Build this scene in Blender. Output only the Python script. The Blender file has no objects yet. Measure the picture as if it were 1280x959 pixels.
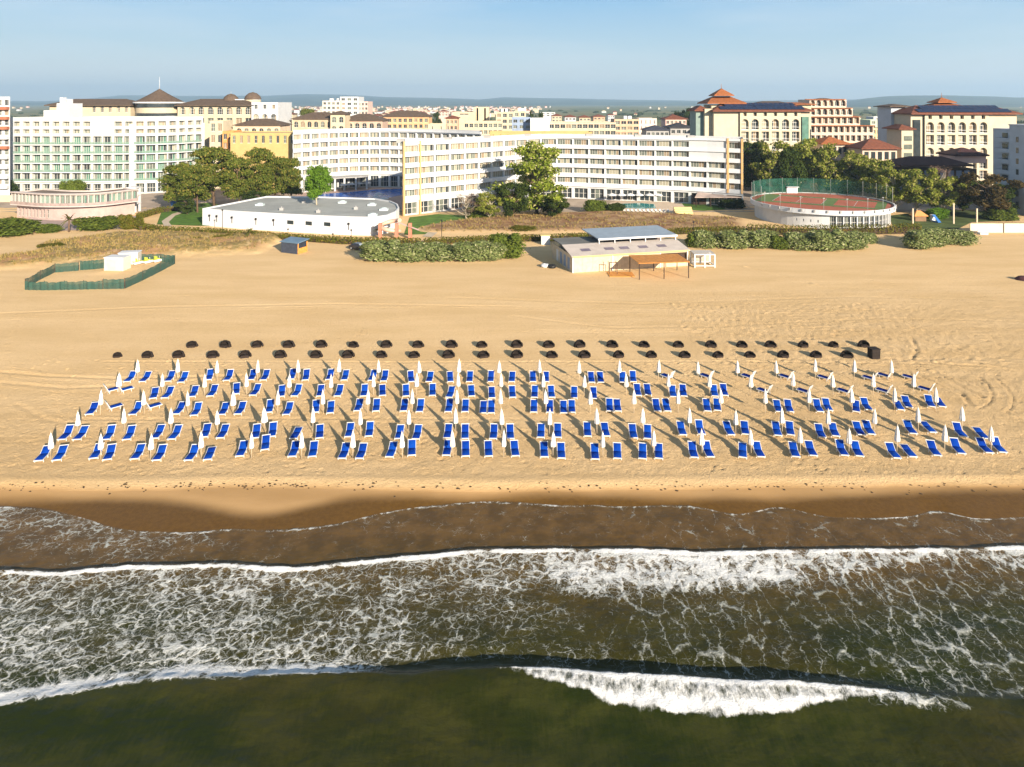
import bpy, math, random
import numpy as np
from mathutils import Vector, Matrix

random.seed(11)
RNG = np.random.default_rng(11)
SC = bpy.context.scene
COL = SC.collection
R = math.radians
PI = math.pi

# ------------------------------------------------------------------ camera
CAM_H = 33.0            # drone height above the beach
FPX = 853.33            # 24 mm on 36 mm, in pixels of a 1280 wide picture
HZ = 128.0              # pixel row of the horizon
cam_data = bpy.data.cameras.new('camera')
cam = bpy.data.objects.new('camera', cam_data)
COL.objects.link(cam)
cam.location = (0, 0, CAM_H)
cam.rotation_euler = (R(90), 0, 0)
cam_data.lens = 24
cam_data.sensor_width = 36
cam_data.sensor_fit = 'HORIZONTAL'
cam_data.shift_y = -(479.5 - HZ) / 1280
cam_data.clip_start = 1
cam_data.clip_end = 60000
SC.camera = cam

# ------------------------------------------------------------------ sky, sun, exposure
SUN_EL, SUN_AZ = 18.5, 149.0        # azimuth clockwise from +Y
w = bpy.data.worlds.new('World')
SC.world = w
w.use_nodes = True
nt = w.node_tree
bg = nt.nodes['Background']
sky = nt.nodes.new('ShaderNodeTexSky')
sky.sky_type = 'NISHITA'
sky.sun_disc = False
sky.sun_elevation = R(SUN_EL)
sky.sun_rotation = R(SUN_AZ)
sky.altitude = 0
sky.air_density = 1.0
sky.dust_density = 0.3
sky.ozone_density = 1.6
# thin high cloud veils mixed into the sky
tc = nt.nodes.new('ShaderNodeTexCoord')
mp = nt.nodes.new('ShaderNodeMapping')
mp.inputs['Scale'].default_value = (1.3, 1.3, 9.0)
nz = nt.nodes.new('ShaderNodeTexNoise')
nz.inputs['Scale'].default_value = 2.2
nz.inputs['Detail'].default_value = 6
nz.inputs['Roughness'].default_value = 0.55
cr = nt.nodes.new('ShaderNodeMapRange')
cr.inputs['From Min'].default_value = 0.40
cr.inputs['From Max'].default_value = 0.78
cr.inputs['To Max'].default_value = 0.42
mixc = nt.nodes.new('ShaderNodeMixRGB')
mixc.inputs['Color2'].default_value = (7.2, 7.7, 8.0, 1)
nt.links.new(tc.outputs['Generated'], mp.inputs['Vector'])
nt.links.new(mp.outputs['Vector'], nz.inputs['Vector'])
nt.links.new(nz.outputs['Fac'], cr.inputs['Value'])
nt.links.new(cr.outputs['Result'], mixc.inputs['Fac'])
# pale haze low over the horizon
sxyz = nt.nodes.new('ShaderNodeSeparateXYZ')
nt.links.new(tc.outputs['Generated'], sxyz.inputs[0])
rmp = nt.nodes.new('ShaderNodeValToRGB')
rmp.color_ramp.elements[0].position = 0.0; rmp.color_ramp.elements[0].color = (0.84, 0.80, 0.74, 1)
rmp.color_ramp.elements[1].position = 0.17; rmp.color_ramp.elements[1].color = (0.17, 0.42, 0.71, 1)
e_ = rmp.color_ramp.elements.new(0.075); e_.color = (0.42, 0.58, 0.68, 1)
nt.links.new(sxyz.outputs[2], rmp.inputs[0])
vsc = nt.nodes.new('ShaderNodeVectorMath'); vsc.operation = 'SCALE'; vsc.inputs['Scale'].default_value = 10.2
nt.links.new(rmp.outputs[0], vsc.inputs[0])
lowf = nt.nodes.new('ShaderNodeMapRange'); lowf.interpolation_type = 'SMOOTHSTEP'
for i_, v_ in enumerate((0.14, 0.5, 0.85, 0.0)): lowf.inputs[i_ + 1].default_value = v_
nt.links.new(sxyz.outputs[2], lowf.inputs[0])
mixl = nt.nodes.new('ShaderNodeMixRGB')
nt.links.new(lowf.outputs[0], mixl.inputs['Fac'])
nt.links.new(sky.outputs['Color'], mixl.inputs['Color1'])
nt.links.new(vsc.outputs[0], mixl.inputs['Color2'])
nt.links.new(mixl.outputs['Color'], mixc.inputs['Color1'])
nt.links.new(mixc.outputs['Color'], bg.inputs['Color'])
bg.inputs['Strength'].default_value = 0.05

sd = bpy.data.lights.new('sun', 'SUN')
sun = bpy.data.objects.new('sun', sd)
COL.objects.link(sun)
sd.energy = 5.0
sd.angle = R(0.53)
sd.color = (1.0, 0.85, 0.66)
_az, _el = R(SUN_AZ), R(SUN_EL)
sdir = Vector((math.sin(_az) * math.cos(_el), math.cos(_az) * math.cos(_el), math.sin(_el)))
sun.rotation_euler = (-sdir).to_track_quat('-Z', 'Y').to_euler()

SC.view_settings.view_transform = 'Standard'
SC.view_settings.look = 'None'
SC.view_settings.exposure = 1.3
SC.view_settings.gamma = 1
SC.render.engine = 'CYCLES'
SC.cycles.max_bounces = 6
SC.cycles.diffuse_bounces = 3
SC.cycles.volume_bounces = 1

# ------------------------------------------------------------------ helpers
def gd(py, z=0.0):
    return (CAM_H - z) * FPX / (py - HZ)
def xat(px, d):
    return (px - 640.0) * d / FPX
def G(px, py, z=0.0):
    d = gd(py, z)
    return (xat(px, d), d)
def zat(py, d):
    return CAM_H - (py - HZ) * d / FPX

def tag(o, label=None, cat=None, group=None, kind=None):
    if label: o['label'] = label
    if cat: o['category'] = cat
    if group: o['group'] = group
    if kind: o['kind'] = kind
    return o

def empty(name, loc=(0, 0, 0), rz=0.0):
    o = bpy.data.objects.new(name, None)
    o.empty_display_size = 0.5
    COL.objects.link(o)
    o.location = loc
    o.rotation_euler = (0, 0, rz)
    return o

def thing(name, label, cat, loc=(0, 0, 0), rz=0.0, group=None):
    return tag(empty(name, loc, rz), label, cat, group)

def link(name, mesh, parent=None, loc=None, rz=None, scale=None):
    o = bpy.data.objects.new(name, mesh)
    COL.objects.link(o)
    if parent: o.parent = parent
    if loc is not None: o.location = loc
    if rz is not None: o.rotation_euler = (0, 0, rz)
    if scale is not None: o.scale = scale
    return o

class MB:
    """collects faces and links them as one mesh"""
    def __init__(s):
        s.v, s.f, s.m, s.sm = [], [], [], []
    def add(s, vs, fs, mi=0, smooth=False):
        b = len(s.v)
        s.v.extend(vs)
        for f in fs:
            s.f.append([b + i for i in f]); s.m.append(mi); s.sm.append(smooth)
    def quad(s, a, b, c, d, mi=0):
        s.add([a, b, c, d], [(0, 1, 2, 3)], mi)
    def box(s, x0, x1, y0, y1, z0, z1, mi=0, M=None):
        vs = [(x0, y0, z0), (x1, y0, z0), (x1, y1, z0), (x0, y1, z0), (x0, y0, z1), (x1, y0, z1), (x1, y1, z1), (x0, y1, z1)]
        if M is not None: vs = [tuple(M @ Vector(p)) for p in vs]
        s.add(vs, [(3, 2, 1, 0), (4, 5, 6, 7), (0, 1, 5, 4), (1, 2, 6, 5), (2, 3, 7, 6), (3, 0, 4, 7)], mi)
    def tube(s, pts, rad, n=6, mi=0, cap=True, smooth=True):
        pts = [Vector(p) for p in pts]
        if not hasattr(rad, '__len__'): rad = [rad] * len(pts)
        vs = []
        for i, p in enumerate(pts):
            t = (pts[min(i + 1, len(pts) - 1)] - pts[max(i - 1, 0)])
            t = t.normalized() if t.length > 1e-9 else Vector((0, 0, 1))
            a = t.cross(Vector((0, 0, 1)))
            a = a.normalized() if a.length > 1e-3 else Vector((1, 0, 0))
            b = t.cross(a)
            for k in range(n):
                q = p + (a * math.cos(2 * PI * k / n) + b * math.sin(2 * PI * k / n)) * rad[i]
                vs.append(tuple(q))
        fs = []
        for i in range(len(pts) - 1):
            for k in range(n):
                k2 = (k + 1) % n
                fs.append((i * n + k, i * n + k2, (i + 1) * n + k2, (i + 1) * n + k))
        b0 = len(s.v)
        s.add(vs, fs, mi, smooth)
        if cap:
            s.f.append([b0 + k for k in range(n)][::-1]); s.m.append(mi); s.sm.append(False)
            s.f.append([b0 + (len(pts) - 1) * n + k for k in range(n)]); s.m.append(mi); s.sm.append(False)
    def lathe(s, prof, n=12, mi=0, smooth=True, fn=None, cx=0, cy=0):
        vs = []
        for (r, z) in prof:
            for k in range(n):
                a = 2 * PI * k / n
                rr = r * (fn(a, z) if fn else 1)
                vs.append((cx + rr * math.cos(a), cy + rr * math.sin(a), z))
        fs = []
        for i in range(len(prof) - 1):
            for k in range(n):
                k2 = (k + 1) % n
                fs.append((i * n + k, i * n + k2, (i + 1) * n + k2, (i + 1) * n + k))
        s.add(vs, fs, mi, smooth)
    def prism(s, poly, z0, z1, mi=0, top=True, bottom=False, mtop=None):
        n = len(poly)
        vs = [(x, y, z0) for x, y in poly] + [(x, y, z1) for x, y in poly]
        s.add(vs, [(i, (i + 1) % n, n + (i + 1) % n, n + i) for i in range(n)], mi)
        if top: s.add([(x, y, z1) for x, y in poly], [tuple(range(n))], mi if mtop is None else mtop)
        if bottom: s.add([(x, y, z0) for x, y in poly], [tuple(range(n))[::-1]], mi)
    def hip(s, x0, x1, y0, y1, z0, z1, mi=0, th=0.25, inset=None):
        w_, d_ = x1 - x0, y1 - y0
        k = min(w_, d_) / 2 if inset is None else inset
        if w_ >= d_:
            r0, r1 = (x0 + k, (y0 + y1) / 2, z1), (x1 - k, (y0 + y1) / 2, z1)
        else:
            r0, r1 = ((x0 + x1) / 2, y0 + k, z1), ((x0 + x1) / 2, y1 - k, z1)
        a, b, c, d = (x0, y0, z0), (x1, y0, z0), (x1, y1, z0), (x0, y1, z0)
        if w_ >= d_:
            s.add([a, b, c, d, r0, r1], [(0, 1, 5, 4), (1, 2, 5), (2, 3, 4, 5), (3, 0, 4)], mi)
        else:
            s.add([a, b, c, d, r0, r1], [(0, 1, 4), (1, 2, 5, 4), (2, 3, 5), (3, 0, 4, 5)], mi)
        s.box(x0, x1, y0, y1, z0 - th, z0 - 0.004, mi)
    def mesh(s, name, mats):
        me = bpy.data.meshes.new(name)
        me.from_pydata(s.v, [], s.f)
        for m in mats: me.materials.append(m)
        if s.f:
            me.polygons.foreach_set('material_index', s.m)
            me.polygons.foreach_set('use_smooth', s.sm)
        me.update()
        return me
    def build(s, name, mats, parent=None, **kw):
        if not isinstance(mats, (list, tuple)): mats = [mats]
        return link(name, s.mesh(name, mats), parent, **kw)

def smooth(e0, e1, x):
    t = np.clip((x - e0) / (e1 - e0), 0, 1)
    return t * t * (3 - 2 * t)

_tab = RNG.random((256, 256))
def vnoise(x, y):
    xi, yi = np.floor(x).astype(int), np.floor(y).astype(int)
    fx, fy = x - xi, y - yi
    fx, fy = fx * fx * (3 - 2 * fx), fy * fy * (3 - 2 * fy)
    a = _tab[yi % 256, xi % 256]; b = _tab[yi % 256, (xi + 1) % 256]
    c = _tab[(yi + 1) % 256, xi % 256]; d = _tab[(yi + 1) % 256, (xi + 1) % 256]
    return (a * (1 - fx) + b * fx) * (1 - fy) + (c * (1 - fx) + d * fx) * fy
def fbm(x, y, o=4):
    s, a, t = 0, 0.5, 0
    for i in range(o):
        s = s + a * vnoise(x * 2 ** i + 17.3 * i, y * 2 ** i + 5.1 * i); t += a; a *= 0.5
    return s / t

def grid_mesh(name, xs, ys, Z, attrs, mat, smooth_=True):
    nx, ny = len(xs), len(ys)
    XX, YY = np.meshgrid(xs, ys)
    co = np.stack([XX, YY, Z], -1).reshape(-1, 3).astype(np.float32)
    idx = np.arange(nx * ny).reshape(ny, nx)
    q = np.stack([idx[:-1, :-1], idx[:-1, 1:], idx[1:, 1:], idx[1:, :-1]], -1).reshape(-1, 4)
    me = bpy.data.meshes.new(name)
    me.vertices.add(len(co)); me.vertices.foreach_set('co', co.ravel())
    me.loops.add(q.size); me.loops.foreach_set('vertex_index', q.ravel().astype(np.int32))
    me.polygons.add(len(q))
    me.polygons.foreach_set('loop_start', np.arange(0, q.size, 4, dtype=np.int32))
    me.polygons.foreach_set('loop_total', np.full(len(q), 4, np.int32))
    me.update(calc_edges=True)
    me.polygons.foreach_set('use_smooth', np.full(len(q), smooth_))
    for k, a in attrs.items():
        at = me.attributes.new(k, 'FLOAT', 'POINT')
        at.data.foreach_set('value', a.ravel().astype(np.float32))
    me.materials.append(mat)
    return me

# ------------------------------------------------------------------ materials
class NT:
    def __init__(s, name):
        s.m = bpy.data.materials.new(name); s.m.use_nodes = True
        s.t = s.m.node_tree; s.b = s.t.nodes['Principled BSDF']; s.out = s.t.nodes['Material Output']
    def n(s, typ, **ins):
        nd = s.t.nodes.new('ShaderNode' + typ)
        for k, v in ins.items():
            if k.startswith('_'): setattr(nd, k[1:], v)
            else:
                key = int(k[1:]) if k[0] == 'i' and k[1:].isdigit() else k.replace('_', ' ')
                s.set(nd.inputs[key], v)
        return nd
    def set(s, sock, v):
        if isinstance(v, bpy.types.NodeSocket): s.t.links.new(v, sock)
        elif isinstance(v, bpy.types.Node): s.t.links.new(v.outputs[0], sock)
        else: sock.default_value = v
    def math(s, op, a, b=0.0, c=None, clamp=False):
        nd = s.t.nodes.new('ShaderNodeMath'); nd.operation = op; nd.use_clamp = clamp
        s.set(nd.inputs[0], a); s.set(nd.inputs[1], b)
        if c is not None: s.set(nd.inputs[2], c)
        return nd.outputs[0]
    def mix(s, f, a, b):
        nd = s.t.nodes.new('ShaderNodeMixRGB')
        s.set(nd.inputs[0], f)
        for i, v in ((1, a), (2, b)):
            if isinstance(v, tuple): v = (*v[:3], 1)
            s.set(nd.inputs[i], v)
        return nd.outputs[0]
    def rng(s, v, a, b, c=0.0, d=1.0, sm=True):
        nd = s.t.nodes.new('ShaderNodeMapRange'); nd.interpolation_type = 'SMOOTHSTEP' if sm else 'LINEAR'
        for i, x in enumerate((v, a, b, c, d)): s.set(nd.inputs[i], x)
        return nd.outputs[0]
    def attr(s, name):
        nd = s.t.nodes.new('ShaderNodeAttribute'); nd.attribute_name = name
        return nd.outputs['Fac']
    def pos(s, scale=(1, 1, 1)):
        g = s.t.nodes.new('ShaderNodeNewGeometry')
        mp_ = s.t.nodes.new('ShaderNodeMapping'); mp_.inputs['Scale'].default_value = scale
        s.t.links.new(g.outputs['Position'], mp_.inputs['Vector'])
        return mp_.outputs[0]
    def noise(s, vec, scale, detail=4.0, rough=0.55):
        nd = s.t.nodes.new('ShaderNodeTexNoise')
        s.set(nd.inputs['Vector'], vec); nd.inputs['Scale'].default_value = scale
        nd.inputs['Detail'].default_value = detail; nd.inputs['Roughness'].default_value = rough
        return nd.outputs['Fac']
    def bump(s, h, strength=0.5, dist=0.05, normal=None):
        nd = s.t.nodes.new('ShaderNodeBump'); nd.inputs['Strength'].default_value = strength
        nd.inputs['Distance'].default_value = dist; s.set(nd.inputs['Height'], h)
        if normal is not None: s.set(nd.inputs['Normal'], normal)
        return nd.outputs[0]

_MC = {}
def PM(name, rgb, rough=0.75, var=0.12, scale=0.6, metal=0.0, spec=0.3, bump=0.0):
    """weathered plain surface"""
    if name in _MC: return _MC[name]
    t = NT(name)
    p = t.pos()
    f = t.rng(t.noise(p, scale, 6, 0.6), 0.3, 0.7)
    lo = tuple(c * (1 - var) for c in rgb); hi = tuple(min(1, c * (1 + var * 0.6)) for c in rgb)
    t.set(t.b.inputs['Base Color'], t.mix(f, lo, hi))
    t.b.inputs['Roughness'].default_value = rough
    t.b.inputs['Metallic'].default_value = metal
    t.b.inputs['Specular IOR Level'].default_value = spec
    if bump: t.set(t.b.inputs['Normal'], t.bump(t.noise(p, 9, 3), bump, 0.03))
    _MC[name] = t.m
    return t.m

def leaf_mat(name, c1, c2, c3=None, trans=0.3):
    t = NT(name)
    g = t.t.nodes.new('ShaderNodeNewGeometry')
    rpi = g.outputs['Random Per Island']
    nn = t.noise(t.pos(), 0.45, 3)
    f = t.math('ADD', t.math('MULTIPLY', rpi, 0.6), t.math('MULTIPLY', t.rng(nn, 0.3, 0.7), 0.4))
    c = t.mix(f, c1, c2)
    if c3: c = t.mix(t.rng(rpi, 0.86, 0.9), c, c3)
    d = t.n('BsdfDiffuse', Color=c)
    tr = t.n('BsdfTranslucent', Color=c)
    mx = t.n('MixShader', Fac=trans, i1=d, i2=tr)
    t.t.links.new(mx.outputs[0], t.out.inputs['Surface'])
    t.t.nodes.remove(t.b)
    return t.m

WHITE = PM('white_render', (0.51, 0.53, 0.55), 0.7, 0.06, 0.4)
WHITE2 = PM('bright_white_paint', (0.58, 0.60, 0.63), 0.6, 0.05, 0.4)
CREAM = PM('cream_render', (0.50, 0.43, 0.31), 0.8, 0.08, 0.35)
YELLOW = PM('yellow_render', (0.47, 0.33, 0.14), 0.8, 0.08, 0.35)
ORANGE = PM('orange_render', (0.55, 0.26, 0.09), 0.8, 0.1, 0.35)
PEACH = PM('peach_render', (0.56, 0.36, 0.25), 0.8, 0.1, 0.35)
PINK = PM('pink_render', (0.60, 0.42, 0.37), 0.8, 0.1, 0.35)
TAN = PM('tan_render', (0.45, 0.35, 0.25), 0.8, 0.12, 0.35)
GREYR = PM('grey_concrete', (0.33, 0.33, 0.33), 0.85, 0.12, 0.5)
BLUEG = PM('blue_grey_cladding', (0.22, 0.29, 0.42), 0.6, 0.12, 0.5)
ROOFG = PM('grey_roof_felt', (0.16, 0.165, 0.16), 0.9, 0.2, 0.18)
REDT = PM('red_roof_tiles', (0.17, 0.06, 0.035), 0.8, 0.28, 1.2, bump=0.4)
ORT = PM('orange_roof_tiles', (0.29, 0.10, 0.035), 0.8, 0.25, 1.2, bump=0.4)
BRT = PM('brown_roof_shingles', (0.105, 0.075, 0.055), 0.85, 0.25, 1.0, bump=0.4)
SOLAR = PM('dark_blue_solar_panels', (0.012, 0.022, 0.06), 0.25, 0.4, 0.9, spec=0.5)
GLASS = PM('dark_window_glass', (0.035, 0.045, 0.05), 0.12, 0.3, 0.5, spec=0.6)
GREENGL = PM('green_tinted_glass', (0.09, 0.19, 0.15), 0.15, 0.25, 0.5, spec=0.6)
CURT = PM('pale_curtain', (0.30, 0.285, 0.22), 0.85, 0.15, 2.0)
CURT2 = PM('tan_curtain', (0.24, 0.19, 0.13), 0.85, 0.2, 2.0)
GRGL = PM('grey_green_glass', (0.13, 0.15, 0.13), 0.15, 0.3, 0.8, spec=0.6)
FRAME = PM('white_window_frame', (0.62, 0.61, 0.58), 0.5, 0.04)
DARK = PM('dark_brown_timber', (0.05, 0.03, 0.022), 0.8, 0.3, 1.5)
MAROON = PM('maroon_awning', (0.05, 0.02, 0.022), 0.85, 0.2, 0.8)
BLACK = PM('black_metal', (0.015, 0.015, 0.016), 0.5, 0.2)
WOODO = PM('orange_stained_wood', (0.56, 0.25, 0.06), 0.7, 0.22, 2.0)
WOODP = PM('pale_planks', (0.55, 0.46, 0.33), 0.8, 0.14, 1.5)
BARK = PM('brown_bark', (0.13, 0.085, 0.055), 0.9, 0.3, 3.0)
BARKW = PM('pale_bark', (0.42, 0.37, 0.28), 0.9, 0.25, 3.0)
GNET = PM('green_shade_net', (0.015, 0.085, 0.06), 0.8, 0.25, 0.8)
PAVE = PM('pinkish_paving', (0.42, 0.30, 0.25), 0.85, 0.15, 0.8)
ASPH = PM('asphalt', (0.06, 0.06, 0.06), 0.9, 0.2, 0.7)
LAWN = PM('lawn_grass', (0.075, 0.16, 0.016), 0.9, 0.35, 0.5)
PINKG = PM('pinkish_glazing', (0.33, 0.26, 0.25), 0.2, 0.2, 0.9, spec=0.5)
POOLW = PM('pool_water', (0.012, 0.10, 0.42), 0.25, 0.3, 0.3, spec=0.2)
POOLT = PM('teal_pool_water', (0.05, 0.28, 0.27), 0.08, 0.2, 0.3, spec=0.5)
REDCL = PM('red_court_surface', (0.36, 0.11, 0.065), 0.9, 0.12, 0.3)
GRNCL = PM('green_court_surface', (0.11, 0.17, 0.055), 0.9, 0.15, 0.3)
SKYLT = PM('roof_skylight_plastic', (0.5, 0.6, 0.62), 0.3, 0.1)
BLUESH = PM('blue_grey_metal_roof', (0.30, 0.36, 0.42), 0.4, 0.12, 0.6, metal=0.2)
PINKRF = PM('pale_roof_sheet', (0.47, 0.42, 0.385), 0.6, 0.1, 0.5)
SHADEB = PM('pale_blue_grey_render', (0.42, 0.46, 0.52), 0.8, 0.08, 0.4)  # the blue of a shaded wall is mixed into this base colour

# ------------------------------------------------------------------ shoreline curves (photo row -> ground)
SEA = -0.5
def curve(pts, z=SEA):
    a = np.array([G(px, py, z) for px, py in pts])
    o = np.argsort(a[:, 0])
    xs = np.arange(a[:, 0].min() - 4, a[:, 0].max() + 4, 0.2)
    ys = np.interp(xs, a[o, 0], a[o, 1])
    k = np.exp(-np.linspace(-2.5, 2.5, 25) ** 2 / 2); k /= k.sum()
    return xs, np.convolve(np.pad(ys, 12, mode='edge'), k, 'valid')
def on(c, x):
    return np.interp(x, c[0], c[1])
SWASH = curve([(-400, 640), (-150, 628), (0, 632), (50, 634), (85, 642), (120, 652), (145, 661), (190, 665), (245, 665), (285, 660), (330, 663),
               (380, 659), (425, 655), (470, 642), (520, 634), (560, 629), (610, 626), (660, 628), (700, 632), (740, 630), (780, 634),
               (840, 630), (880, 633), (915, 645), (945, 640), (968, 631), (1000, 637), (1020, 646), (1090, 648), (1150, 645), (1165, 633),
               (1190, 640), (1205, 650), (1280, 646), (1500, 640), (1800, 650)])
BERM = curve([(-600, 606), (0, 602), (160, 604), (300, 600), (420, 602), (640, 604), (800, 602), (1000, 600), (1280, 598), (1900, 600)], 0)
WETL = curve([(-400, 625), (0, 627), (200, 629), (255, 636), (290, 645), (340, 645), (400, 632), (440, 626), (560, 624), (700, 622),
              (860, 624), (960, 626), (1050, 624), (1130, 619), (1280, 618), (1700, 622)], -0.3)
RIDGE_B = curve([(-400, 722), (0, 717), (70, 719), (130, 713), (200, 709), (280, 708), (380, 712), (440, 706), (500, 700), (560, 693), (610, 690),
                 (660, 689), (800, 690), (900, 693), (1000, 691), (1100, 690), (1200, 689), (1280, 686), (1700, 690)])
RIDGE_A = curve([(-400, 905), (0, 884), (70, 872), (140, 858), (220, 851), (330, 850), (480, 850), (600, 847), (660, 845), (740, 851),
                 (820, 857), (920, 861), (1010, 864), (1100, 871), (1160, 878), (1280, 880), (1700, 890)])

# ------------------------------------------------------------------ beach
def axis(segs):
    out = []
    for a, b, st in segs:
        out.append(np.arange(a, b, st))
    out.append(np.array([segs[-1][1]]))
    return np.concatenate(out)
bx_ = axis([(-900, -260, 20), (-260, -90, 1.2), (-90, -62, 0.4), (-62, 62, 0.24), (62, 90, 0.4), (90, 260, 1.2), (260, 901, 20)])
by_ = axis([(44, 60, 0.22), (60, 88, 0.22), (88, 112, 0.36), (112, 150, 0.45), (150, 216, 0.8)])
BX, BY = np.meshgrid(bx_, by_)
BPX = 640 + BX * FPX / BY
BPY = HZ + CAM_H * FPX / BY
ysw, ybm, ywt = on(SWASH, BX), on(BERM, BX), on(WETL, BX)
t = (BY - ysw) / np.maximum(ybm - ysw, 0.5)
Zb = np.where(t < 0, SEA + 0.09 * (BY - ysw), SEA + 0.40 * np.clip(t, 0, 1) ** 0.9)
brm = smooth(-0.35, 0.45, BY - ybm - 0.25 * (vnoise(BX * 0.35, BX * 0) - 0.5))
Zb = np.where(t < 0, Zb, np.maximum(Zb * (1 - brm), Zb * (1 - brm)))
Zb = Zb + 0.05 * np.exp(-((BY - ybm - 0.5) / 0.5) ** 2)
# left grassy dune, mid dry dune
def blob(x0, y0, rx, ry):
    return np.exp(-(((BX - x0) / rx) ** 2 + ((BY - y0) / ry) ** 2) ** 2)
gx = 640 + BX * FPX / BY
dl = np.interp(gx, [-500, -60, 0, 60, 150, 200, 260, 320, 338, 360], [346, 345, 343, 338, 329, 327, 321, 318, 312, 300])
dtop = np.interp(gx, [-500, 0, 60, 150, 250, 338, 350], [300, 316, 304, 291, 291, 294, 300])
dune = smooth(0, 9, dl + 5 * (fbm(BX * 0.12, BY * 0.12) - 0.5) * 2 - BPY) * smooth(-3, 5, BPY - dtop) * (gx < 352)
roadl = smooth(0, 4, 62 - gx) * smooth(0, 5, BPY - 300) * smooth(0, 5, 338 - (gx * 0.35) - BPY + 4)
dune = dune * (1 - 0.9 * smooth(0, 6, 55 - gx) * smooth(0, 6, 322 - BPY + (gx - 30) * -0.15))
mid = smooth(0, 4, 292 - BPY) * smooth(0, 3, BPY - np.interp(gx, [520, 560, 640, 760, 860, 935], [284, 276, 268, 264, 268, 272])) * smooth(515, 545, gx) * smooth(0, 25, 938 - gx)
Zb += dune * (0.5 + 1.2 * fbm(BX * 0.07, BY * 0.09)) + mid * 1.1 * fbm(BX * 0.06 + 9, BY * 0.1)
# sand relief: raked tractor lines parallel to the sea, trampled strip, footprints
flat = smooth(0.5, 2.5, BY - ybm) * (1 - np.clip(dune + mid, 0, 1))
rake = np.sin(BY * 3.7 + 1.5 * fbm(BX * 0.02, BY * 0.3)) * 0.5 + np.sin(BY * 1.33 + 0.8 * fbm(BX * 0.03, BY * 0.2) * 3)
rakem = smooth(72, 80, BY) * smooth(0.35, 0.65, fbm(BX * 0.012 + 3, BY * 0.06))
tramp = np.clip(smooth(84, 60, BY) * 0.9 + smooth(10, 50, BX) * smooth(125, 100, BY) * 0.9 + 0.12, 0, 1)
rough = (fbm(BX * 1.1, BY * 1.1, 3) - 0.5) * 2
Zb += flat * (0.012 * rake * rakem + 0.07 * rough * tramp + 0.08 * (fbm(BX * 0.05, BY * 0.09) - 0.5))
def groove(pts, wd, dp):
    global Zb
    P_ = np.array([G(a, b) for a, b in pts])
    dmin = np.full(BX.shape, 1e9)
    for i in range(len(P_) - 1):
        a, b = P_[i], P_[i + 1]
        ab = b - a
        tt = np.clip(((BX - a[0]) * ab[0] + (BY - a[1]) * ab[1]) / (ab @ ab), 0, 1)
        dmin = np.minimum(dmin, np.hypot(BX - a[0] - tt * ab[0], BY - a[1] - tt * ab[1]))
    gate = 0.5 + 0.7 * fbm(BX * 0.6, BY * 0.6)
    Zb = Zb + gate * (-dp * np.exp(-(dmin / wd) ** 2) + 0.55 * dp * np.exp(-((dmin - 2 * wd) / wd) ** 2))
groove([(1208, 463), (1222, 471), (1235, 481), (1241, 493), (1238, 503), (1224, 511)], 0.14, 0.10)
groove([(1246, 474), (1258, 485), (1267, 497), (1266, 508), (1256, 516)], 0.14, 0.10)
groove([(1168, 465), (1190, 477), (1210, 488), (1228, 496)], 0.25, 0.10)
groove([(1150, 470), (1180, 484), (1205, 495), (1214, 506)], 0.25, 0.10)
groove([(1139, 422), (1146, 436), (1140, 450)], 0.22, 0.1)
groove([(935, 334), (980, 346), (1010, 354)], 0.5, 0.12)
groove([(0, 465), (60, 470), (140, 473), (300, 470)], 0.3, 0.07)
groove([(0, 478), (80, 485), (160, 482)], 0.3, 0.06)
groove([(20, 505), (60, 525), (110, 533)], 0.3, 0.06)
groove([(640, 395), (760, 410), (900, 408), (1100, 398), (1280, 402)], 0.3, 0.06)
groove([(560, 372), (800, 380), (1060, 371), (1280, 376)], 0.35, 0.06)
groove([(0, 392), (200, 384), (420, 380), (640, 383)], 0.35, 0.06)
groove([(1090, 470), (1130, 468), (1170, 476), (1200, 490), (1210, 505)], 0.2, 0.09)
groove([(1180, 455), (1240, 458), (1280, 466)], 0.25, 0.08)
for (yy_, x0_, x1_, s_) in ((368, -20, 1300, 3), (369.6, -20, 1300, 3), (386, 300, 1300, -4), (388, 300, 1300, -4), (412, 620, 1300, 2), (414.4, 620, 1300, 2), (355, 400, 1300, 2), (356.4, 400, 1300, 2), (400, -20, 560, -5), (402, -20, 560, -5)):
    groove([(x0_ + (x1_ - x0_) * k / 8, yy_ + s_ * math.sin(k * 0.9)) for k in range(9)], 0.2, 0.06)
groove([(130, 452), (500, 453), (900, 452), (1160, 455)], 0.2, 0.06)
groove([(100, 524), (400, 523), (650, 524)], 0.2, 0.06)

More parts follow.
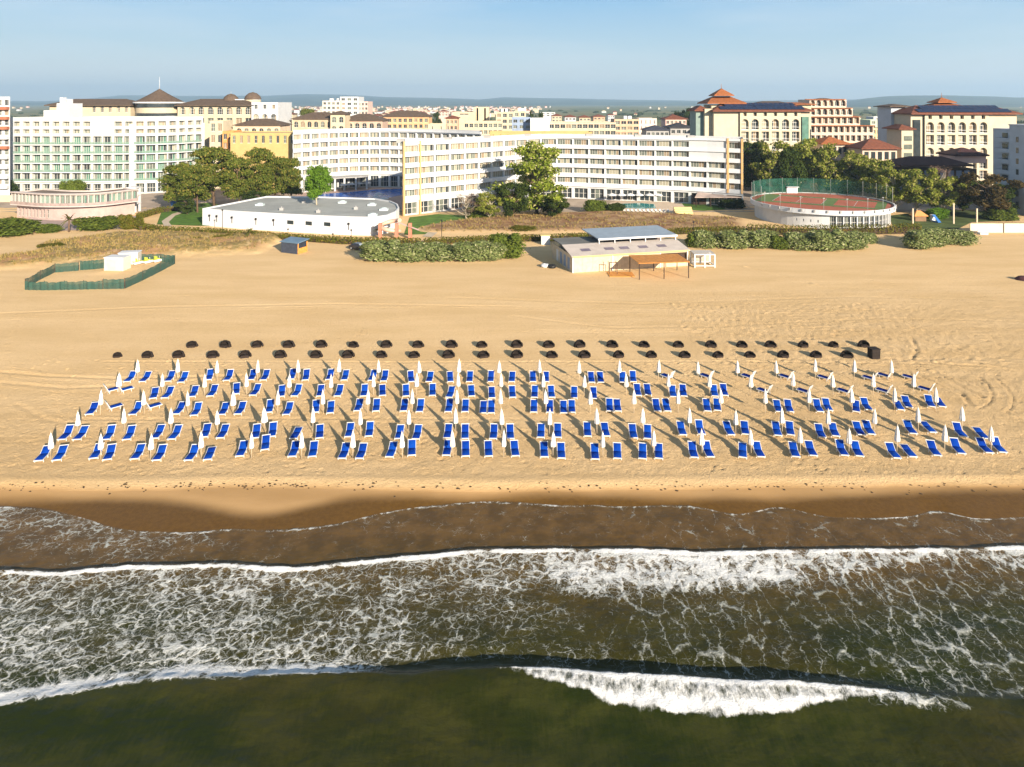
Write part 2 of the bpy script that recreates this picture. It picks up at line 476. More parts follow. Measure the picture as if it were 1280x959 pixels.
# footprints: trodden lines between the rows and single wandering tracks
_pr = np.random.default_rng(77)
pits = []
for k in range(3800):
    pits.append((_pr.uniform(-62, 62), 60.5 + 27 * _pr.random() ** 1.3, _pr.uniform(0.16, 0.34), _pr.uniform(0.03, 0.075)))
for k in range(1500):
    pits.append((25 + 45 * _pr.random(), _pr.uniform(86, 112), _pr.uniform(0.25, 0.5), _pr.uniform(0.03, 0.08)))
for k in range(26):
    x_, y_ = _pr.uniform(-70, 75), _pr.uniform(62, 112); a_ = _pr.uniform(-PI, PI)
    for j in range(46):
        a_ += _pr.normal() * 0.08
        x_ += 0.62 * math.cos(a_); y_ += 0.62 * math.sin(a_)
        sd_ = 0.13 * (1 if j % 2 else -1)
        pits.append((x_ - sd_ * math.sin(a_), y_ + sd_ * math.cos(a_), 0.22, 0.08))
for (x_, y_, r_, d_) in pits:
    i0, i1 = np.searchsorted(bx_, [x_ - 3 * r_, x_ + 3 * r_]); j0, j1 = np.searchsorted(by_, [y_ - 3 * r_, y_ + 3 * r_])
    if i1 <= i0 or j1 <= j0 or y_ < 60.3: continue
    q_ = ((BX[j0:j1, i0:i1] - x_) ** 2 + (BY[j0:j1, i0:i1] - y_) ** 2) / r_ ** 2
    Zb[j0:j1, i0:i1] += d_ * (-np.exp(-q_ * 1.6) + 0.45 * np.exp(-(np.sqrt(q_) - 1.35) ** 2 * 5))
wet = smooth(1.3, -0.45, BY - ywt - 0.6 * (fbm(BX * 0.25, BY * 0.5) - 0.5))
damp = smooth(0.5, -0.5, BY - ybm + 0.5 - 0.5 * (fbm(BX * 0.3, BY * 0.3) - 0.5))
dry = np.clip(dune * 1.2, 0, 1)
shadebelt = smooth(0, 3, 290 - BPY) * smooth(345, 360, gx)

def sand_material():
    t = NT('sand')
    p = t.pos()
    n1 = t.noise(t.pos((0.25, 1.0, 1)), 0.22, 5, 0.6)
    n2 = t.noise(p, 2.6, 5, 0.65)
    n3 = t.noise(p, 14.0, 3, 0.7)
    base = t.mix(t.rng(n1, 0.3, 0.7), (0.66, 0.46, 0.235), (0.74, 0.53, 0.29))
    base = t.mix(t.math('MULTIPLY', t.rng(n2, 0.45, 0.75), 0.30), base, (0.45, 0.29, 0.14))
    base = t.mix(t.math('MULTIPLY', t.rng(n3, 0.55, 0.8), 0.30), base, (0.30, 0.185, 0.09))
    grassn = t.noise(p, 0.9, 6, 0.7)
    gcol = t.mix(t.rng(grassn, 0.38, 0.62), (0.36, 0.25, 0.10), (0.17, 0.145, 0.05))
    gcol = t.mix(t.rng(t.noise(p, 0.16, 4, 0.6), 0.45, 0.65), gcol, (0.42, 0.24, 0.12))
    gf = t.math('MULTIPLY', t.attr('dry'), t.rng(t.noise(p, 0.35, 5, 0.65), 0.25, 0.5))
    base = t.mix(gf, base, gcol)
    mcol = t.mix(t.rng(t.noise(p, 0.22, 5, 0.65), 0.4, 0.6), (0.36, 0.24, 0.13), (0.22, 0.12, 0.065))
    base = t.mix(t.attr('middune'), base, mcol)
    dm = t.math('MULTIPLY', t.attr('damp'), 0.9)
    base = t.mix(dm, base, t.mix(t.rng(n1, 0.35, 0.65), (0.36, 0.215, 0.09), (0.44, 0.27, 0.12)))
    base = t.mix(t.attr('wet'), base, t.mix(t.rng(n2, 0.3, 0.7), (0.098, 0.050, 0.010), (0.13, 0.068, 0.014)))
    t.set(t.b.inputs['Base Color'], base)
    t.set(t.b.inputs['Roughness'], t.rng(t.attr('wet'), 0, 1, 0.95, 0.32))
    t.set(t.b.inputs['Specular IOR Level'], t.rng(t.attr('wet'), 0, 1, 0.1, 0.16))
    dryf = t.math('SUBTRACT', 1.0, t.attr('damp'), clamp=True)
    h = t.math('ADD', t.math('MULTIPLY', t.noise(p, 2.3, 6, 0.75), 0.8), t.math('MULTIPLY', t.noise(p, 4.6, 6, 0.85), 0.9))
    h = t.math('MULTIPLY', h, t.math('ADD', 0.05, t.math('MULTIPLY', dryf, t.math('ADD', 0.3, t.attr('tramp')))))
    t.set(t.b.inputs['Normal'], t.bump(h, 0.75, 0.22))
    return t.m
beach_me = grid_mesh('beach', bx_, by_, Zb, dict(dry=dry, middune=np.clip(mid, 0, 1), wet=wet, damp=damp, tramp=tramp), sand_material())
beach = tag(link('beach', beach_me), kind='structure')

# ------------------------------------------------------------------ terrain to the horizon
def terrain_material():
    t = NT('land')
    p = t.pos()
    v = t.n('TexVoronoi', _feature='F1', Vector=p, Scale=0.0035)
    g1 = t.mix(t.rng(t.noise(p, 0.004, 4), 0.35, 0.65), (0.10, 0.12, 0.045), (0.19, 0.17, 0.08))
    vcol = t.mix(t.n('SeparateColor', Color=v.outputs['Color']).outputs[0], (0.07, 0.11, 0.03), (0.25, 0.22, 0.11))
    far = t.mix(0.6, g1, vcol)
    near = t.mix(t.rng(t.noise(p, 0.09, 5), 0.4, 0.6), (0.26, 0.21, 0.15), (0.14, 0.14, 0.07))
    sep = t.n('SeparateXYZ', Vector=p)
    base = t.mix(t.rng(sep.outputs[1], 500, 1400), near, far)
    t.set(t.b.inputs['Base Color'], base)
    t.b.inputs['Roughness'].default_value = 0.95
    t.b.inputs['Specular IOR Level'].default_value = 0.1
    return t.m
tx_ = np.concatenate([-np.geomspace(22000, 300, 40), np.arange(-280, 281, 20), np.geomspace(300, 22000, 40)])
ty_ = np.concatenate([[-1500, -300, 20, 100, 150, 180, 200, 212], np.geomspace(216, 26000, 90)])
TX, TY = np.meshgrid(tx_, ty_)
ZT = np.where(TY < 120, -6.0, np.where(TY < 214, -0.6, 0.0)).astype(float)
ZT[TY >= 214] = 0
terrain = tag(link('ground', grid_mesh('ground', tx_, ty_, ZT, {}, terrain_material())), kind='structure')

# hills far behind
def hill_material():
    t = NT('wooded_hills')
    p = t.pos()
    c = t.mix(t.rng(t.noise(p, 0.0016, 6, 0.6), 0.4, 0.6), (0.022, 0.042, 0.028), (0.06, 0.085, 0.05))
    t.set(t.b.inputs['Base Color'], c)
    t.b.inputs['Roughness'].default_value = 1.0
    t.b.inputs['Specular IOR Level'].default_value = 0.0
    return t.m
hx = np.linspace(-16000, 16000, 420); hy = np.linspace(3200, 15500, 60)
HX, HY = np.meshgrid(hx, hy)
hp = 640 + HX * FPX / HY
crest = np.interp(hp, [-200, 60, 110, 150, 250, 330, 380, 430, 480, 560, 600, 630, 700, 760, 830, 900, 1040, 1090, 1180, 1280, 1500],
                  [124, 126, 123, 118, 119, 119, 116.5, 118, 120.5, 122.5, 124, 121, 122.5, 124, 125, 126.5, 124.5, 123, 122, 121, 119])
rise = smooth(6600, 10500, HY) * (0.75 + 0.25 * smooth(10000, 12000, HY)) * smooth(15500, 13000, HY)
rise3 = smooth(4600, 7300, HY) * smooth(1000, 1120, hp) * smooth(9500, 8000, HY)
rise2 = 0.45 * np.exp(-((HY - 8000) / 700) ** 2) * fbm(HX * 0.0006, HY * 0.0006)
HZm = (CAM_H + (HZ - crest) * 11000 / FPX) * np.clip(rise + 0.0, 0, 1) * (0.9 + 0.2 * fbm(HX * 0.0008, HY * 0.0008)) + 60 * rise2 - 3
HZm = np.maximum(HZm, rise3 * 92 * (0.7 + 0.6 * fbm(HX * 0.0011, HY * 0.0011)) - 3)
hills = tag(link('hills', grid_mesh('hills', hx, hy, HZm, {}, hill_material())), kind='structure')

# ------------------------------------------------------------------ sea
sx_ = axis([(-1500, -120, 60), (-120, -56, 1.0), (-56, 56, 0.14), (56, 120, 1.0), (120, 1501, 60)])
sy_ = axis([(-1500, -100, 60), (-100, 26, 6), (26, 33, 0.3), (33, 59, 0.115), (59, 63, 0.5)])
SX, SY = np.meshgrid(sx_, sy_)
SY_ = np.maximum(SY, 20)
SPX = 640 + SX * FPX / SY_
SPY = HZ + (CAM_H - SEA) * FPX / SY_
yA, yB, yS = on(RIDGE_A, SX), on(RIDGE_B, SX), on(SWASH, SX)
wob = 0.5 * (fbm(SX * 0.35, SX * 0 + 2.2) - 0.5) + 0.25 * (fbm(SX * 1.3, SX * 0 + 7.2) - 0.5)
sA = SY - yA - wob * 0.9
ampA = np.interp(SPX, [-300, 0, 120, 400, 560, 640, 800, 1000, 1130, 1200, 1600], [0.12, 0.12, 0.14, 0.26, 0.48, 0.6, 0.62, 0.55, 0.32, 0.15, 0.15])
ridA = ampA * (np.where(sA < 0, np.exp(-(np.abs(sA) / 2.6) ** 1.7), np.exp(-(sA / 0.45) ** 2)) - 0.22 * np.exp(-((sA - 1.3) / 0.8) ** 2))
sB = SY - yB - wob * 0.7
ampB = 0.26
ridB = ampB * np.where(sB < 0, np.exp(-np.abs(sB) / 2.4), np.exp(-(sB / 0.22) ** 2))
chop = 0.05 * (fbm(SX * 0.5, SY * 0.9) - 0.5) * 2 + 0.035 * (fbm(SX * 1.6, SY * 2.0, 3) - 0.5) * 2
# foam cover
px = SPX; py = SPY + wob * 9
nlow = fbm(SX * 0.16 + 4, SY * 0.22); nmid = fbm(SX * 0.55, SY * 0.6 + 3)
pB = HZ + (CAM_H - SEA) * FPX / yB; pA = HZ + (CAM_H - SEA) * FPX / yA
below = py - pB                                   # px seaward of bore front
dens_edge = np.interp(px, [-300, 0, 200, 420, 520, 600, 680, 780, 900, 1020, 1150, 1280, 1600], [150, 150, 135, 118, 95, 75, 55, 58, 62, 42, 30, 34, 34])
dens_lvl = np.interp(px, [-300, 0, 300, 560, 660, 720, 900, 1100, 1280, 1600], [0.32, 0.36, 0.32, 0.33, 0.40, 0.47, 0.50, 0.45, 0.43, 0.4])
foam = dens_lvl * smooth(0, 1.5, below) * smooth(dens_edge * 1.25, dens_edge * 0.55, below + 70 * (nlow - 0.5))
vein = np.interp(px, [-300, 420, 560, 680, 850, 1000, 1150, 1280, 1600], [0.34, 0.28, 0.22, 0.20, 0.17, 0.17, 0.20, 0.17, 0.17])
foam = np.maximum(foam, vein * (0.55 + 0.9 * nlow) * smooth(0, 2, below) * smooth(-3, 10, pA - py))
foam = np.maximum(foam, 0.98 * np.exp(-((below - 3.0) / 3.2) ** 2) * smooth(-0.5, 0.8, below) * (0.1 + 1.45 * nmid))
# lip of dense foam along the left end of the breaker
lipl = smooth(430, 120, px)
foam = np.maximum(foam, lipl * 0.72 * smooth(-6, 2, pA - py) * smooth(36, 12, pA - py) * (0.65 + 0.6 * nmid))
foam = np.maximum(foam, 0.55 * smooth(700, 520, px) * smooth(0, 3, pA - py) * smooth(40, 10, pA - py) * (0.3 + nlow))
foam *= 1 - 0.95 * smooth(440, 500, px) * smooth(700, 640, px) * smooth(30, 18, pA - py)
# spilled white water of the breaker
fb = np.interp(px, [610, 640, 680, 720, 800, 900, 960, 1010, 1060, 1110, 1140], [0, 7, 15, 27, 38, 40, 37, 29, 18, 8, 0])
q = py - pA
curl = smooth(-2.5, 1.0, q) * smooth(2, -9, q - fb * (0.75 + 0.6 * nmid)) * (fb > 1)
# keep the spilled part apart: streaked along the fall of the water
spill = curl * (1.0 - 0.33 * smooth(0.08, 0.25, q / np.maximum(fb, 1)) * smooth(0.75, 0.45, q / np.maximum(fb, 1)))
trail = smooth(1000, 1060, px) * smooth(1240, 1180, px) * smooth(-20, -4, q) * smooth(26, 6, q)
foam = np.maximum(foam, trail * (0.15 + 0.35 * nmid))
# clear, dark steep face just shoreward of the breaker
foam *= 1 - 0.9 * smooth(560, 660, px) * smooth(1250, 1000, px) * smooth(-1.0, -3, q) * smooth(-15, -8, q) * 0.9
foam *= 1 - smooth(2, 8, py - pA - np.where(fb > 1, fb * 1.25 + 4, 3) - 20 * trail)
# thin film in the swash
pS = HZ + (CAM_H - SEA) * FPX / yS
film = smooth(-1, 2, py - pS) * smooth(0.5, -2, below)
sw = (0.04 + 0.11 * nmid + 0.19 * smooth(330, 150, px) * smooth(60, 5, py - pS)) * film
foam = np.maximum(foam, sw)
foam = np.maximum(foam, 0.46 * np.exp(-((py - pS - 1.2) / 1.5) ** 2) * (0.35 + 1.0 * nmid))
foam = np.clip(foam * (0.62 + 0.76 * fbm(SX * 0.42 + 8, SY * 0.6, 4)), 0, 1.2)
murk = np.clip(smooth(790, 655, SPY) * 0.85 + 0.30 * smooth(880, 800, SPY) * fbm(SX * 0.12, SY * 0.2) + 0.35 * (fbm(SX * 0.08 + 2, SY * 0.14) - 0.5), 0, 1)
fade = smooth(60, 48, np.abs(SX)) * smooth(25, 30, SY)
frough = np.clip(foam - 0.25, 0, 1) * 0.16 * (fbm(SX * 2.3, SY * 2.3, 3) - 0.35)
shoal = smooth(-0.2, 2.2, yS - SY)
Zs = SEA + (ridA + ridB * smooth(-120, -60, SX)) * 1.0 + (chop * (0.35 + 0.65 * smooth(690, 720, SPY)) + frough) * shoal * smooth(-400, 0, SY) * (0.3 + 0.7 * fade)
Zs = np.where(SY < yS + 0.15, Zs, SEA - 0.9 * (SY - yS - 0.15))
streak = np.clip(smooth(720, 800, px) * 1.0 + 0.15, 0, 1)
def sea_material():
    t = NT('sea_water')
    foamA, murkA = t.attr('foam'), t.attr('murk')
    p = t.pos()
    wn = t.n('TexNoise', Vector=p, Scale=0.9, Detail=3.0)
    wv = t.n('VectorMath', _operation='SUBTRACT', i0=wn.outputs['Color'], i1=(0.5, 0.5, 0.5))
    ws = t.n('VectorMath', _operation='SCALE', i0=wv.outputs[0]); ws.inputs['Scale'].default_value = 1.1
    wn2 = t.n('TexNoise', Vector=p, Scale=3.6, Detail=2.0)
    wv2 = t.n('VectorMath', _operation='SUBTRACT', i0=wn2.outputs['Color'], i1=(0.5, 0.5, 0.5))
    ws2 = t.n('VectorMath', _operation='SCALE', i0=wv2.outputs[0]); ws2.inputs['Scale'].default_value = 0.32
    pw = t.n('VectorMath', _operation='ADD', i0=p, i1=ws.outputs[0])
    pw = t.n('VectorMath', _operation='ADD', i0=pw.outputs[0], i1=ws2.outputs[0])
    def vor(scale, sx, sy):
        mp_ = t.n('Mapping', Vector=pw.outputs[0]); mp_.inputs['Scale'].default_value = (sx, sy, 0.0)
        v = t.n('TexVoronoi', _feature='DISTANCE_TO_EDGE', _voronoi_dimensions='2D', Vector=mp_.outputs[0], Scale=scale)
        return v.outputs['Distance']
    d1 = t.mix(t.attr('streak'), t.n('CombineXYZ', X=vor(1.05, 1.0, 1.25)).outputs[0], t.n('CombineXYZ', X=vor(0.8, 1.15, 0.42)).outputs[0])
    d1 = t.n('SeparateXYZ', Vector=d1).outputs[0]
    d2 = vor(2.1, 1.0, 0.9)
    d3 = vor(4.6, 1.0, 0.8)
    nn = t.math('SUBTRACT', t.noise(p, 1.2, 5, 0.65), 0.5)
    nf = t.math('SUBTRACT', t.noise(p, 7.0, 4, 0.7), 0.5)
    def web(d, k, fk, nk, soft):
        a = t.math('MULTIPLY', foamA, fk)
        a = t.math('SUBTRACT', a, t.math('MULTIPLY', d, k))
        a = t.math('ADD', a, t.math('MULTIPLY', nn, nk))
        a = t.math('ADD', a, t.math('MULTIPLY', nf, 0.2))
        return t.rng(a, 0.0, soft)
    gate = t.rng(foamA, 0.02, 0.14)
    m1 = web(d1, 1.7, 0.66, 0.6, 0.22)
    m2 = web(d2, 2.2, 0.70, 0.75, 0.28)
    m3 = web(d3, 1.6, 0.80, 0.7, 0.55)
    m = t.math('MAXIMUM', m1, t.math('MULTIPLY', m2, 0.55))
    m = t.math('MAXIMUM', m, t.math('MULTIPLY', m3, 0.30))
    pat = t.math('ADD', t.math('SUBTRACT', t.noise(pw.outputs[0], 1.25, 8, 0.72), 0.715), t.math('MULTIPLY', foamA, 0.52))
    m = t.math('MAXIMUM', m, t.rng(pat, 0.0, 0.10))
    m = t.math('MULTIPLY', m, gate)
    m = t.math('MAXIMUM', m, t.rng(t.math('ADD', foamA, t.math('MULTIPLY', nf, 0.5)), 0.72, 1.1))
    stn = t.noise(t.pos((2.0, 0.9, 1)), 1.2, 8, 0.72)
    stf = t.math('ADD', t.math('MULTIPLY', t.attr('spill'), 1.0), t.math('MULTIPLY', t.math('SUBTRACT', stn, 0.5), 2.0))
    m = t.math('MAXIMUM', m, t.math('MULTIPLY', t.rng(stf, 0.30, 0.95), t.rng(t.attr('spill'), 0.02, 0.3)))
    deep = t.mix(t.rng(t.math('ADD', t.math('MULTIPLY', t.noise(t.pos((0.5, 1, 1)), 0.45, 5), 0.7), t.math('MULTIPLY', t.noise(t.pos((3.0, 0.7, 1)), 1.6, 5, 0.7), 0.3)), 0.40, 0.60), (0.016, 0.023, 0.004), (0.032, 0.036, 0.008))
    brown = t.mix(t.rng(t.noise(p, 0.8, 4), 0.35, 0.65), (0.088, 0.051, 0.015), (0.13, 0.074, 0.022))
    wcol = t.mix(murkA, deep, brown)
    # bubbles just under the surface round the foam
    wcol = t.mix(t.math('MULTIPLY', t.rng(foamA, 0.2, 0.9), 0.22), wcol, (0.11, 0.115, 0.06))
    fcol = t.mix(t.rng(t.math('ADD', t.math('MAXIMUM', foamA, t.attr('spill')), nf), 0.1, 0.75), (0.33, 0.35, 0.32), (0.74, 0.75, 0.75))
    t.set(t.b.inputs['Base Color'], t.mix(m, wcol, fcol))
    t.set(t.b.inputs['Roughness'], t.rng(m, 0, 1, 0.13, 0.85))
    t.b.inputs['IOR'].default_value = 1.33
    t.b.inputs['Specular IOR Level'].default_value = 0.2
    rip = t.math('ADD', t.math('MULTIPLY', t.noise(t.pos((0.8, 1.2, 1)), 2.2, 5, 0.6), 1.0), t.math('MULTIPLY', t.noise(p, 9.0, 3), 0.25))
    h = t.math('ADD', rip, t.math('MULTIPLY', m, 0.8))
    h = t.math('ADD', h, t.math('MULTIPLY', t.math('MULTIPLY', nf, m), 1.2))
    t.set(t.b.inputs['Normal'], t.bump(h, 0.55, 0.10))
    return t.m
sea = tag(link('sea', grid_mesh('sea', sx_, sy_, Zs, dict(foam=foam, murk=murk, streak=streak, spill=spill), sea_material())), kind='structure')

# ------------------------------------------------------------------ loungers, parasols (measured in photo pixels, put on the sand)
S_ = 1023 / 160.0
def cp(X0, lst):
    return [tuple(X0 + v / S_ if i % 2 == 0 and i != 1 else (440 + v / S_ if i == 1 else v) for i, v in enumerate(t_)) for t_ in lst]
# rows: foot x, foot y, head x  (crop pixels)
LR = {1: [], 2: [], 3: [], 4: [], 5: []}
UR = {1: [], 2: [], 3: [], 4: [], 5: []}
def LG(row, X0, *items):
    for it in items:
        fx, fy, hx_ = it[:3]
        LR[row].append((X0 + fx / S_, 440 + fy / S_, X0 + hx_ / S_, it[3] if len(it) > 3 else 'up'))
def UG(row, X0, *items):
    for it in items:
        UR[row].append((X0 + it[0] / S_, 440 + it[1] / S_, it[2] if len(it) > 2 else 1.0))
UG(1, 30, (215, 855), (612, 855), (1010, 860)); UG(1, 190, (392, 852), (795, 850))
UG(1, 350, (172, 850), (582, 850), (978, 845)); UG(1, 510, (360, 845), (765, 845))
UG(1, 670, (135, 835), (535, 838), (937, 828)); UG(1, 830, (305, 822), (697, 820))
UG(1, 990, (68, 805), (455, 810), (838, 800)); UG(1, 1120, (388, 800), (760, 792))
LG(1, 30, (110, 870, 188), (255, 865, 318), (550, 850, 605), (660, 860, 703), (878, 855, 938))
LG(1, 190, (30, 865, 90), (285, 865, 350), (440, 860, 482, 'flat'), (697, 832, 738), (902, 780, 912))
LG(1, 350, (92, 835, 128), (255, 835, 275), (492, 850, 530), (632, 850, 668), (872, 838, 908))
LG(1, 510, (30, 825, 33), (305, 825, 322), (462, 832, 460), (647, 832, 640), (862, 830, 848))
LG(1, 670, (68, 838, 62), (205, 848, 198), (475, 856, 467), (653, 850, 648), (852, 852, 852), (983, 850, 980))
LG(1, 830, (245, 842, 222), (375, 838, 332), (630, 842, 627), (780, 838, 735))
LG(1, 990, (35, 837, 4), (175, 828, 132), (425, 826, 375), (545, 832, 497), (845, 848, 775), (972, 838, 893, 'flat'))
LG(1, 1120, (335, 827, 272), (530, 812, 458), (752, 806, 668), (860, 802, 780))
UG(2, 30, (432, 662), (800, 645)); UG(2, 190, (150, 650), (525, 650), (903, 640, 1.45))
UG(2, 350, (262, 645), (643, 660)); UG(2, 510, (6, 652), (382, 650), (752, 660))
UG(2, 670, (108, 660), (487, 655), (852, 645)); UG(2, 830, (203, 642), (573, 655), (946, 650))
UG(2, 990, (292, 650), (658, 650), (1010, 640)); UG(2, 1120, (530, 625))
LG(2, 30, (295, 700, 372), (415, 700, 487), (650, 700, 705), (815, 700, 865))
LG(2, 190, (15, 690, 75), (150, 697, 215), (412, 680, 445), (540, 687, 590), (822, 687, 840), (955, 675, 972))
LG(2, 350, (105, 692, 152, 'flat'), (315, 687, 320), (545, 677, 566), (708, 672, 722), (945, 692, 965))
LG(2, 510, (60, 695, 85), (310, 687, 326), (455, 692, 457), (680, 692, 690), (820, 692, 815))
LG(2, 670, (38, 682, 42), (175, 682, 172), (415, 672, 408), (565, 672, 545), (785, 687, 768), (893, 692, 890))
LG(2, 830, (155, 662, 130), (305, 657, 275), (540, 662, 497), (655, 657, 640), (915, 667, 890), (1015, 662, 1000))
LG(2, 990, (245, 682, 210), (355, 672, 320), (560, 662, 510), (640, 657, 588), (975, 652, 917))
LG(2, 1120, (300, 642, 217, 'flat'), (545, 677, 477), (720, 692, 640, 'flat'))
UG(3, 30, (610, 500), (960, 495)); UG(3, 190, (288, 500), (648, 500, 1.25), (1004, 495))
UG(3, 350, (345, 490), (700, 490)); UG(3, 510, (33, 490), (393, 485), (743, 487))
UG(3, 670, (80, 482), (432, 487), (783, 490)); UG(3, 830, (112, 487), (458, 482), (810, 487))
UG(3, 990, (135, 477), (483, 480), (820, 468)); UG(3, 1120, (322, 478))
LG(3, 30, (515, 498, 570), (860, 500, 927))
LG(3, 190, (185, 496, 245), (330, 506, 376), (552, 500, 592), (680, 496, 730), (930, 482, 950))
LG(3, 350, (45, 500, 82), (282, 482, 290), (400, 487, 410), (615, 470, 640), (765, 472, 775), (985, 472, 1000))
LG(3, 510, (90, 477, 105), (320, 477, 335), (455, 477, 462), (598, 487, 605), (665, 487, 666), (1005, 480, 1008))
LG(3, 670, (110, 482, 110), (222, 487, 218), (288, 482, 284), (592, 472, 585), (658, 472, 645), (975, 472, 955))
LG(3, 830, (32, 472, 10), (352, 472, 335), (430, 467, 420), (925, 477, 897), (1012, 477, 985))
LG(3, 990, (230, 477, 190), (302, 467, 265), (515, 477, 508), (620, 462, 570), (875, 462, 832, 'flat'), (940, 442, 900))
LG(3, 1120, (290, 437, 255), (375, 437, 325, 'flat'))
LG(3, 30, (785, 442, 690, 'turned'), (1095, 437, 1000, 'turned'))
UG(4, 30, (758, 345, 1.3)); UG(4, 190, (82, 342), (418, 350), (757, 348))
UG(4, 350, (72, 350), (408, 350), (748, 348)); UG(4, 510, (68, 347), (405, 345), (745, 347))
UG(4, 670, (55, 350), (383, 347), (722, 347)); UG(4, 830, (35, 342), (360, 347), (693, 347))
UG(4, 990, (5, 340), (327, 347), (650, 347), (970, 347))
LG(4, 190, (5, 370, 28), (95, 367, 155), (315, 357, 350), (460, 352, 505), (670, 335, 677), (800, 345, 850))
LG(4, 350, (8, 355, 18), (110, 352, 155), (315, 352, 330), (455, 352, 485), (665, 352, 680), (820, 347, 818), (1008, 352, 1006))
LG(4, 510, (195, 347, 197), (325, 362, 352), (510, 352, 503), (672, 367, 668), (838, 362, 830), (1010, 362, 1015))
LG(4, 670, (128, 362, 118), (305, 367, 305), (462, 372, 458), (818, 347, 805), (900, 342, 885))
LG(4, 830, (78, 357, 65), (160, 352, 147), (410, 352, 395), (490, 347, 470))
LG(4, 30, (765, 308, 690, 'turned'), (872, 305, 780, 'turned'))
LG(4, 830, (808, 335, 750, 'side'))
LG(4, 990, (118, 338, 45, 'side'), (440, 338, 365, 'side'), (750, 335, 675, 'side'))
LG(4, 1120, (240, 322, 180, 'side'))
UG(5, 30, (907, 225)); UG(5, 190, (205, 230), (520, 235), (842, 232))
UG(5, 350, (148, 228), (470, 225), (790, 226)); UG(5, 510, (92, 230), (405, 230), (727, 228))
UG(5, 670, (28, 230), (345, 235), (664, 228), (977, 228)); UG(5, 830, (272, 235), (585, 232), (898, 236))
UG(5, 990, (185, 222), (495, 226), (800, 235))
LG(5, 30, (815, 237, 875), (940, 237, 995))
LG(5, 190, (120, 234, 165), (225, 242, 270), (448, 222, 470), (590, 227, 630), (787, 222, 815), (885, 224, 920))
LG(5, 350, (85, 217, 107), (200, 224, 215), (387, 220, 410), (510, 224, 530), (725, 227, 753), (825, 232, 845))
LG(5, 510, (30, 237, 20), (165, 237, 182), (340, 237, 335), (490, 237, 497), (658, 237, 665), (828, 237, 835), (1000, 237, 998))
LG(5, 670, (80, 237, 80), (448, 242, 437), (520, 242, 510), (695, 242, 690), (780, 237, 772))
LG(5, 830, (32, 222, -15, 'side'), (350, 220, 295, 'side'), (692, 222, 625, 'side'), (995, 225, 925, 'side'))
LG(5, 990, (290, 232, 210, 'side'), (632, 235, 565, 'side'), (755, 215, 685, 'side'), (955, 228, 885, 'side'))

LWHITE = PM('white_plastic_frame', (0.58, 0.58, 0.57), 0.45, 0.06, 2.0)
def blue_fabric():
    t = NT('blue_lounger_fabric')
    p = t.pos()
    oi = t.n('ObjectInfo')
    c = t.mix(oi.outputs['Random'], (0.0015, 0.026, 0.25), (0.0022, 0.048, 0.33))
    c = t.mix(t.math('MULTIPLY', t.rng(t.noise(p, 3.0, 4), 0.4, 0.7), 0.35), c, (0.003, 0.05, 0.25))
    t.set(t.b.inputs['Base Color'], c)
    t.b.inputs['Roughness'].default_value = 0.8
    t.b.inputs['Specular IOR Level'].default_value = 0.06
    return t.m
LBLUE = blue_fabric()
def rounded_pad(mb, x0, x1, y0, y1, z0, z1, M=None, mi=0, r=0.06):
    # soft pad: chamfered edges top, slightly domed middle
    def P(x, y, z):
        v = Vector((x, y, z)); return tuple(M @ v) if M is not None else tuple(v)
    xs = [x0, x0 + r, (x0 + x1) / 2, x1 - r, x1]; ys = [y0, y0 + r, (y0 + y1) / 2, y1 - r, y1]
    vs = []
    for j, y in enumerate(ys):
        for i, x in enumerate(xs):
            e = (i in (0, 4)) or (j in (0, 4))
            vs.append(P(x, y, z1 - (r * 0.7 if e else 0) + (0.012 if (i == 2 and j == 2) else 0)))
    fs = [(j * 5 + i, j * 5 + i + 1, (j + 1) * 5 + i + 1, (j + 1) * 5 + i) for j in range(4) for i in range(4)]
    mb.add(vs, fs, mi, True)
    ring = [0, 1, 2, 3, 4, 9, 14, 19, 24, 23, 22, 21, 20, 15, 10, 5]
    rp = [(xs[k % 5], ys[k // 5]) for k in ring]
    b = [P(x, y, z0) for x, y in rp]; tp = [vs[k] for k in ring]
    n = len(ring)
    mb.add(b + tp, [(i, (i + 1) % n, n + (i + 1) % n, n + i) for i in range(n)] + [tuple(range(n))[::-1]], mi)
def lounger_meshes(ang):
    # local frame: foot end at y=0, head towards +y; back hinged at y=1.2
    W = 0.365
    fr = MB()
    for s in (-1, 1):
        fr.box(s * W - 0.02, s * W + 0.02, 0.0, 1.28, 0.26, 0.33)
        for y in (0.30, 1.12):
            fr.box(s * W - 0.05, s * W + 0.01, y - 0.03, y + 0.03, 0, 0.26)
        fr.tube([(s * (W - 0.02), 1.12, 0.30), (s * (W - 0.02), 1.12 + 0.62 * math.cos(ang) * 0.9, 0.02)], 0.02, 5)
    fr.box(-W, W, -0.03, 0.05, 0.262, 0.345)
    fr.box(-W, W, 1.2, 1.29, 0.265, 0.335)
    fr.box(-W + 0.03, W - 0.03, 0.05, 1.2, 0.285, 0.305)
    Mb = Matrix.Translation((0, 1.24, 0.32)) @ Matrix.Rotation(ang, 4, 'X')
    for s in (-1, 1):
        fr.box(s * W - 0.02, s * W + 0.02, 0.0, 0.78, -0.03, 0.035, 0, Mb)
    fr.box(-W - 0.03, W + 0.03, 0.74, 0.82, -0.032, 0.04, 0, Mb)
    fr.box(-W + 0.03, W - 0.03, 0.0, 0.74, -0.02, 0.0, 0, Mb)
    se = MB(); rounded_pad(se, -0.342, 0.342, 0.055, 1.22, 0.31, 0.38)
    bk = MB(); rounded_pad(bk, -0.342, 0.342, 0.0, 0.75, 0.005, 0.07, Mb)
    return (fr.mesh('frame', [LWHITE]), se.mesh('seat', [LBLUE]), bk.mesh('backrest', [LBLUE]))
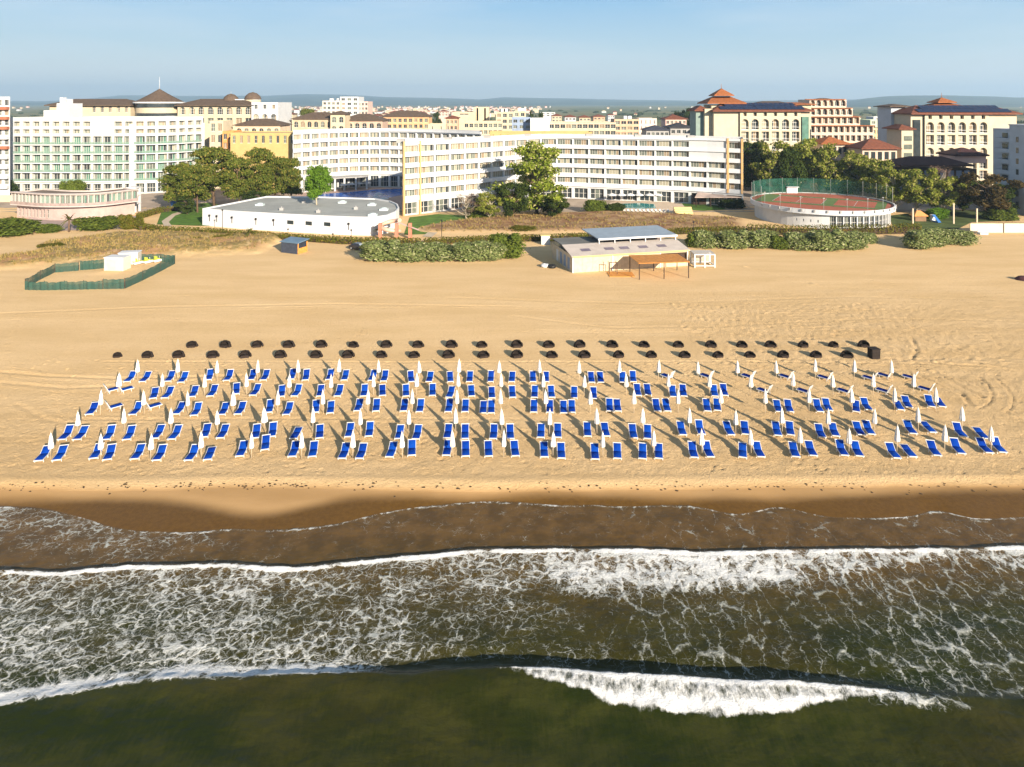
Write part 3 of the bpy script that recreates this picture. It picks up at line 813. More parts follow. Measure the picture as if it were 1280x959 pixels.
LM = {'up': lounger_meshes(R(38)), 'flat': lounger_meshes(R(8)), 'mid': lounger_meshes(R(64)), 'up2': lounger_meshes(R(32)), 'up3': lounger_meshes(R(46))}
def make_lounger(ms):
    r = empty('sun_lounger')
    for nm, me in zip(('frame', 'seat', 'backrest'), ms): link(nm, me, r)
    return r
def copy_tree(o):
    c = o.copy(); COL.objects.link(c)
    for ch in o.children:
        k = ch.copy(); COL.objects.link(k); k.parent = c
        for g in ch.children:
            q = g.copy(); COL.objects.link(q); q.parent = k
    return c
ORD = ['zeroth', 'first', 'second', 'third', 'fourth', 'fifth', 'sixth', 'seventh', 'eighth', 'ninth', 'tenth', 'eleventh', 'twelfth',
       'thirteenth', 'fourteenth', 'fifteenth', 'sixteenth', 'seventeenth', 'eighteenth', 'nineteenth', 'twentieth', 'twenty-first', 'twenty-second',
       'twenty-third', 'twenty-fourth', 'twenty-fifth', 'twenty-sixth']
ROWN = {1: 'in the row nearest the sea', 2: 'in the second row from the sea', 3: 'in the middle row', 4: 'in the second row from the back', 5: 'in the backmost row'}

# closed parasol
CANV = PM('white_canvas', (0.72, 0.70, 0.66), 0.85, 0.06, 3.0)
POLE = PM('pale_wood_pole', (0.55, 0.46, 0.34), 0.6, 0.1, 3.0)
def parasol_meshes():
    p = MB(); p.tube([(0, 0, -0.1), (0, 0, 2.5)], 0.032, 8)
    b = MB(); b.lathe([(0.0, 0.10), (0.12, 0.10), (0.19, 0.02), (0.2, -0.05)], 12)
    c = MB()
    pl = lambda a, z: 1 + 0.22 * math.cos(8 * a) * (1 if z < 2.2 else 0.4)
    c.lathe([(0.05, 1.02), (0.16, 0.99), (0.195, 1.06), (0.20, 1.25), (0.18, 1.5), (0.15, 1.62), (0.155, 1.72), (0.125, 2.02), (0.075, 2.28), (0.02, 2.46)], 32, 0, True, pl)
    f = MB(); f.lathe([(0.0, 2.47), (0.035, 2.5), (0.03, 2.55), (0.0, 2.58)], 8)
    st = MB(); st.lathe([(0.155, 1.585), (0.178, 1.62), (0.155, 1.655)], 16)
    return [('strap', st.mesh('strap', [LWHITE])), ('pole', p.mesh('pole', [POLE])), ('canopy', c.mesh('canopy', [CANV])), ('finial', f.mesh('finial', [POLE]))]
PMS = parasol_meshes()
def make_parasol():
    r = empty('parasol')
    d_ = {nm: link(nm, me, r) for nm, me in PMS}
    d_['strap'].parent = d_['canopy']
    return r
proto_p = None
upos = {}
for row in range(1, 6):
    us = sorted(UR[row])
    upos[row] = []
    for k, (px, py, wd) in enumerate(us):
        x, y = G(px, py)
        o = make_parasol() if proto_p is None else copy_tree(proto_p)
        proto_p = proto_p or o
        o.location = (x, y, -0.03)
        h = random.uniform(0.95, 1.06)
        o.scale = (wd * random.uniform(0.92, 1.12), wd * random.uniform(0.92, 1.12), h)
        o.rotation_euler = (R(random.uniform(-1.8, 1.8)), R(random.uniform(-1.8, 1.8)), random.uniform(0, 6))
        loose = 'loosely folded wide' if wd > 1.1 else 'closed'
        tag(o, f'{loose} white parasol, {ORD[k + 1]} from the left {ROWN[row]}', 'parasol', 'closed parasols on the sand')
        upos[row].append((px, ORD[k + 1]))
protos = {}
used = {}
for row in range(1, 6):
    for (fx, fy, hx_, st) in sorted(LR[row]):
        key = {'turned': 'mid', 'side': 'mid'}.get(st, st)
        if key == 'up': key = random.choice(['up', 'up', 'up2', 'up3'])
        zf = 0.3
        if st == 'side': fx, hx_ = hx_, fx
        x, y = G(fx, fy - (7.0 if st == 'side' else 4.0 if st == 'turned' else 0), zf)
        if st == 'turned':
            ang = R(135)        # head points left and towards the sea
        elif st == 'side':
            ang = R(-138)       # head points right and a little towards the sea
        else:
            Lh, zh = (1.95, 0.42) if st == 'flat' else (1.80, 0.72)
            best = (9e9, 0)
            for a in np.linspace(-0.6, 0.6, 121):
                hx2 = x - math.sin(a) * Lh; hy2 = y + math.cos(a) * Lh
                e = abs(640 + hx2 * FPX / hy2 - hx_)
                best = min(best, (e, a))
            ang = best[1]
        o = make_lounger(LM[key]) if key not in protos else copy_tree(protos[key])
        protos.setdefault(key, o)
        o.location = (x, y, 0.0)
        o.rotation_euler = (0, 0, ang)
        cx = (fx + hx_) / 2
        up = min(upos[row], key=lambda u: abs(u[0] - cx))
        side = 'left' if cx < up[0] else 'right'
        kk = (row, up[1], side)
        used[kk] = used.get(kk, 0) + 1
        pre = {1: '', 2: 'second ', 3: 'third '}[used[kk]]
        look = {'up': 'blue sun lounger', 'flat': 'flat blue lounger', 'turned': 'sideways white-and-blue lounger', 'side': 'sideways pale lounger'}[st]
        tag(o, f'{pre}{look} {side} of the {up[1]} parasol {ROWN[row]}', 'sun lounger', 'blue sun loungers in rows on the beach')

# dark dome shaped bundles behind the loungers
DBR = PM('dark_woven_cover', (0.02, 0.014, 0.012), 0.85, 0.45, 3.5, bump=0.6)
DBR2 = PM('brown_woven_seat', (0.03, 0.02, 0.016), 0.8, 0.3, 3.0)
def shelter_meshes():
    c = MB()
    n, m = 18, 9
    vs = []
    for sh, off in ((1.0, 0), (0.93, 1)):
        for j in range(m + 1):
            el = (PI / 2) * j / m
            for i in range(n + 1):
                a = PI * (-0.16) + PI * 1.32 * i / n
                rr = sh * (1 + 0.05 * math.sin(5 * a + j))
                vs.append((0.86 * rr * math.cos(el) * math.cos(a), 0.62 * rr * math.cos(el) * math.sin(a), 1.02 * rr * math.sin(el) ** 0.8))
    K = (n + 1) * (m + 1)
    fs = []
    for j in range(m):
        for i in range(n):
            q = (j * (n + 1) + i, j * (n + 1) + i + 1, (j + 1) * (n + 1) + i + 1, (j + 1) * (n + 1) + i)
            fs.append(q); fs.append(tuple(K + t_ for t_ in q[::-1]))
        for i in (0, n):
            a = j * (n + 1) + i; b = (j + 1) * (n + 1) + i
            fs.append((a, b, K + b, K + a))
    c.add(vs, fs, 0, True)
    s = MB(); rounded_pad(s, -0.55, 0.55, -0.55, 0.3, 0.0, 0.36)
    return c.mesh('hood', [DBR]), s.mesh('seat', [DBR2])
SHM = shelter_meshes()
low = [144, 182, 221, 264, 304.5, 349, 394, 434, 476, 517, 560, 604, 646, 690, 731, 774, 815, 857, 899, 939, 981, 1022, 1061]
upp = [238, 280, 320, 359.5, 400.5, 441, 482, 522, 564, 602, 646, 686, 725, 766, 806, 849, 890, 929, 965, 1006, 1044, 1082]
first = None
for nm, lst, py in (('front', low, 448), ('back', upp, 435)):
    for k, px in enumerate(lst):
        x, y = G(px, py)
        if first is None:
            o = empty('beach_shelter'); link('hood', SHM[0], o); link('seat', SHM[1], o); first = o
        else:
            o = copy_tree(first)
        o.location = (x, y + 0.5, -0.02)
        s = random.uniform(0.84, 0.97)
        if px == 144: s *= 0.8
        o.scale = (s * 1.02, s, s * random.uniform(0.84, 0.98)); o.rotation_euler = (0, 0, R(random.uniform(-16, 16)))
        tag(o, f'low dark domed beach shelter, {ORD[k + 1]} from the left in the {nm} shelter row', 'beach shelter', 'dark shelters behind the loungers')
x, y = G(1095.5, 449)
o = thing('storage_crate', 'square dark crate at the right end of the dark shelters', 'crate', (x, y, 0), R(8))
m = MB(); m.box(-0.55, 0.55, 0, 1.0, 0, 1.15); m.build('crate_body', DBR, o)
m = MB(); m.box(-0.6, 0.6, -0.05, 1.05, 1.152, 1.25); m.build('lid', DBR, o)

# seaweed line
def scatter_lumps(name, pts, rmin, rmax, mat, zf=None):
    mb = MB()
    for (x, y, z) in pts:
        r = random.uniform(rmin, rmax); a = random.uniform(0, 6)
        n = 6
        vs = [(x + r * random.uniform(.6, 1.4) * math.cos(a + 2 * PI * k / n), y + 0.6 * r * random.uniform(.6, 1.3) * math.sin(a + 2 * PI * k / n), z - 0.03) for k in range(n)] + [(x, y, z + r * 0.35)]
        mb.add(vs, [(k, (k + 1) % n, n) for k in range(n)], 0)
    return mb.build(name, mat)
WEED = PM('dark_seaweed', (0.05, 0.032, 0.016), 0.9, 0.3, 3)
pts = []
for i in range(900):
    px = random.uniform(-60, 1340)
    d = fbm(np.array(px * 0.02), np.array(3.3))
    if random.random() > (0.15 + 1.4 * max(0, d - 0.4)): continue
    py = 604 + random.gauss(2, 2.4) + (5 * random.random() if random.random() < 0.15 else 0)
    x, y = G(px, py, -0.05)
    tt = (y - float(on(SWASH, x))) / max(float(on(BERM, x)) - float(on(SWASH, x)), 0.5)
    z = -0.1 + (0.06 if tt > 0.95 else 0) - 0.3 * max(0, 0.95 - tt)
    pts.append((x, y, SEA + 0.40 * max(0.0, min(1, tt)) ** 0.9 + 0.02 if tt < 0.96 else -0.02))
tag(scatter_lumps('seaweed', pts, 0.05, 0.17, WEED), 'dark scraps of seaweed along the edge of the dry sand', 'seaweed', None, 'stuff')

# ------------------------------------------------------------------ buildings
def net_mat(name, rgb, alpha=0.5):
    t = NT(name)
    t.set(t.b.inputs['Base Color'], (*rgb, 1)); t.b.inputs['Roughness'].default_value = 0.9
    tr = t.n('BsdfTransparent')
    p = t.pos()
    f = t.rng(t.noise(p, 0.5, 3), 0.3, 0.7, alpha - 0.12, alpha + 0.12)
    mx = t.n('MixShader', Fac=f, i1=tr, i2=t.b)
    t.t.links.new(mx.outputs[0], t.out.inputs['Surface'])
    return t.m
class Path:
    def __init__(s, pts):
        s.p = [Vector((a, b)) for a, b in pts]
        s.c = [0.0]
        for i in range(len(s.p) - 1): s.c.append(s.c[-1] + (s.p[i + 1] - s.p[i]).length)
        s.L = s.c[-1]
    def at(s, u, n=0.0):
        u = min(max(u, 0.0), s.L)
        i = 0
        while i < len(s.p) - 2 and u > s.c[i + 1]: i += 1
        f = (u - s.c[i]) / (s.c[i + 1] - s.c[i])
        q = s.p[i].lerp(s.p[i + 1], f)
        d = (s.p[i + 1] - s.p[i]).normalized()
        return q.x + d.y * n, q.y - d.x * n
    def ang(s, u):
        a, b = s.at(u - 0.2), s.at(u + 0.2)
        return math.atan2(b[1] - a[1], b[0] - a[0])

def curved(pts, n=24):
    """Catmull-Rom through the measured points"""
    P_ = [Vector(p) for p in pts]
    P_ = [P_[0] * 2 - P_[1]] + P_ + [P_[-1] * 2 - P_[-2]]
    out = []
    for i in range(1, len(P_) - 2):
        for k in range(n):
            t = k / n
            a, b, c, d = P_[i - 1:i + 3]
            out.append(tuple(0.5 * ((2 * b) + (c - a) * t + (2 * a - 5 * b + 4 * c - d) * t * t + (3 * b - a - 3 * c + d) * t ** 3)))
    out.append(tuple(P_[-2]))
    return out

# unit window panes: x -0.5..0.5, z 0..1, facing -y
WM = [GLASS, CURT, CURT2, GRGL, FRAME, GREENGL]
def win_unit(cols, fr=0.02, rows=1, rs=None):
    mb = MB()
    xs = [i / len(cols) - 0.5 for i in range(len(cols) + 1)]
    for i, c in enumerate(cols):
        mb.quad((xs[i], 0, 0), (xs[i + 1], 0, 0), (xs[i + 1], 0, 1), (xs[i], 0, 1), c)
    for i, x in enumerate(xs):
        f = fr
        mb.box(max(-0.5, x - f / 2), min(0.5, x + f / 2), -0.05, -0.004, 0, 1, 4)
    mb.box(-0.5, 0.5, -0.06, -0.005, 0.955, 1, 4)
    mb.box(-0.5, 0.5, -0.06, -0.005, 0, 0.045, 4)
    for k in range(1, rows):
        mb.box(-0.5, 0.5, -0.055, -0.006, k / rows - 0.012, k / rows + 0.012, 4)
    return mb
def win_set(kind, n, seed):
    rr = random.Random(seed)
    out = []
    for i in range(n):
        if kind == 'curtained':
            c = [rr.choices([0, 1, 2, 3], [2, 5, 2, 4])[0] for _ in range(rr.choice([4, 5, 6]))]
            out.append(win_unit(c, 0.016))
        elif kind == 'balcony':
            c = [rr.choices([0, 1, 3, 5], [3, 2, 3, 4])[0] for _ in range(rr.choice([3, 4]))]
            out.append(win_unit(c, 0.03))
        elif kind == 'dark':
            c = [rr.choices([0, 3, 2], [5, 2, 1.2])[0] for _ in range(2)]
            out.append(win_unit(c, 0.035, rr.choice([1, 2])))
        elif kind == 'shop':
            c = [rr.choices([0, 3], [3, 1])[0] for _ in range(3)]
            out.append(win_unit(c, 0.03, 2))
        elif kind == 'arch':
            c = [rr.choices([0, 2, 1], [2, 4, 2])[0] for _ in range(3)]
            out.append(win_unit(c, 0.03, 3))
    return out
WSETS = {k: win_set(k, 7, i) for i, k in enumerate(('curtained', 'balcony', 'dark', 'shop', 'arch'))}
WMESH = {k: [m.mesh('window', WM) for m in v] for k, v in WSETS.items()}

class Wins:
    """places windows on one building: the first 100 as parts, the rest as one part"""
    def __init__(s, parent): s.p, s.n, s.over, s.r = parent, 0, MB(), random.Random(len(parent.name) + int(abs(parent.location.x)))
    def put(s, x, y, z, w, h, ang, kind):
        k = s.r.randrange(len(WMESH[kind]))
        flip = s.r.choice([-1, 1])
        if s.n < 99:
            o = link('window', WMESH[kind][k], s.p)
            o.location = Vector((x, y, z)) - s.p.location
            o.rotation_euler = (0, 0, ang); o.scale = (w, 1, h)
        else:
            M = Matrix.Translation(Vector((x, y, z)) - s.p.location) @ Matrix.Rotation(ang, 4, 'Z') @ Matrix.Diagonal((w, 1, h, 1))
            src = WSETS[kind][k]
            b = len(s.over.v)
            s.over.v.extend(tuple(M @ Vector(v)) for v in src.v)
            for f, m in zip(src.f, src.m):
                s.over.f.append([b + i for i in f]); s.over.m.append(m); s.over.sm.append(False)
        s.n += 1
    def done(s):
        if s.over.v:
            o = s.over.build('windows', WM, s.p); o['kind'] = 'stuff'

def facade(mb, path, us, zs, cells, rec, wins, off, mi=0, base=(0, 0, 0)):
    """wall skin with real openings; cells[j][i] = (l, r, b, t, kind, arch) margins in metres, or None"""
    bx0, by0, bz0 = base
    def p(u, n, z):
        x, y = path.at(u, n + off); return (x - bx0, y - by0, z - bz0)
    for j in range(len(zs) - 1):
        for i in range(len(us) - 1):
            u0, u1, z0, z1 = us[i], us[i + 1], zs[j], zs[j + 1]
            c = cells(i, j) if callable(cells) else cells[j][i]
            if c is None:
                mb.quad(p(u0, 0, z0), p(u1, 0, z0), p(u1, 0, z1), p(u0, 0, z1), mi); continue
            l, r, b, t, kind, arch = c
            ul, ur, zb, zt = u0 + l, u1 - r, z0 + b, z1 - t
            if l > 0: mb.quad(p(u0, 0, z0), p(ul, 0, z0), p(ul, 0, z1), p(u0, 0, z1), mi)
            if r > 0: mb.quad(p(ur, 0, z0), p(u1, 0, z0), p(u1, 0, z1), p(ur, 0, z1), mi)
            if b > 0: mb.quad(p(ul, 0, z0), p(ur, 0, z0), p(ur, 0, zb), p(ul, 0, zb), mi)
            if arch:
                n = 8; ra = (ur - ul) / 2; ry = min(ra, (zt - zb) * 0.6)
                A = [(ul + ra - ra * math.cos(PI * k / n), zt - ry + ry * math.sin(PI * k / n)) for k in range(n + 1)]
                for k in range(n):
                    (a0, h0), (a1, h1) = A[k], A[k + 1]
                    mb.quad(p(a0, 0, h0), p(a1, 0, h1), p(a1, 0, z1), p(a0, 0, z1), mi)
                    mb.quad(p(a0, 0, h0), p(a0, -rec, h0), p(a1, -rec, h1), p(a1, 0, h1), mi)
                zl = zt - ry
            else:
                if t > 0: mb.quad(p(ul, 0, zt), p(ur, 0, zt), p(ur, 0, z1), p(ul, 0, z1), mi)
                mb.quad(p(ul, 0, zt), p(ul, -rec, zt), p(ur, -rec, zt), p(ur, 0, zt), mi)
                zl = zt
            mb.quad(p(ul, 0, zb), p(ur, 0, zb), p(ur, -rec, zb), p(ul, -rec, zb), mi)
            mb.quad(p(ul, 0, zb), p(ul, -rec, zb), p(ul, -rec, zl), p(ul, 0, zl), mi)
            mb.quad(p(ur, 0, zb), p(ur, 0, zl), p(ur, -rec, zl), p(ur, -rec, zb), mi)
            a, bb = p(ul, -rec, 0), p(ur, -rec, 0)
            ww = math.hypot(bb[0] - a[0], bb[1] - a[1])
            wins.put((a[0] + bb[0]) / 2 + bx0, (a[1] + bb[1]) / 2 + by0, zb, ww, zt - zb, math.atan2(bb[1] - a[1], bb[0] - a[0]), kind)

def shell(mb, path, us, off, depth, z0, zroof, ztop, base=(0, 0, 0), mi=0, mroof=1, back=None, radial=None):
    """side walls, back wall and roof behind a facade"""
    f = [path.at(u, off) for u in us]
    if radial is not None:
        back = [(x * (1 + depth / y) + radial * (1 - 2 * k / (len(f) - 1)), y + depth) for k, (x, y) in enumerate(f)][::-1]
    if back is None: back = [path.at(u, off - depth) for u in us][::-1]
    f = [(x - base[0], y - base[1]) for x, y in f]; bk = [(x - base[0], y - base[1]) for x, y in back]
    z0 -= base[2]; zroof -= base[2]; ztop -= base[2]
    ring = [f[-1]] + bk + [f[0]]
    for a, b in zip(ring[:-1], ring[1:]):
        mb.quad((*a, z0), (*b, z0), (*b, ztop), (*a, ztop), mi)
    # roof as strips between front and back
    if len(bk) == len(f):
        bb = bk[::-1]
        for i in range(len(f) - 1):
            mb.quad((*f[i], zroof), (*f[i + 1], zroof), (*bb[i + 1], zroof), (*bb[i], zroof), mroof)
    else:
        mb.add([(*q, zroof) for q in f + bk], [tuple(range(len(f) + len(bk)))], mroof)

def strip(mb, path, us, n0, n1, z0, z1, base, mi=0):
    """a slab or parapet that follows the facade"""
    a = [path.at(u, n0) for u in us]; b = [path.at(u, n1) for u in us]
    a = [(x - base[0], y - base[1]) for x, y in a]; b = [(x - base[0], y - base[1]) for x, y in b]
    z0 -= base[2]; z1 -= base[2]
    for i in range(len(us) - 1):
        mb.quad((*b[i], z0), (*b[i + 1], z0), (*b[i + 1], z1), (*b[i], z1), mi)
        mb.quad((*a[i + 1], z0), (*a[i], z0), (*a[i], z1), (*a[i + 1], z1), mi)
        mb.quad((*b[i], z1), (*b[i + 1], z1), (*a[i + 1], z1), (*a[i], z1), mi)
        mb.quad((*a[i], z0), (*a[i + 1], z0), (*b[i + 1], z0), (*b[i], z0), mi)
    mb.quad((*a[0], z0), (*b[0], z0), (*b[0], z1), (*a[0], z1), mi)
    mb.quad((*b[-1], z0), (*a[-1], z0), (*a[-1], z1), (*b[-1], z1), mi)

def X(px, d): return (xat(px, d), d)

# --- banded white hotels
def band_hotel(name, label, pts, floors, fh, gh, bay, depth, blank=(), ground='shop', radial=0.2):
    path = Path(curved(pts))
    x0, y0 = path.at(path.L / 2)
    root = thing(name, label, 'hotel', (x0, y0, 0))
    base = (x0, y0, 0)
    nb = round(path.L / bay)
    us = [path.L * i / nb for i in range(nb + 1)]
    zs = [0, gh] + [gh + fh * (k + 1) for k in range(floors)]
    ztop = zs[-1] + 1.0
    wins = Wins(root)
    mb = MB()
    def cell(i, j):
        if j == 0:
            return (0.45, 0.45, 0.15, 0.7, ground, False)
        if (i, j) in blank: return None
        return (0.28, 0.28, 1.12, 0.16, 'curtained', False)
    facade(mb, path, us, zs, cell, 0.7, wins, 0, 0, base)
    facade(mb, path, us, [zs[-1], ztop], lambda i, j: None, 0, wins, 0, 0, base)
    shell(mb, path, us, 0, depth, 0, zs[-1] + 0.35, ztop, base, 0, 1, None, radial)
    mb.build('wall', [WHITE, ROOFG], root)
    for k in range(floors):
        pb = MB(); strip(pb, path, us, 0.02, 0.42, zs[k + 1] - 0.10, zs[k + 1] + 1.18, base)
        pb.build('parapet', WHITE2, root)
    cb = MB(); strip(cb, path, us, 0.02, 0.45, zs[-1] + 0.25, zs[-1] + 1.06, base); cb.build('cornice', WHITE2, root)
    wins.done()
    return root, path, us, zs, base

vh_pts = [X(503, 198), X(600, 216), X(662, 232), X(700, 235), X(770, 229.5), X(860, 222), X(929, 214)]
vh, vp, vus, vzs, vb = band_hotel('white_hotel', 'long white V-shaped hotel with banded balconies behind the big yellow-green tree', vh_pts, 5, 3.23, 4.35, 5.6, 14,
    blank={(i, j) for i in (19,) for j in (4, 5)} | {(20, 5), (20, 4)})
# ochre piers and end frames
for u in (0.25, 5.75, vp.L - 4.6, vp.L - 0.25):
    m = MB(); strip(m, vp, [u - 0.3, u + 0.3], -0.02, 0.62, 0.05 if u < 20 else 4.4, vzs[-1] + 1.1, vb)
    m.build('pier', PM('ochre_pier', (0.60, 0.38, 0.17), 0.8, 0.1), vh)
for k in range(7):
    u = 3 + k * 17; x, y = vp.at(u, -6); x -= vb[0]; y -= vb[1]
    m = MB(); m.box(x - 1.2, x + 1.2, y - 1, y + 1, vzs[-1] + 0.36, vzs[-1] + 1.5, 0); m.build('roof_unit', GREYR, vh)
lh_pts = [X(366, 246), X(420, 260), X(480, 265), X(545, 256), X(602, 243)]
lh, lp, lus, lzs, lb = band_hotel('curved_hotel', 'curved white hotel with a dark ground-floor arcade behind the deep blue pool', lh_pts, 5, 3.25, 5.2, 3.9, 13, ground='shop')
# dark arcade roof over the pool terrace
m = MB(); strip(m, lp, [9 + 2 * k for k in range(12)], 0.5, 6.5, 4.6, 4.95, lb); m.build('terrace_roof', GREYR, lh)
for k in range(5):
    x, y = lp.at(9.5 + 5.2 * k, 6.0)
    m = MB(); m.box(x - lb[0] - 0.3, x - lb[0] + 0.3, y - lb[1] - 0.3, y - lb[1] + 0.3, 0, 4.59); m.build('column', WHITE, lh)

# --- left white hotel with green glass balconies
gp = Path(curved([X(14, 245), X(90, 244.5), X(165, 246), X(212, 251), X(254, 263)]))
gx0, gy0 = gp.at(gp.L / 2)
gh = thing('balcony_hotel', 'large white hotel with green glass balconies at the left behind the low curved pavilion', 'hotel', (gx0, gy0, 0))
gb = (gx0, gy0, 0)
gn = 19
gus = [gp.L * i / gn for i in range(gn + 1)]
gz = [0, 4.6] + [4.6 + 3.28 * (k + 1) for k in range(5)]
gz += [gz[-1] + 2.6, gz[-1] + 5.6]
gw = Wins(gh)
BALU = net_mat('pale_green_balustrade_glass', (0.20, 0.33, 0.27), 0.38)
m = MB()
def gcell(i, j):
    if j == 0: return (0.4, 0.4, 0.2, 0.9, 'shop', False)
    if j <= 5: return (0.22 if i % 2 else 0.42, 0.22 if i % 2 == 0 else 0.42, 0.0, 0.22, 'balcony', False)
    if i in (8, 9) and j >= 6: return None
    return (0.55, 0.55, 0.75, 0.3 if j == 6 else 0.5, 'curtained', False)
facade(m, gp, gus, gz, gcell, 1.3, gw, 0, 0, gb)
facade(m, gp, gus, [gz[-1], gz[-1] + 1.0], lambda i, j: None, 0, gw, 0, 0, gb)
shell(m, gp, gus, 0, 18, 0, gz[-1] + 0.3, gz[-1] + 1.0, gb, 0, 1)
m.build('wall', [PM('warm_white_render', (0.50, 0.515, 0.50), 0.75, 0.06), ROOFG], gh)
for k in range(1, 6):
    s = MB(); strip(s, gp, gus, 0.02, 0.55, gz[k] - 0.14, gz[k] + 0.16, gb); s.build('balcony_slab', WHITE2, gh)
    s = MB(); strip(s, gp, gus, 0.44, 0.48, gz[k] + 0.165, gz[k] + 1.05, gb); s.build('balustrade', BALU, gh)
for u in (0.4, gp.L * 0.62, gp.L * 0.995):
    s = MB(); strip(s, gp, [u - 0.6 if u > 1 else 0, u + 0.7 if u < gp.L - 2 else gp.L], -0.02, 0.7, 0.05, gz[-1] + (1.1 if u < 20 else -1.5), gb); s.build('pier', WHITE2, gh)
gw.done()
s = MB(); bxx, byy = gp.at(6, -8); bxx -= gx0; byy -= gy0
s.box(bxx, bxx + 5, byy, byy + 6, gz[-1] + 0.31, gz[-1] + 3.4); s.build('roof_house', WHITE2, gh)
s = MB(); s.box(bxx + 5.5, bxx + 10, byy - 1, byy + 7, gz[-1] + 0.31, gz[-1] + 6.0); s.box(bxx + 6, bxx + 7.2, byy, byy + 2, gz[-1] + 6.0, gz[-1] + 8.2); s.box(bxx + 8.6, bxx + 9.6, byy, byy + 2, gz[-1] + 6.0, gz[-1] + 7.6); s.build('roof_house', WHITE2, gh)

# --- low curved glazed pavilion in front of it
pp = Path(curved([X(14, 194), X(60, 189.5), X(120, 191), X(172, 200)]))
px0, py0 = pp.at(pp.L / 2)
pv = thing('pavilion', 'low curved pinkish pavilion with a glazed upper gallery below the green-balcony hotel', 'pavilion', (px0, py0, 0))
pb_ = (px0, py0, 0)
pus = [pp.L * i / 26 for i in range(27)]
pw_ = Wins(pv)
m = MB()
facade(m, pp, pus, [0, 3.9], lambda i, j: (0.2, 0.2, 0.4, 1.0, 'shop', False) if i < 9 else None, 0.6, pw_, -1.6, 2, pb_)
facade(m, pp, pus, [4.2, 7.4], lambda i, j: (0.12, 0.12, 0.5, 0.25, 'balcony', False), 0.3, pw_, 0, 0, pb_)
shell(m, pp, pus, 0, 9, 3.9, 7.0, 7.4, pb_, 0, 1)
strip(m, pp, pus, -1.6, 0.3, 3.9, 4.2, pb_)
m.build('wall', [PM('pale_pink_render', (0.48, 0.42, 0.40), 0.8, 0.1), PM('brown_gravel_roof', (0.17, 0.13, 0.10), 0.9, 0.2), PM('dusty_pink_render', (0.40, 0.31, 0.29), 0.8, 0.12)], pv)
s = MB(); strip(s, pp, pus, 0.2, 0.28, 4.21, 5.0, pb_); s.build('balustrade', PINKG, pv)
s = MB(); strip(s, pp, pus, -1.0, 0.5, 7.41, 7.65, pb_); s.build('eave', PM('pale_pink_render', (0.56, 0.45, 0.41)), pv)
pw_.done()
x, y = X(167, 206)
o = thing('stair_tower', 'slim white open tower at the right end of the curved pavilion', 'tower', (x, y, 0))
m = MB()
for sx in (-1, 1):
    for sy in (-1, 1): m.box(sx * 1.2 - 0.25, sx * 1.2 + 0.25, sy * 1.2 - 0.25, sy * 1.2 + 0.25, 0, 7.5)
for z in (2.4, 4.8, 7.1): m.box(-1.5, 1.5, -1.5, 1.5, z + 0.003, z + 0.4)
m.build('frame', WHITE2, o)
m = MB(); m.box(-0.9, 0.9, -1.0, -0.9, 0.2, 7.0); m.build('panel', WHITE, o)

# --- domed hotel behind the left hotel
d = 288
o = thing('domed_hotel', 'cream hotel with a round tower under a brown conical roof behind the green-balcony hotel', 'hotel', (xat(190, d), d, 0))
ox, oy = xat(190, d), d
def lx(px): return xat(px, d) - ox
wn = Wins(o)
m = MB()
zr = zat(132.5, d)
pth = Path([X(62, d), X(163, d)]); us = [pth.L * i / 10 for i in range(11)]
facade(m, pth, us, [20, zr - 3.6, zr + 0.5], lambda i, j: (1.0, 1.0, 0.9, 0.5, 'arch', True) if j == 1 and i > 4 else None, 0.6, wn, 0, 0, (ox, oy, 0))
shell(m, pth, us, 0, 16, 0, zr, zr, (ox, oy, 0), 0, 0)
m.build('wall', CREAM, o)
m = MB()
pth = Path([X(222, d), X(316, d)]); us = [pth.L * i / 8 for i in range(9)]
facade(m, pth, us, [14, zr - 8.6, zr - 4.6, zr], lambda i, j: (0.7, 0.7, 0.9, 0.5, 'arch' if j == 2 else 'dark', j == 2) if j else None, 0.6, wn, 0, 0, (ox, oy, 0))
shell(m, pth, us, 0, 16, 0, zr, zr, (ox, oy, 0), 0, 0)
m.build('wall', CREAM, o)
m = MB()
pth = Path([(xat(316, d), d - 1.5), (xat(349, d), d - 1.5)]); us = [pth.L * i / 3 for i in range(4)]
z2 = zat(128, d)
facade(m, pth, us, [8, 15, z2 - 11, z2 - 4, z2], lambda i, j: ((0.7, 0.7, 1.0, 0.9, 'arch', True) if j in (1, 2) else ((1.2, 1.2, 1.2, 1.0, 'dark', False) if j == 3 else None)), 0.6, wn, 0, 0, (ox, oy, 0))
shell(m, pth, us, 0, 18, 0, z2 - 0.3, z2, (ox, oy, 0), 0, 1)
m.build('end_block', [WHITE, ROOFG], o)
m = MB(); m.hip(lx(58), lx(166), -1.5, 17, zr + 0.4, zr + 3.0, 0, 0.4, 7); m.build('roof', BRT, o)
m = MB(); m.hip(lx(220), lx(319), -1.5, 17, zr + 0.4, zr + 3.0, 0, 0.4, 7); m.build('roof', BRT, o)
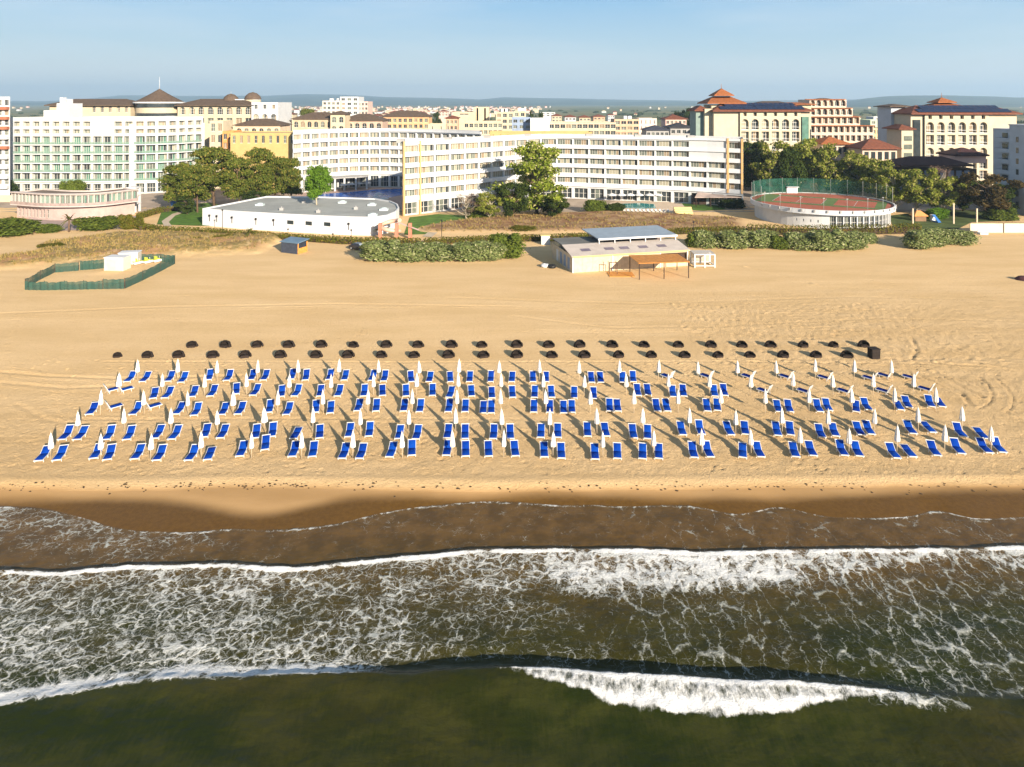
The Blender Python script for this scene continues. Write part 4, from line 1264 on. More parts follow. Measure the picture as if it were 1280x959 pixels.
# round tower
rt = (222 - 163) / 2 * d / FPX
cx = lx(191); cy = rt * 0.55
zt0 = zat(127.5, d)
m = MB(); m.lathe([(rt * 0.92, 0), (rt * 0.92, zt0 - 0.6)], 28, 0, True, None, cx, cy); m.build('tower', CREAM, o)
for z in (zt0 - 2.4, zt0 - 6.2):
    m = MB(); m.lathe([(rt * 0.925, z), (rt * 0.935, z), (rt * 0.935, z + 1.5), (rt * 0.925, z + 1.5)], 28, 0, False, None, cx, cy); m.build('window_band', GLASS, o)
m = MB(); m.lathe([(rt * 1.02, zt0 - 0.55), (rt * 1.02, zt0), (rt * 0.9, zt0)], 28, 0, False, None, cx, cy); m.build('cornice', WHITE2, o)
m = MB(); m.lathe([(rt * 0.97, zt0 + 0.01), (rt * 0.62, zt0 + 1.9), (rt * 0.33, zt0 + 3.6), (0.01, zt0 + 5.7)], 28, 0, True, None, cx, cy); m.build('cone_roof', BRT, o)
m = MB(); m.tube([(cx, cy, zt0 + 5.5), (cx, cy, zt0 + 10.8)], [0.14, 0.05], 6); m.build('mast', WHITE, o)
for pxd, w_ in ((279, 19), (307, 20)):
    r = w_ / 2 * d / FPX; z = zat(126 if pxd < 290 else 124, d)
    m = MB(); m.lathe([(r, z - 4), (r, z - 0.2)], 16, 0, True, None, lx(pxd), 8); m.build('turret', CREAM, o)
    m = MB(); m.lathe([(r * 1.08, z), (r * 0.9, z + 1.4), (r * 0.5, z + 2.6), (0.02, z + 3.1)], 16, 0, True, None, lx(pxd), 8); m.build('dome', BRT, o)
m = MB(); m.box(lx(284), lx(303), 6, 11, zr + 1, zat(124, d)); m.build('roof_house', WHITE2, o)
m = MB(); m.tube([(lx(279), 8, zat(121, d)), (lx(279), 8, zat(114, d))], [0.1, 0.04], 5); m.build('mast', WHITE, o)
wn.done()

# --- simple blocks of the resort and town
def block(name, label, px0, px1, ytop, d, depth, wall, rows, cols, kind='dark', roof='flat', rmat=None, fh=3.1, cat='building', zwin0=None, arch=False, rec=0.35, mg=None, skew=0.0, par=0.6, radial=None):
    x0, x1 = xat(px0, d), xat(px1, d)
    ztop = zat(ytop, d)
    cx = (x0 + x1) / 2
    o = thing(name, label, cat, (cx, d, 0))
    wn = Wins(o)
    pth = Path([(x0, d + skew), (x1, d - skew)])
    us = [pth.L * i / cols for i in range(cols + 1)]
    zw = ztop - par
    zs = [max(0.0, zw - fh * rows)] + [zw - fh * (rows - 1 - k) for k in range(rows)]
    if zs[0] > 0.01: zs = [0.0] + zs
    off = len(zs) - 1 - rows
    cw = pth.L / cols
    mgx = cw * 0.2 if mg is None else mg
    m = MB()
    facade(m, pth, us, zs, lambda i, j: None if j < off else (mgx, mgx, 0.9 if kind != 'shop' else 0.3, 0.45, kind, arch), rec, wn, 0, 0, (cx, d, 0))
    facade(m, pth, us, [zw, ztop], lambda i, j: None, 0, wn, 0, 0, (cx, d, 0))
    shell(m, pth, us, 0, depth, 0, ztop - (0.4 if roof == 'flat' else 0.0), ztop, (cx, d, 0), 0, 1, None, radial)
    m.build('wall', [wall, ROOFG], o)
    if roof == 'hip':
        m = MB(); m.hip(x0 - cx - 0.8, x1 - cx + 0.8, -0.8 - abs(skew), depth + 0.8, ztop + 0.2, ztop + 0.2 + min(x1 - x0, depth) * 0.2, 0, 0.25)
        m.build('roof', rmat or REDT, o)
    elif roof == 'units':
        for k in range(2):
            q = random.uniform(0.2, 0.75) * (x1 - x0) + x0 - cx
            m = MB(); m.box(q, q + 2.4, depth * 0.4, depth * 0.4 + 2.4, ztop - 0.39, ztop + 1.6); m.build('roof_unit', WHITE2, o)
    wn.done()
    return o

o = block('apartment_tower', 'narrow white tower with red-brown balconies at the left edge', -14, 12.5, 121, 236, 14, WHITE, 9, 3, 'dark', fh=3.4, cat='tower', radial=0.3)
for k in range(9):
    m = MB(); m.box(-0.2, 3.5, -1.4, -0.02, 0, 1.0); q = m.build('balcony', PM('red_brown_balcony', (0.36, 0.13, 0.075), 0.8, 0.15) if k in (0, 1, 2, 4) else WHITE, o)
    q.location = (0, 0, zat(121, 236) - 1.5 - 3.4 * (k + 1) + 0.4)
block('yellow_building', 'bright yellow building behind the pine trees with a few top windows', 288, 370, 166, 252, 14, YELLOW, 1, 9, 'dark', fh=4.2, mg=0.8)
block('arcade_house', 'low house with a brown roof and dark arches above the yellow building', 294, 350, 157, 268, 12, PM('pale_peach', (0.60, 0.46, 0.33)), 1, 6, 'dark', 'hip', BRT, 3.4, arch=True)
block('stair_house', 'narrow cream tower house beside the orange house left of the yellow building', 262, 279, 151, 262, 9, CREAM, 4, 2, 'dark', fh=4.4, cat='tower')
block('orange_house', 'small orange house with dark windows between cream tower and yellow building', 278, 292, 164, 258, 8, ORANGE, 3, 2, 'dark', fh=3.4)
o = block('arcaded_hotel', 'brownish arcaded hotel with steep brown mansard roof rising behind the curved white hotel', 366, 424, 149, 300, 14, TAN, 3, 7, 'dark', 'hip', BRT, 4.0, cat='hotel', arch=True)
block('arcaded_hotel', 'brownish arcaded hotel wing with pale gable directly left of the orange block', 424, 478, 151, 306, 14, PM('rosy_tan', (0.47, 0.34, 0.27)), 2, 6, 'dark', 'hip', BRT, 4.6, cat='hotel', arch=True)
block('gable_house', 'pale gabled tower house between the two arcaded hotel wings', 413, 431, 143, 297, 10, CREAM, 3, 2, 'dark', 'hip', BRT, 4.0, cat='tower', arch=True)
o = block('pink_hotel', 'tall white and pink hotel standing above the arcaded hotels', 403, 425, 126, 470, 20, PM('pale_pink_white', (0.60, 0.54, 0.48)), 6, 4, 'dark', 'units', cat='hotel')
block('pink_tower', 'white tower with pink bays, tallest of the pink hotels', 425, 448, 121, 476, 18, WHITE, 7, 3, 'dark', 'flat', cat='tower')
block('salmon_block', 'salmon block attached to the right of the white tower with pink bays', 447, 460, 127, 480, 16, PINK, 6, 3, 'dark', 'flat')
block('orange_block', 'orange and cream block under flat dark roof right of the arcaded hotels', 477, 536, 146, 390, 16, PM('apricot', (0.58, 0.36, 0.2)), 3, 9, 'dark', 'hip', BRT, 3.4)
block('low_white_house', 'low white house with two dark openings behind the curved hotel roof', 535, 557, 155, 318, 10, CREAM, 1, 2, 'dark', fh=4.5, mg=1.8)
block('terracotta_house', 'small terracotta house right of the low white house', 557, 572, 148, 360, 10, PEACH, 3, 3, 'dark', 'hip', REDT)
block('blank_block', 'cream windowless block with a taller stair tower at its right', 566, 594, 140, 405, 16, CREAM, 1, 1, 'dark', fh=2, mg=9 if False else 4)
block('stair_block', 'tall cream stair tower on the right of the windowless block', 592, 611, 134, 412, 16, CREAM, 5, 2, 'dark', fh=3.2, mg=2.8, cat='tower')
block('ledge_building', 'cream building with long balcony ledges below the cream stair tower', 580, 628, 152, 330, 14, CREAM, 2, 8, 'dark', fh=3.2, mg=0.3)
block('fin_hotel', 'cream hotel with tall vertical fins and rooftop domes beside the blue-grey block', 620, 642, 140, 395, 14, CREAM, 5, 3, 'dark', 'units', fh=3.4, cat='hotel', mg=0.6)
block('fin_hotel', 'plain cream upper block directly behind the blue-grey block', 642, 657, 139, 400, 14, CREAM, 2, 2, 'dark', 'units', fh=3.4, cat='hotel')
block('blue_block', 'blue-grey flat-roofed block left of the bright white house', 640, 664, 147, 352, 12, BLUEG, 3, 3, 'dark', fh=3.0)
block('bright_house', 'bright white flat-roofed house in the town right of the blue-grey block', 663, 687, 148, 346, 12, WHITE2, 2, 2, 'dark', fh=4.0, mg=2.5)
block('yellow_annex', 'long low yellow annex behind the V-shaped hotel roof', 612, 740, 165, 284, 10, YELLOW, 1, 14, 'dark', fh=2.6, mg=1.4)
block('market_hall', 'long flat cream market hall with a brown shadowed front in the town', 686, 770, 153, 350, 18, PM('beige_sheet', (0.52, 0.43, 0.32)), 2, 12, 'dark', fh=3.4, mg=0.25)
block('peach_terrace', 'peach terraced apartment house with dark balconies', 768, 799, 149, 372, 14, PEACH, 4, 4, 'dark', 'units', fh=3.1, mg=0.4)
block('pale_block', 'pale pink block with rounded top right of the peach terraces', 799, 821, 148, 380, 12, PM('pale_rose', (0.60, 0.50, 0.45)), 3, 4, 'dark', fh=3.4, mg=1.0)
block('red_roof_house', 'pinkish house with small red roofs above the dark roofs left of the right hotels', 832, 858, 149, 400, 12, PINK, 2, 5, 'dark', 'hip', REDT)
block('dark_roof_house', 'house under dark bluish roofs in front of the pinkish red-roofed house', 808, 836, 163, 330, 12, GREYR, 1, 5, 'dark', 'hip', PM('dark_slate', (0.05, 0.055, 0.075), 0.7, 0.2), 3.0)
block('dark_roof_house', 'wider house under black roof beside the left end of the pagoda-roofed hotel', 838, 866, 160, 335, 14, GREYR, 1, 4, 'dark', 'hip', PM('dark_slate2', (0.04, 0.04, 0.045), 0.7, 0.2), 3.0)
block('green_house', 'pale green house below the sea-blue hills between the two right hotels', 1088, 1118, 150, 520, 16, PM('pale_green', (0.42, 0.50, 0.38)), 2, 4, 'dark', fh=3.4)
block('white_villa', 'small white villa with one dark window beside the pale green house', 1092, 1108, 146, 560, 12, WHITE, 2, 2, 'dark', fh=3.2, mg=2.2)
block('cream_wing', 'yellowish cream wing right of the stepped brown-roofed hotel', 1085, 1106, 160, 345, 12, PM('yellow_cream', (0.62, 0.48, 0.25)), 4, 4, 'dark', fh=3.3)
# far rank of town houses, each its own house
farb = [(352, 366, 143, 640, CREAM, 'low cream house beyond the white end block of the domed hotel'), (372, 384, 141, 820, WHITE, 'white far shed left of the white and pink hotel'),
        (464, 476, 145, 620, WHITE, 'white far house right of the salmon block'), (486, 500, 141, 900, PEACH, 'peach far house above the orange block'),
        (504, 513, 139.5, 1100, PINK, 'small pink far house in the middle of the village'), (518, 532, 142, 760, WHITE, 'white far house with red roof near the dark round tree'),
        (548, 560, 139.5, 980, PINK, 'pink far house behind the dark round tree'), (690, 702, 145, 700, CREAM, 'cream far house above the market hall left end'),
        (706, 720, 146.5, 640, WHITE, 'white far house above the market hall middle'), (724, 738, 147, 600, CREAM, 'cream far house with red roof above the market hall right end'),
        (742, 756, 146, 650, PEACH, 'peach far house left of the terraces'), (760, 768, 144, 760, WHITE, 'tiny white far house above the peach terraces'),
        (676, 694, 140.5, 1000, WHITE, 'white far row house with flat roof near the fields'), (840, 848, 144, 700, PINK, 'pinkish far house under the dark tree group'),
        (1064, 1076, 147, 640, PM('mint', (0.4, 0.5, 0.4)), 'mint far house right of the stepped hotel')]
for a, b, yt, d, mt, lb_ in farb:
    block('town_house', lb_, a, b, yt, d, 12, mt, 2, 3, 'dark', 'flat' if 'flat' in lb_ or 'shed' in lb_ else 'hip', REDT, 3.0, cat='house')
# village too far and dense to count
m = MB()
for i in range(430):
    d = random.uniform(1500, 4300); px = random.uniform(360, 660) + random.gauss(0, 20) if random.random() < 0.8 else random.uniform(0, 1280)
    x = xat(px, d); w_ = random.uniform(6, 16); dp = random.uniform(7, 12); h = random.uniform(4, 11)
    mi = random.randrange(3)
    m.box(x, x + w_, d, d + dp, 0, h, mi)
    m.hip(x - 0.5, x + w_ + 0.5, d - 0.5, d + dp + 0.5, h + 0.3, h + 3.2, 3 if i % 3 else 1, 0.2)
tag(m.build('distant_village', [WHITE, CREAM, PINK, REDT]), 'distant village of red-roofed houses at the foot of the hills', 'village', None, 'stuff')

# --- arched hotels with pagoda roofs at the right
def pagoda(m, cx, cy, w_, z, h, mi=0):
    m.hip(cx - w_, cx + w_, cy - w_, cy + w_, z, z + h * 0.45, mi, 0.4, w_ * 0.55)
    m.hip(cx - w_ * 0.52, cx + w_ * 0.52, cy - w_ * 0.52, cy + w_ * 0.52, z + h * 0.52, z + h, mi, 0.3, w_ * 0.5)
def arch_hotel(label, d, pxl, px0, px1, pxr, yeave, tower_px, tz=127, tw=7.6, th=5.8):
    cx = (xat(px0, d) + xat(px1, d)) / 2
    o = thing('arched_hotel', label, 'hotel', (cx, d, 0))
    base = (cx, d, 0)
    wn = Wins(o)
    ze = zat(yeave, d)
    pth = Path([X(px0, d), X(px1, d)])
    n = 6
    us = [pth.L * i / n for i in range(n + 1)]
    fz = [ze]
    for h in (2.6, 4.9, 4.5, 4.5, 4.3, 4.0): fz.append(fz[-1] - h)
    fz = [max(0, z) for z in fz[::-1]]
    fz = [0.0] + [z for z in fz if z > 0.5]
    nr = len(fz) - 1
    def cell(i, j):
        k = nr - 1 - j
        if k == 0: return (1.3, 1.3, 0.7, 0.5, 'dark', False)
        if k == 1: return (0.55, 0.55, 0.35, 0.45, 'arch', True)
        if k == 3: return (0.55, 0.55, 0.6, 0.6, 'arch', True)
        return (0.5, 0.5, 0.35, 0.35, 'arch', False)
    m = MB()
    facade(m, pth, us, fz, cell, 1.1, wn, 0, 0, base)
    # flanking plain wall panels
    side = Path([X(pxl, d + 1.0), X(px0, d + 1.0)])
    m2 = MB()
    a, b = xat(pxl, d) - cx, xat(px1 if pxr is None else pxr, d) - cx
    l0, r0 = xat(px0, d) - cx, xat(px1, d) - cx
    m.box(a, l0 - 0.003, 0.8, 15, 0, ze - 0.3, 0)
    m.box(r0 + 0.003, b, 0.5, 15, 0, ze - 0.3, 0)
    m.box(l0, r0, 14, 15, 0, ze - 0.3, 0)
    m.build('wall', PM('warm_cream_render', (0.50, 0.44, 0.325), 0.8, 0.07), o)
    for k in (1, 2, 3):
        if len(fz) > k + 1:
            z = fz[-(k + 2)]
            for i in range(n):
                q = MB(); q.box(us[i] + 0.62 + l0, us[i + 1] - 0.62 + l0, -0.05, 0.03, z + 1.3, z + 1.42)
                q.box(us[i] + 0.62 + l0, us[i + 1] - 0.62 + l0, -0.05, 0.03, z + 0.36, z + 0.5)
                q.build('balcony_rail', WHITE2, o)
    # glazed stair strip
    s0 = (r0 + 0.4) if tower_px < px0 else (a + 0.8)
    m = MB(); m.box(s0, s0 + 2.6, -0.2 if tower_px < px0 else 0.4, 0.79, 3, ze - 2.2); m.build('stair_glazing', GREENGL if tower_px < px0 else GLASS, o)
    m = MB(); m.hip(a - 1.0, b + 1.0, -1.4, 16, ze + 0.25, ze + 3.2, 0, 0.45, 6.5); m.build('roof', REDT, o)
    # solar panels laid on the roof slope
    m = MB()
    sl = 2.95 / 6.5
    for k in range(14):
        for r_ in range(2):
            v0, v1 = 0.75 + r_ * 2.85, 3.5 + r_ * 2.85
            ins = 2.2 + r_ * 2.6
            u0 = a + ins + k * (b - a - 2 * ins) / 14; u1 = a + ins + (k + 1) * (b - a - 2 * ins) / 14 - 0.12
            z = lambda v: ze + 0.25 + (v) * sl * 0.985 + 0.12
            m.quad((u0, v0 - 1.4, z(v0)), (u1, v0 - 1.4, z(v0)), (u1, v1 - 1.4, z(v1)), (u0, v1 - 1.4, z(v1)))
    m.build('solar_panels', SOLAR, o)
    m = MB()
    tx = xat(tower_px, d + 10) - cx
    m.box(tx - 5.5, tx + 5.5, 6, 17, 0, zat(tz, d + 10) - 1.2)
    m.build('tower', PM('warm_cream_render', (0.6, 0.5, 0.4)), o)
    m = MB(); pagoda(m, tx, 11.5, tw, zat(tz, d + 10) - 0.5, th)
    m.build('pagoda_roof', ORT, o)
    m = MB(); m.tube([(tx, 11.5, zat(tz, d + 10) + th - 0.8), (tx, 11.5, zat(tz, d + 10) + th + 1.4)], [0.12, 0.04], 5); m.build('finial', ORT, o)
    wn.done()
    return o, cx, ze
o, cx, ze = arch_hotel('cream hotel with arched balconies and an orange pagoda tower behind the V-shaped hotel', 262, 893, 925, 1001, 1013, 139, 903)
m = MB(); m.box(xat(869, 268) - cx, xat(880, 268) - cx, 5, 14, 0, zat(139, 268)); m.build('side_wing', PM('green_grey_render', (0.20, 0.27, 0.25)), o)
m = MB(); m.box(xat(880, 266) - cx + 0.01, xat(892.5, 266) - cx, 3, 13, 0, zat(136, 266)); m.build('side_wing', PM('warm_cream_render', (0.6, 0.5, 0.4)), o)
m = MB(); m.hip(xat(866, 268) - cx, xat(886, 268) - cx, 3.5, 15, zat(139, 268) + 0.3, zat(139, 268) + 2.2, 0, 0.3, 3); m.build('side_roof', REDT, o)
o, cx, ze = arch_hotel('cream hotel with arched balconies and pagoda roof at the right above dark awnings', 255, 1140, 1156, 1236, 1272, 142.5, 1180, 132.5, 7.0, 3.8)
m = MB(); m.box(xat(1125, 255) - cx, xat(1139.5, 255) - cx, -1.0, 9, 0, zat(162, 255)); m.build('side_wing', PM('warm_cream_render', (0.6, 0.5, 0.4)), o)
for k in range(3):
    m = MB(); m.box(xat(1128, 255) - cx, xat(1138, 255) - cx, -1.1, -1.0, zat(176 + 10.5 * k, 255), zat(170 + 10.5 * k, 255)); m.build('window', GRGL, o)
m = MB(); m.hip(xat(1120, 255) - cx, xat(1142, 255) - cx, -2, 10, zat(161, 255), zat(157, 255) + 0.4, 0, 0.3, 4); m.build('side_roof', REDT, o)
m = MB(); m.box(xat(1123, 262) - cx, xat(1141, 262) - cx, 12, 22, 0, zat(134, 262)); m.build('rear_wing', SHADEB, o)
m = MB(); m.hip(xat(1119, 262) - cx, xat(1148, 262) - cx, 10.5, 23, zat(134, 262) + 0.3, zat(130, 262), 0, 0.3, 5); m.build('rear_roof', BRT, o)
for px_, nm in ((968, 'brown pagoda-roofed rear pavilion left of the orange cap behind the first arched hotel'), (994, 'orange-capped rear pavilion behind the right end of the first arched hotel')):
    dd = 300
    o = thing('rear_pavilion', nm, 'pavilion', (xat(px_, dd), dd, 0))
    m = MB(); m.box(-7, 7, 0, 10, 0, zat(131, dd)); m.build('wall', CREAM, o)
    m = MB(); m.hip(-8.6, 8.6, -1.5, 11.5, zat(131, dd) + 0.3, zat(126.5, dd) if px_ < 980 else zat(128, dd), 0, 0.3, 5); m.build('roof', BRT if px_ < 980 else ORT, o)

# --- stepped brown-white hotel
d = 318
o = thing('stepped_hotel', 'stepped hotel with white balcony grid and red tiled ledges between the two arched hotels', 'hotel', (xat(1055, d), d, 0))
wn = Wins(o); cx = xat(1055, d); base = (cx, d, 0)
fl = 4.1
steps = [(1012, 1100, 0, 3), (1012, 1092, 3, 5), (1012, 1075, 5, 6), (1012, 1066, 6, 7), (1012, 1058, 7, 8)]
m = MB(); mr = MB()
zt = 0
ztops = {}
for (a, b, f0, f1) in steps:
    pth = Path([X(a, d + f0 * 0.6), X(b, d + f0 * 0.6)])
    n = max(3, round((b - a) / 7.6))
    us = [pth.L * i / n for i in range(n + 1)]
    zs = [fl * k + 1.5 for k in range(f0, f1 + 1)]
    if f0 == 0: zs[0] = 0
    facade(m, pth, us, zs, lambda i, j: (0.35, 0.35, 1.0, 0.35, 'dark', f0 >= 6), 1.2, wn, 0, 0, base)
    shell(m, pth, us, 0, 13, zs[0], zs[-1], zs[-1], base, 0, 1)
    z = zs[-1]
    mr = MB(); mr.box(xat(a, d) - cx - 0.5, xat(b, d) - cx + 1.2, f0 * 0.6 - 1.0, f0 * 0.6 - 0.02, z - 0.1, z + 0.25)
    mr.build('tiled_ledge', ORT, o)
m.build('wall', [PM('rosy_cream', (0.56, 0.44, 0.36)), ORT], o)
m = MB(); m.box(xat(1030, d) - cx, xat(1052, d) - cx, 6, 14, fl * 8 + 1.5, zat(126, d)); m.build('penthouse', CREAM, o)
m = MB(); m.hip(xat(1026, d) - cx, xat(1056, d) - cx, 5, 16, zat(126, d) + 0.3, zat(122.5, d), 0, 0.3, 4); m.build('roof', BRT, o)
wn.done()
# low tiled pavilions, dark terrace
for (a, b, ye, yr, d, lb_) in ((1026, 1064, 180, 173, 262, 'low pavilion under an orange-red hip roof, left one below the stepped hotel'),
                              (1076, 1127, 186, 176, 250, 'low pavilion under a wide red hip roof, right one below the stepped hotel')):
    o = thing('tiled_pavilion', lb_, 'pavilion', (xat((a + b) / 2, d), d, 0))
    w_ = (xat(b, d) - xat(a, d)) / 2
    m = MB(); m.box(-w_ * 0.85, w_ * 0.85, 1, 11, 0, zat(ye, d) - 0.2); m.build('wall', PM('rosy_cream', (0.5, 0.4, 0.3)), o)
    for k in range(5):
        q = -w_ * 0.75 + k * w_ * 0.33
        m = MB(); m.box(q, q + w_ * 0.2, 0.9, 0.998, zat(ye, d) - 4, zat(ye, d) - 1.2); m.build('window', GLASS, o)
    m = MB(); m.hip(-w_, w_, -0.5, 12.5, zat(ye, d) + 0.1, zat(yr, d) + 0.5, 0, 0.3); m.build('roof', ORT if a < 1050 else REDT, o)
d = 232
o = thing('awning_terrace', 'dark terrace building under long maroon awnings below the right arched hotel', 'restaurant', (xat(1180, d), d, 0))
cx = xat(1180, d)
m = MB(); m.box(xat(1126, d) - cx, xat(1226, d) - cx, 2, 12, 0, zat(212, d)); m.build('wall', DARK, o)
m = MB(); m.hip(xat(1124, d) - cx, xat(1216, d) - cx, -1, 13, zat(206, d), zat(197, d), 0, 0.5); m.build('awning', MAROON, o)
m = MB(); m.hip(xat(1206, d) - cx, xat(1250, d) - cx, 5, 16, zat(195, d), zat(187, d), 0, 0.5); m.build('roof', MAROON, o)
m = MB(); m.box(xat(1208, d) - cx, xat(1248, d) - cx, 6, 15, zat(206, d), zat(196, d)); m.build('upper_wall', PINK, o)
for k in range(9):
    q = xat(1130 + 10 * k, d) - cx
    m = MB(); m.box(q, q + 1.8, 1.9, 1.998, 0.6, zat(214, d)); m.build('window', BLUEG, o)

# --- tall tower at the right edge (its bulk lies outside the picture)
TX0, TY0 = 149.3, 196.0
o = thing('corner_tower', 'tall pale blue-grey apartment tower with balconies at the right edge', 'tower', (TX0, TY0, 0))
zt = zat(157, 204)
m = MB(); m.box(0, 34, 0.0, 9, 0, zt); m.build('wall', SHADEB, o)
m = MB(); m.box(2.2, 34, 9.01, 19, 0, zt - 1.2); m.build('rear_wall', SHADEB, o)
for k in range(7):
    z = zt - 1.6 - 3.25 * (k + 1)
    m = MB(); m.box(0.2, 2.19, 9.02, 15.6, z - 0.25, z); m.box(0.2, 0.32, 9.02, 15.6, z + 0.003, z + 1.0); m.box(0.33, 2.19, 15.45, 15.6, z + 0.003, z + 1.0); m.build('balcony', SHADEB, o)
    for q in (9.6, 12.6):
        m = MB(); m.box(2.12, 2.197, q, q + 2.3, z + 0.1, z + 2.4); m.build('window', GLASS, o)
for k in range(7):
    m = MB(); m.box(-0.05, -0.003, 5.2, 6.2, 2 + 3.2 * k, 3.6 + 3.2 * k); m.build('window', GLASS, o)
m = MB(); m.box(-0.15, 34.1, -0.15, 9.15, zt + 0.003, zt + 0.4); m.build('coping', SHADEB, o)

# --- low flat-roofed white building with rounded end
d0, d1 = 183, 168
poly = [X(253, 183), X(300, 178), X(350, 174.5), X(400, 171.5), X(440, 169.5), X(466, 169)]
arc = [X(484, 172), X(495, 178), X(499, 184), X(497, 191), X(488, 197), X(470, 202)]
back = [X(400, 206), X(333, 207)]
full = poly + arc + back
cx, cy = X(380, 185)
full = [(a - cx, b - cy) for a, b in full]
o = thing('poolside_hall', 'low white hall with a flat grey roof and rounded right end behind the hedge', 'hall', (cx, cy, 0))
m = MB()
m.prism(full, 0, 4.6, 0, top=False)
inn = [(a * 0.985, b * 0.97) for a, b in full]
n = len(full)
m.add([(a, b, 4.6) for a, b in full] + [(a, b, 4.6) for a, b in inn] + [(a, b, 4.25) for a, b in inn],
      [(i, (i + 1) % n, n + (i + 1) % n, n + i) for i in range(n)] + [(n + i, n + (i + 1) % n, 2 * n + (i + 1) % n, 2 * n + i) for i in range(n)], 0)
m.build('wall', PM('bright_white_paint', (0.7, 0.7, 0.7)), o)
m = MB(); m.add([(a, b, 4.25) for a, b in inn], [tuple(range(n))], 0); m.build('roof', PM('hall_roof', (0.33, 0.345, 0.335), 0.85, 0.16, 0.15), o)
for pxw in (363, 386, 409):
    dd = np.interp(pxw, [350, 400, 440], [174.5, 171.5, 169.5]) - 0.05
    a, b = X(pxw, dd)
    m = MB(); m.box(-0.95, 0.95, -0.08, 0.02, 0, 0.95); q = m.build('vent_window', GLASS, o); q.location = (a - cx, b - cy, 2.0); q.rotation_euler = (0, 0, -0.36)
for pxw in (262, 271, 290, 320, 342, 436):
    dd = np.interp(pxw, [253, 300, 350, 400, 440], [183, 178, 174.5, 171.5, 169.5]) - 0.06
    a, b = X(pxw, dd)
    m = MB(); m.box(-0.22, 0.22, -0.3, 0.0, 0, 0.5); m.box(-0.06, 0.06, -0.12, 0.02, -1.3, -0.003); q = m.build('wall_lamp', BLACK, o); q.location = (a - cx, b - cy, 2.6)
for (pxs, pys) in ((352, 263), (398, 266), (445, 262), (380, 254)):
    a, b = G(pxs, pys, 4.25)
    m = MB(); m.box(-0.5, 0.5, -0.4, 0.4, 0, 0.7); m.box(-0.12, 0.12, -0.12, 0.12, 0.703, 1.0); q = m.build('roof_vent', GREYR, o); q.location = (a - cx, b - cy, 4.26)
for (pxs, pys) in ((325, 257), (428, 254), (465, 257), (480, 263), (466, 270)):
    a, b = G(pxs, pys, 4.25)
    m = MB(); m.box(-1.1, 1.1, -0.8, 0.8, 0, 0.45); m.lathe([(0.95, 0.46), (0.7, 0.7), (0.02, 0.8)], 10); q = m.build('skylight', SKYLT, o); q.location = (a - cx, b - cy, 4.26)

# --- round sports hall with court on its roof
cx, cy, r = 87.8, 194.5, 18.8
o = thing('round_hall', 'round white hall with a red and green sports court on its roof', 'sports hall', (cx, cy, 0))
wn = Wins(o)
rp = Path([(cx + (r - 1.2) * math.cos(a), cy + (r - 1.2) * math.sin(a)) for a in np.linspace(-PI * 0.98, -0.02 * PI, 61)])
us = [rp.L * i / 30 for i in range(31)]
m = MB()
wn2 = Wins(o)
facade(m, rp, us, [0, 3.6], lambda i, j: (0.14, 0.14, 0.3, 0.3, 'shop', False) if 12 <= i <= 26 else ((0.75, 0.75, 1.5, 1.4, 'dark', False) if i in (7, 8, 9, 10) else None), 0.35, wn2, 0, 0, (cx, cy, 0))
arcb = [( (r - 1.2) * math.cos(a), (r - 1.2) * math.sin(a)) for a in np.linspace(-0.02 * PI, PI * 1.02, 40)]
for a, b in zip(arcb[:-1], arcb[1:]): m.quad((*a, 0), (*b, 0), (*b, 3.6), (*a, 3.6))
m.build('wall', WHITE, o)
m = MB(); m.lathe([(r - 1.3, 3.6), (r, 3.75), (r, 5.0), (r - 0.35, 5.0), (r - 0.35, 4.72)], 72, 0, False); m.build('fascia', WHITE2, o)
for k in range(17):
    a = -PI * (0.08 + 0.84 * k / 16)
    m = MB(); m.box(-0.22, 0.22, -0.28, 0.02, 0, 0.6); q = m.build('floodlight', GREYR, o); q.location = (r * math.cos(a), r * math.sin(a), 4.35); q.rotation_euler = (0, 0, a + PI / 2)
m = MB(); m.add([((r - 0.36) * math.cos(a), (r - 0.36) * math.sin(a), 4.7) for a in np.linspace(0, 2 * PI, 72, endpoint=False)], [tuple(range(72))]); m.build('court_floor', REDCL, o)
def rot2(x, y, a): return x * math.cos(a) - y * math.sin(a), x * math.sin(a) + y * math.cos(a)
for (x0, x1, y0, y1, mt, zz) in ((-16.5, 16.5, -8, 9.5, GRNCL, 4.72), (-12, 1, -5.5, 7, REDCL, 4.74), (4, 14, -5.5, 7, REDCL, 4.742)):
    ps = [rot2(x, y, -0.55) for x, y in ((x0, y0), (x1, y0), (x1, y1), (x0, y1))]
    m = MB(); m.add([(x, y, zz) for x, y in ps], [(0, 1, 2, 3)]); m.build('court_marking', mt, o)
m = MB()
for (x0, x1, y0, y1) in ((-12, 1, -5.5, -5.4), (-12, 1, 6.9, 7), (-12, -11.9, -5.4, 6.9), (0.9, 1, -5.4, 6.9), (-5.6, -5.5, -5.4, 6.9), (4, 14, -5.5, -5.4), (4, 14, 6.9, 7), (9, 9.1, -5.4, 6.9)):
    ps = [rot2(x, y, -0.55) for x, y in ((x0, y0), (x1, y0), (x1, y1), (x0, y1))]
    m.add([(x, y, 4.75) for x, y in ps], [(0, 1, 2, 3)])
m.build('court_lines', WHITE, o)
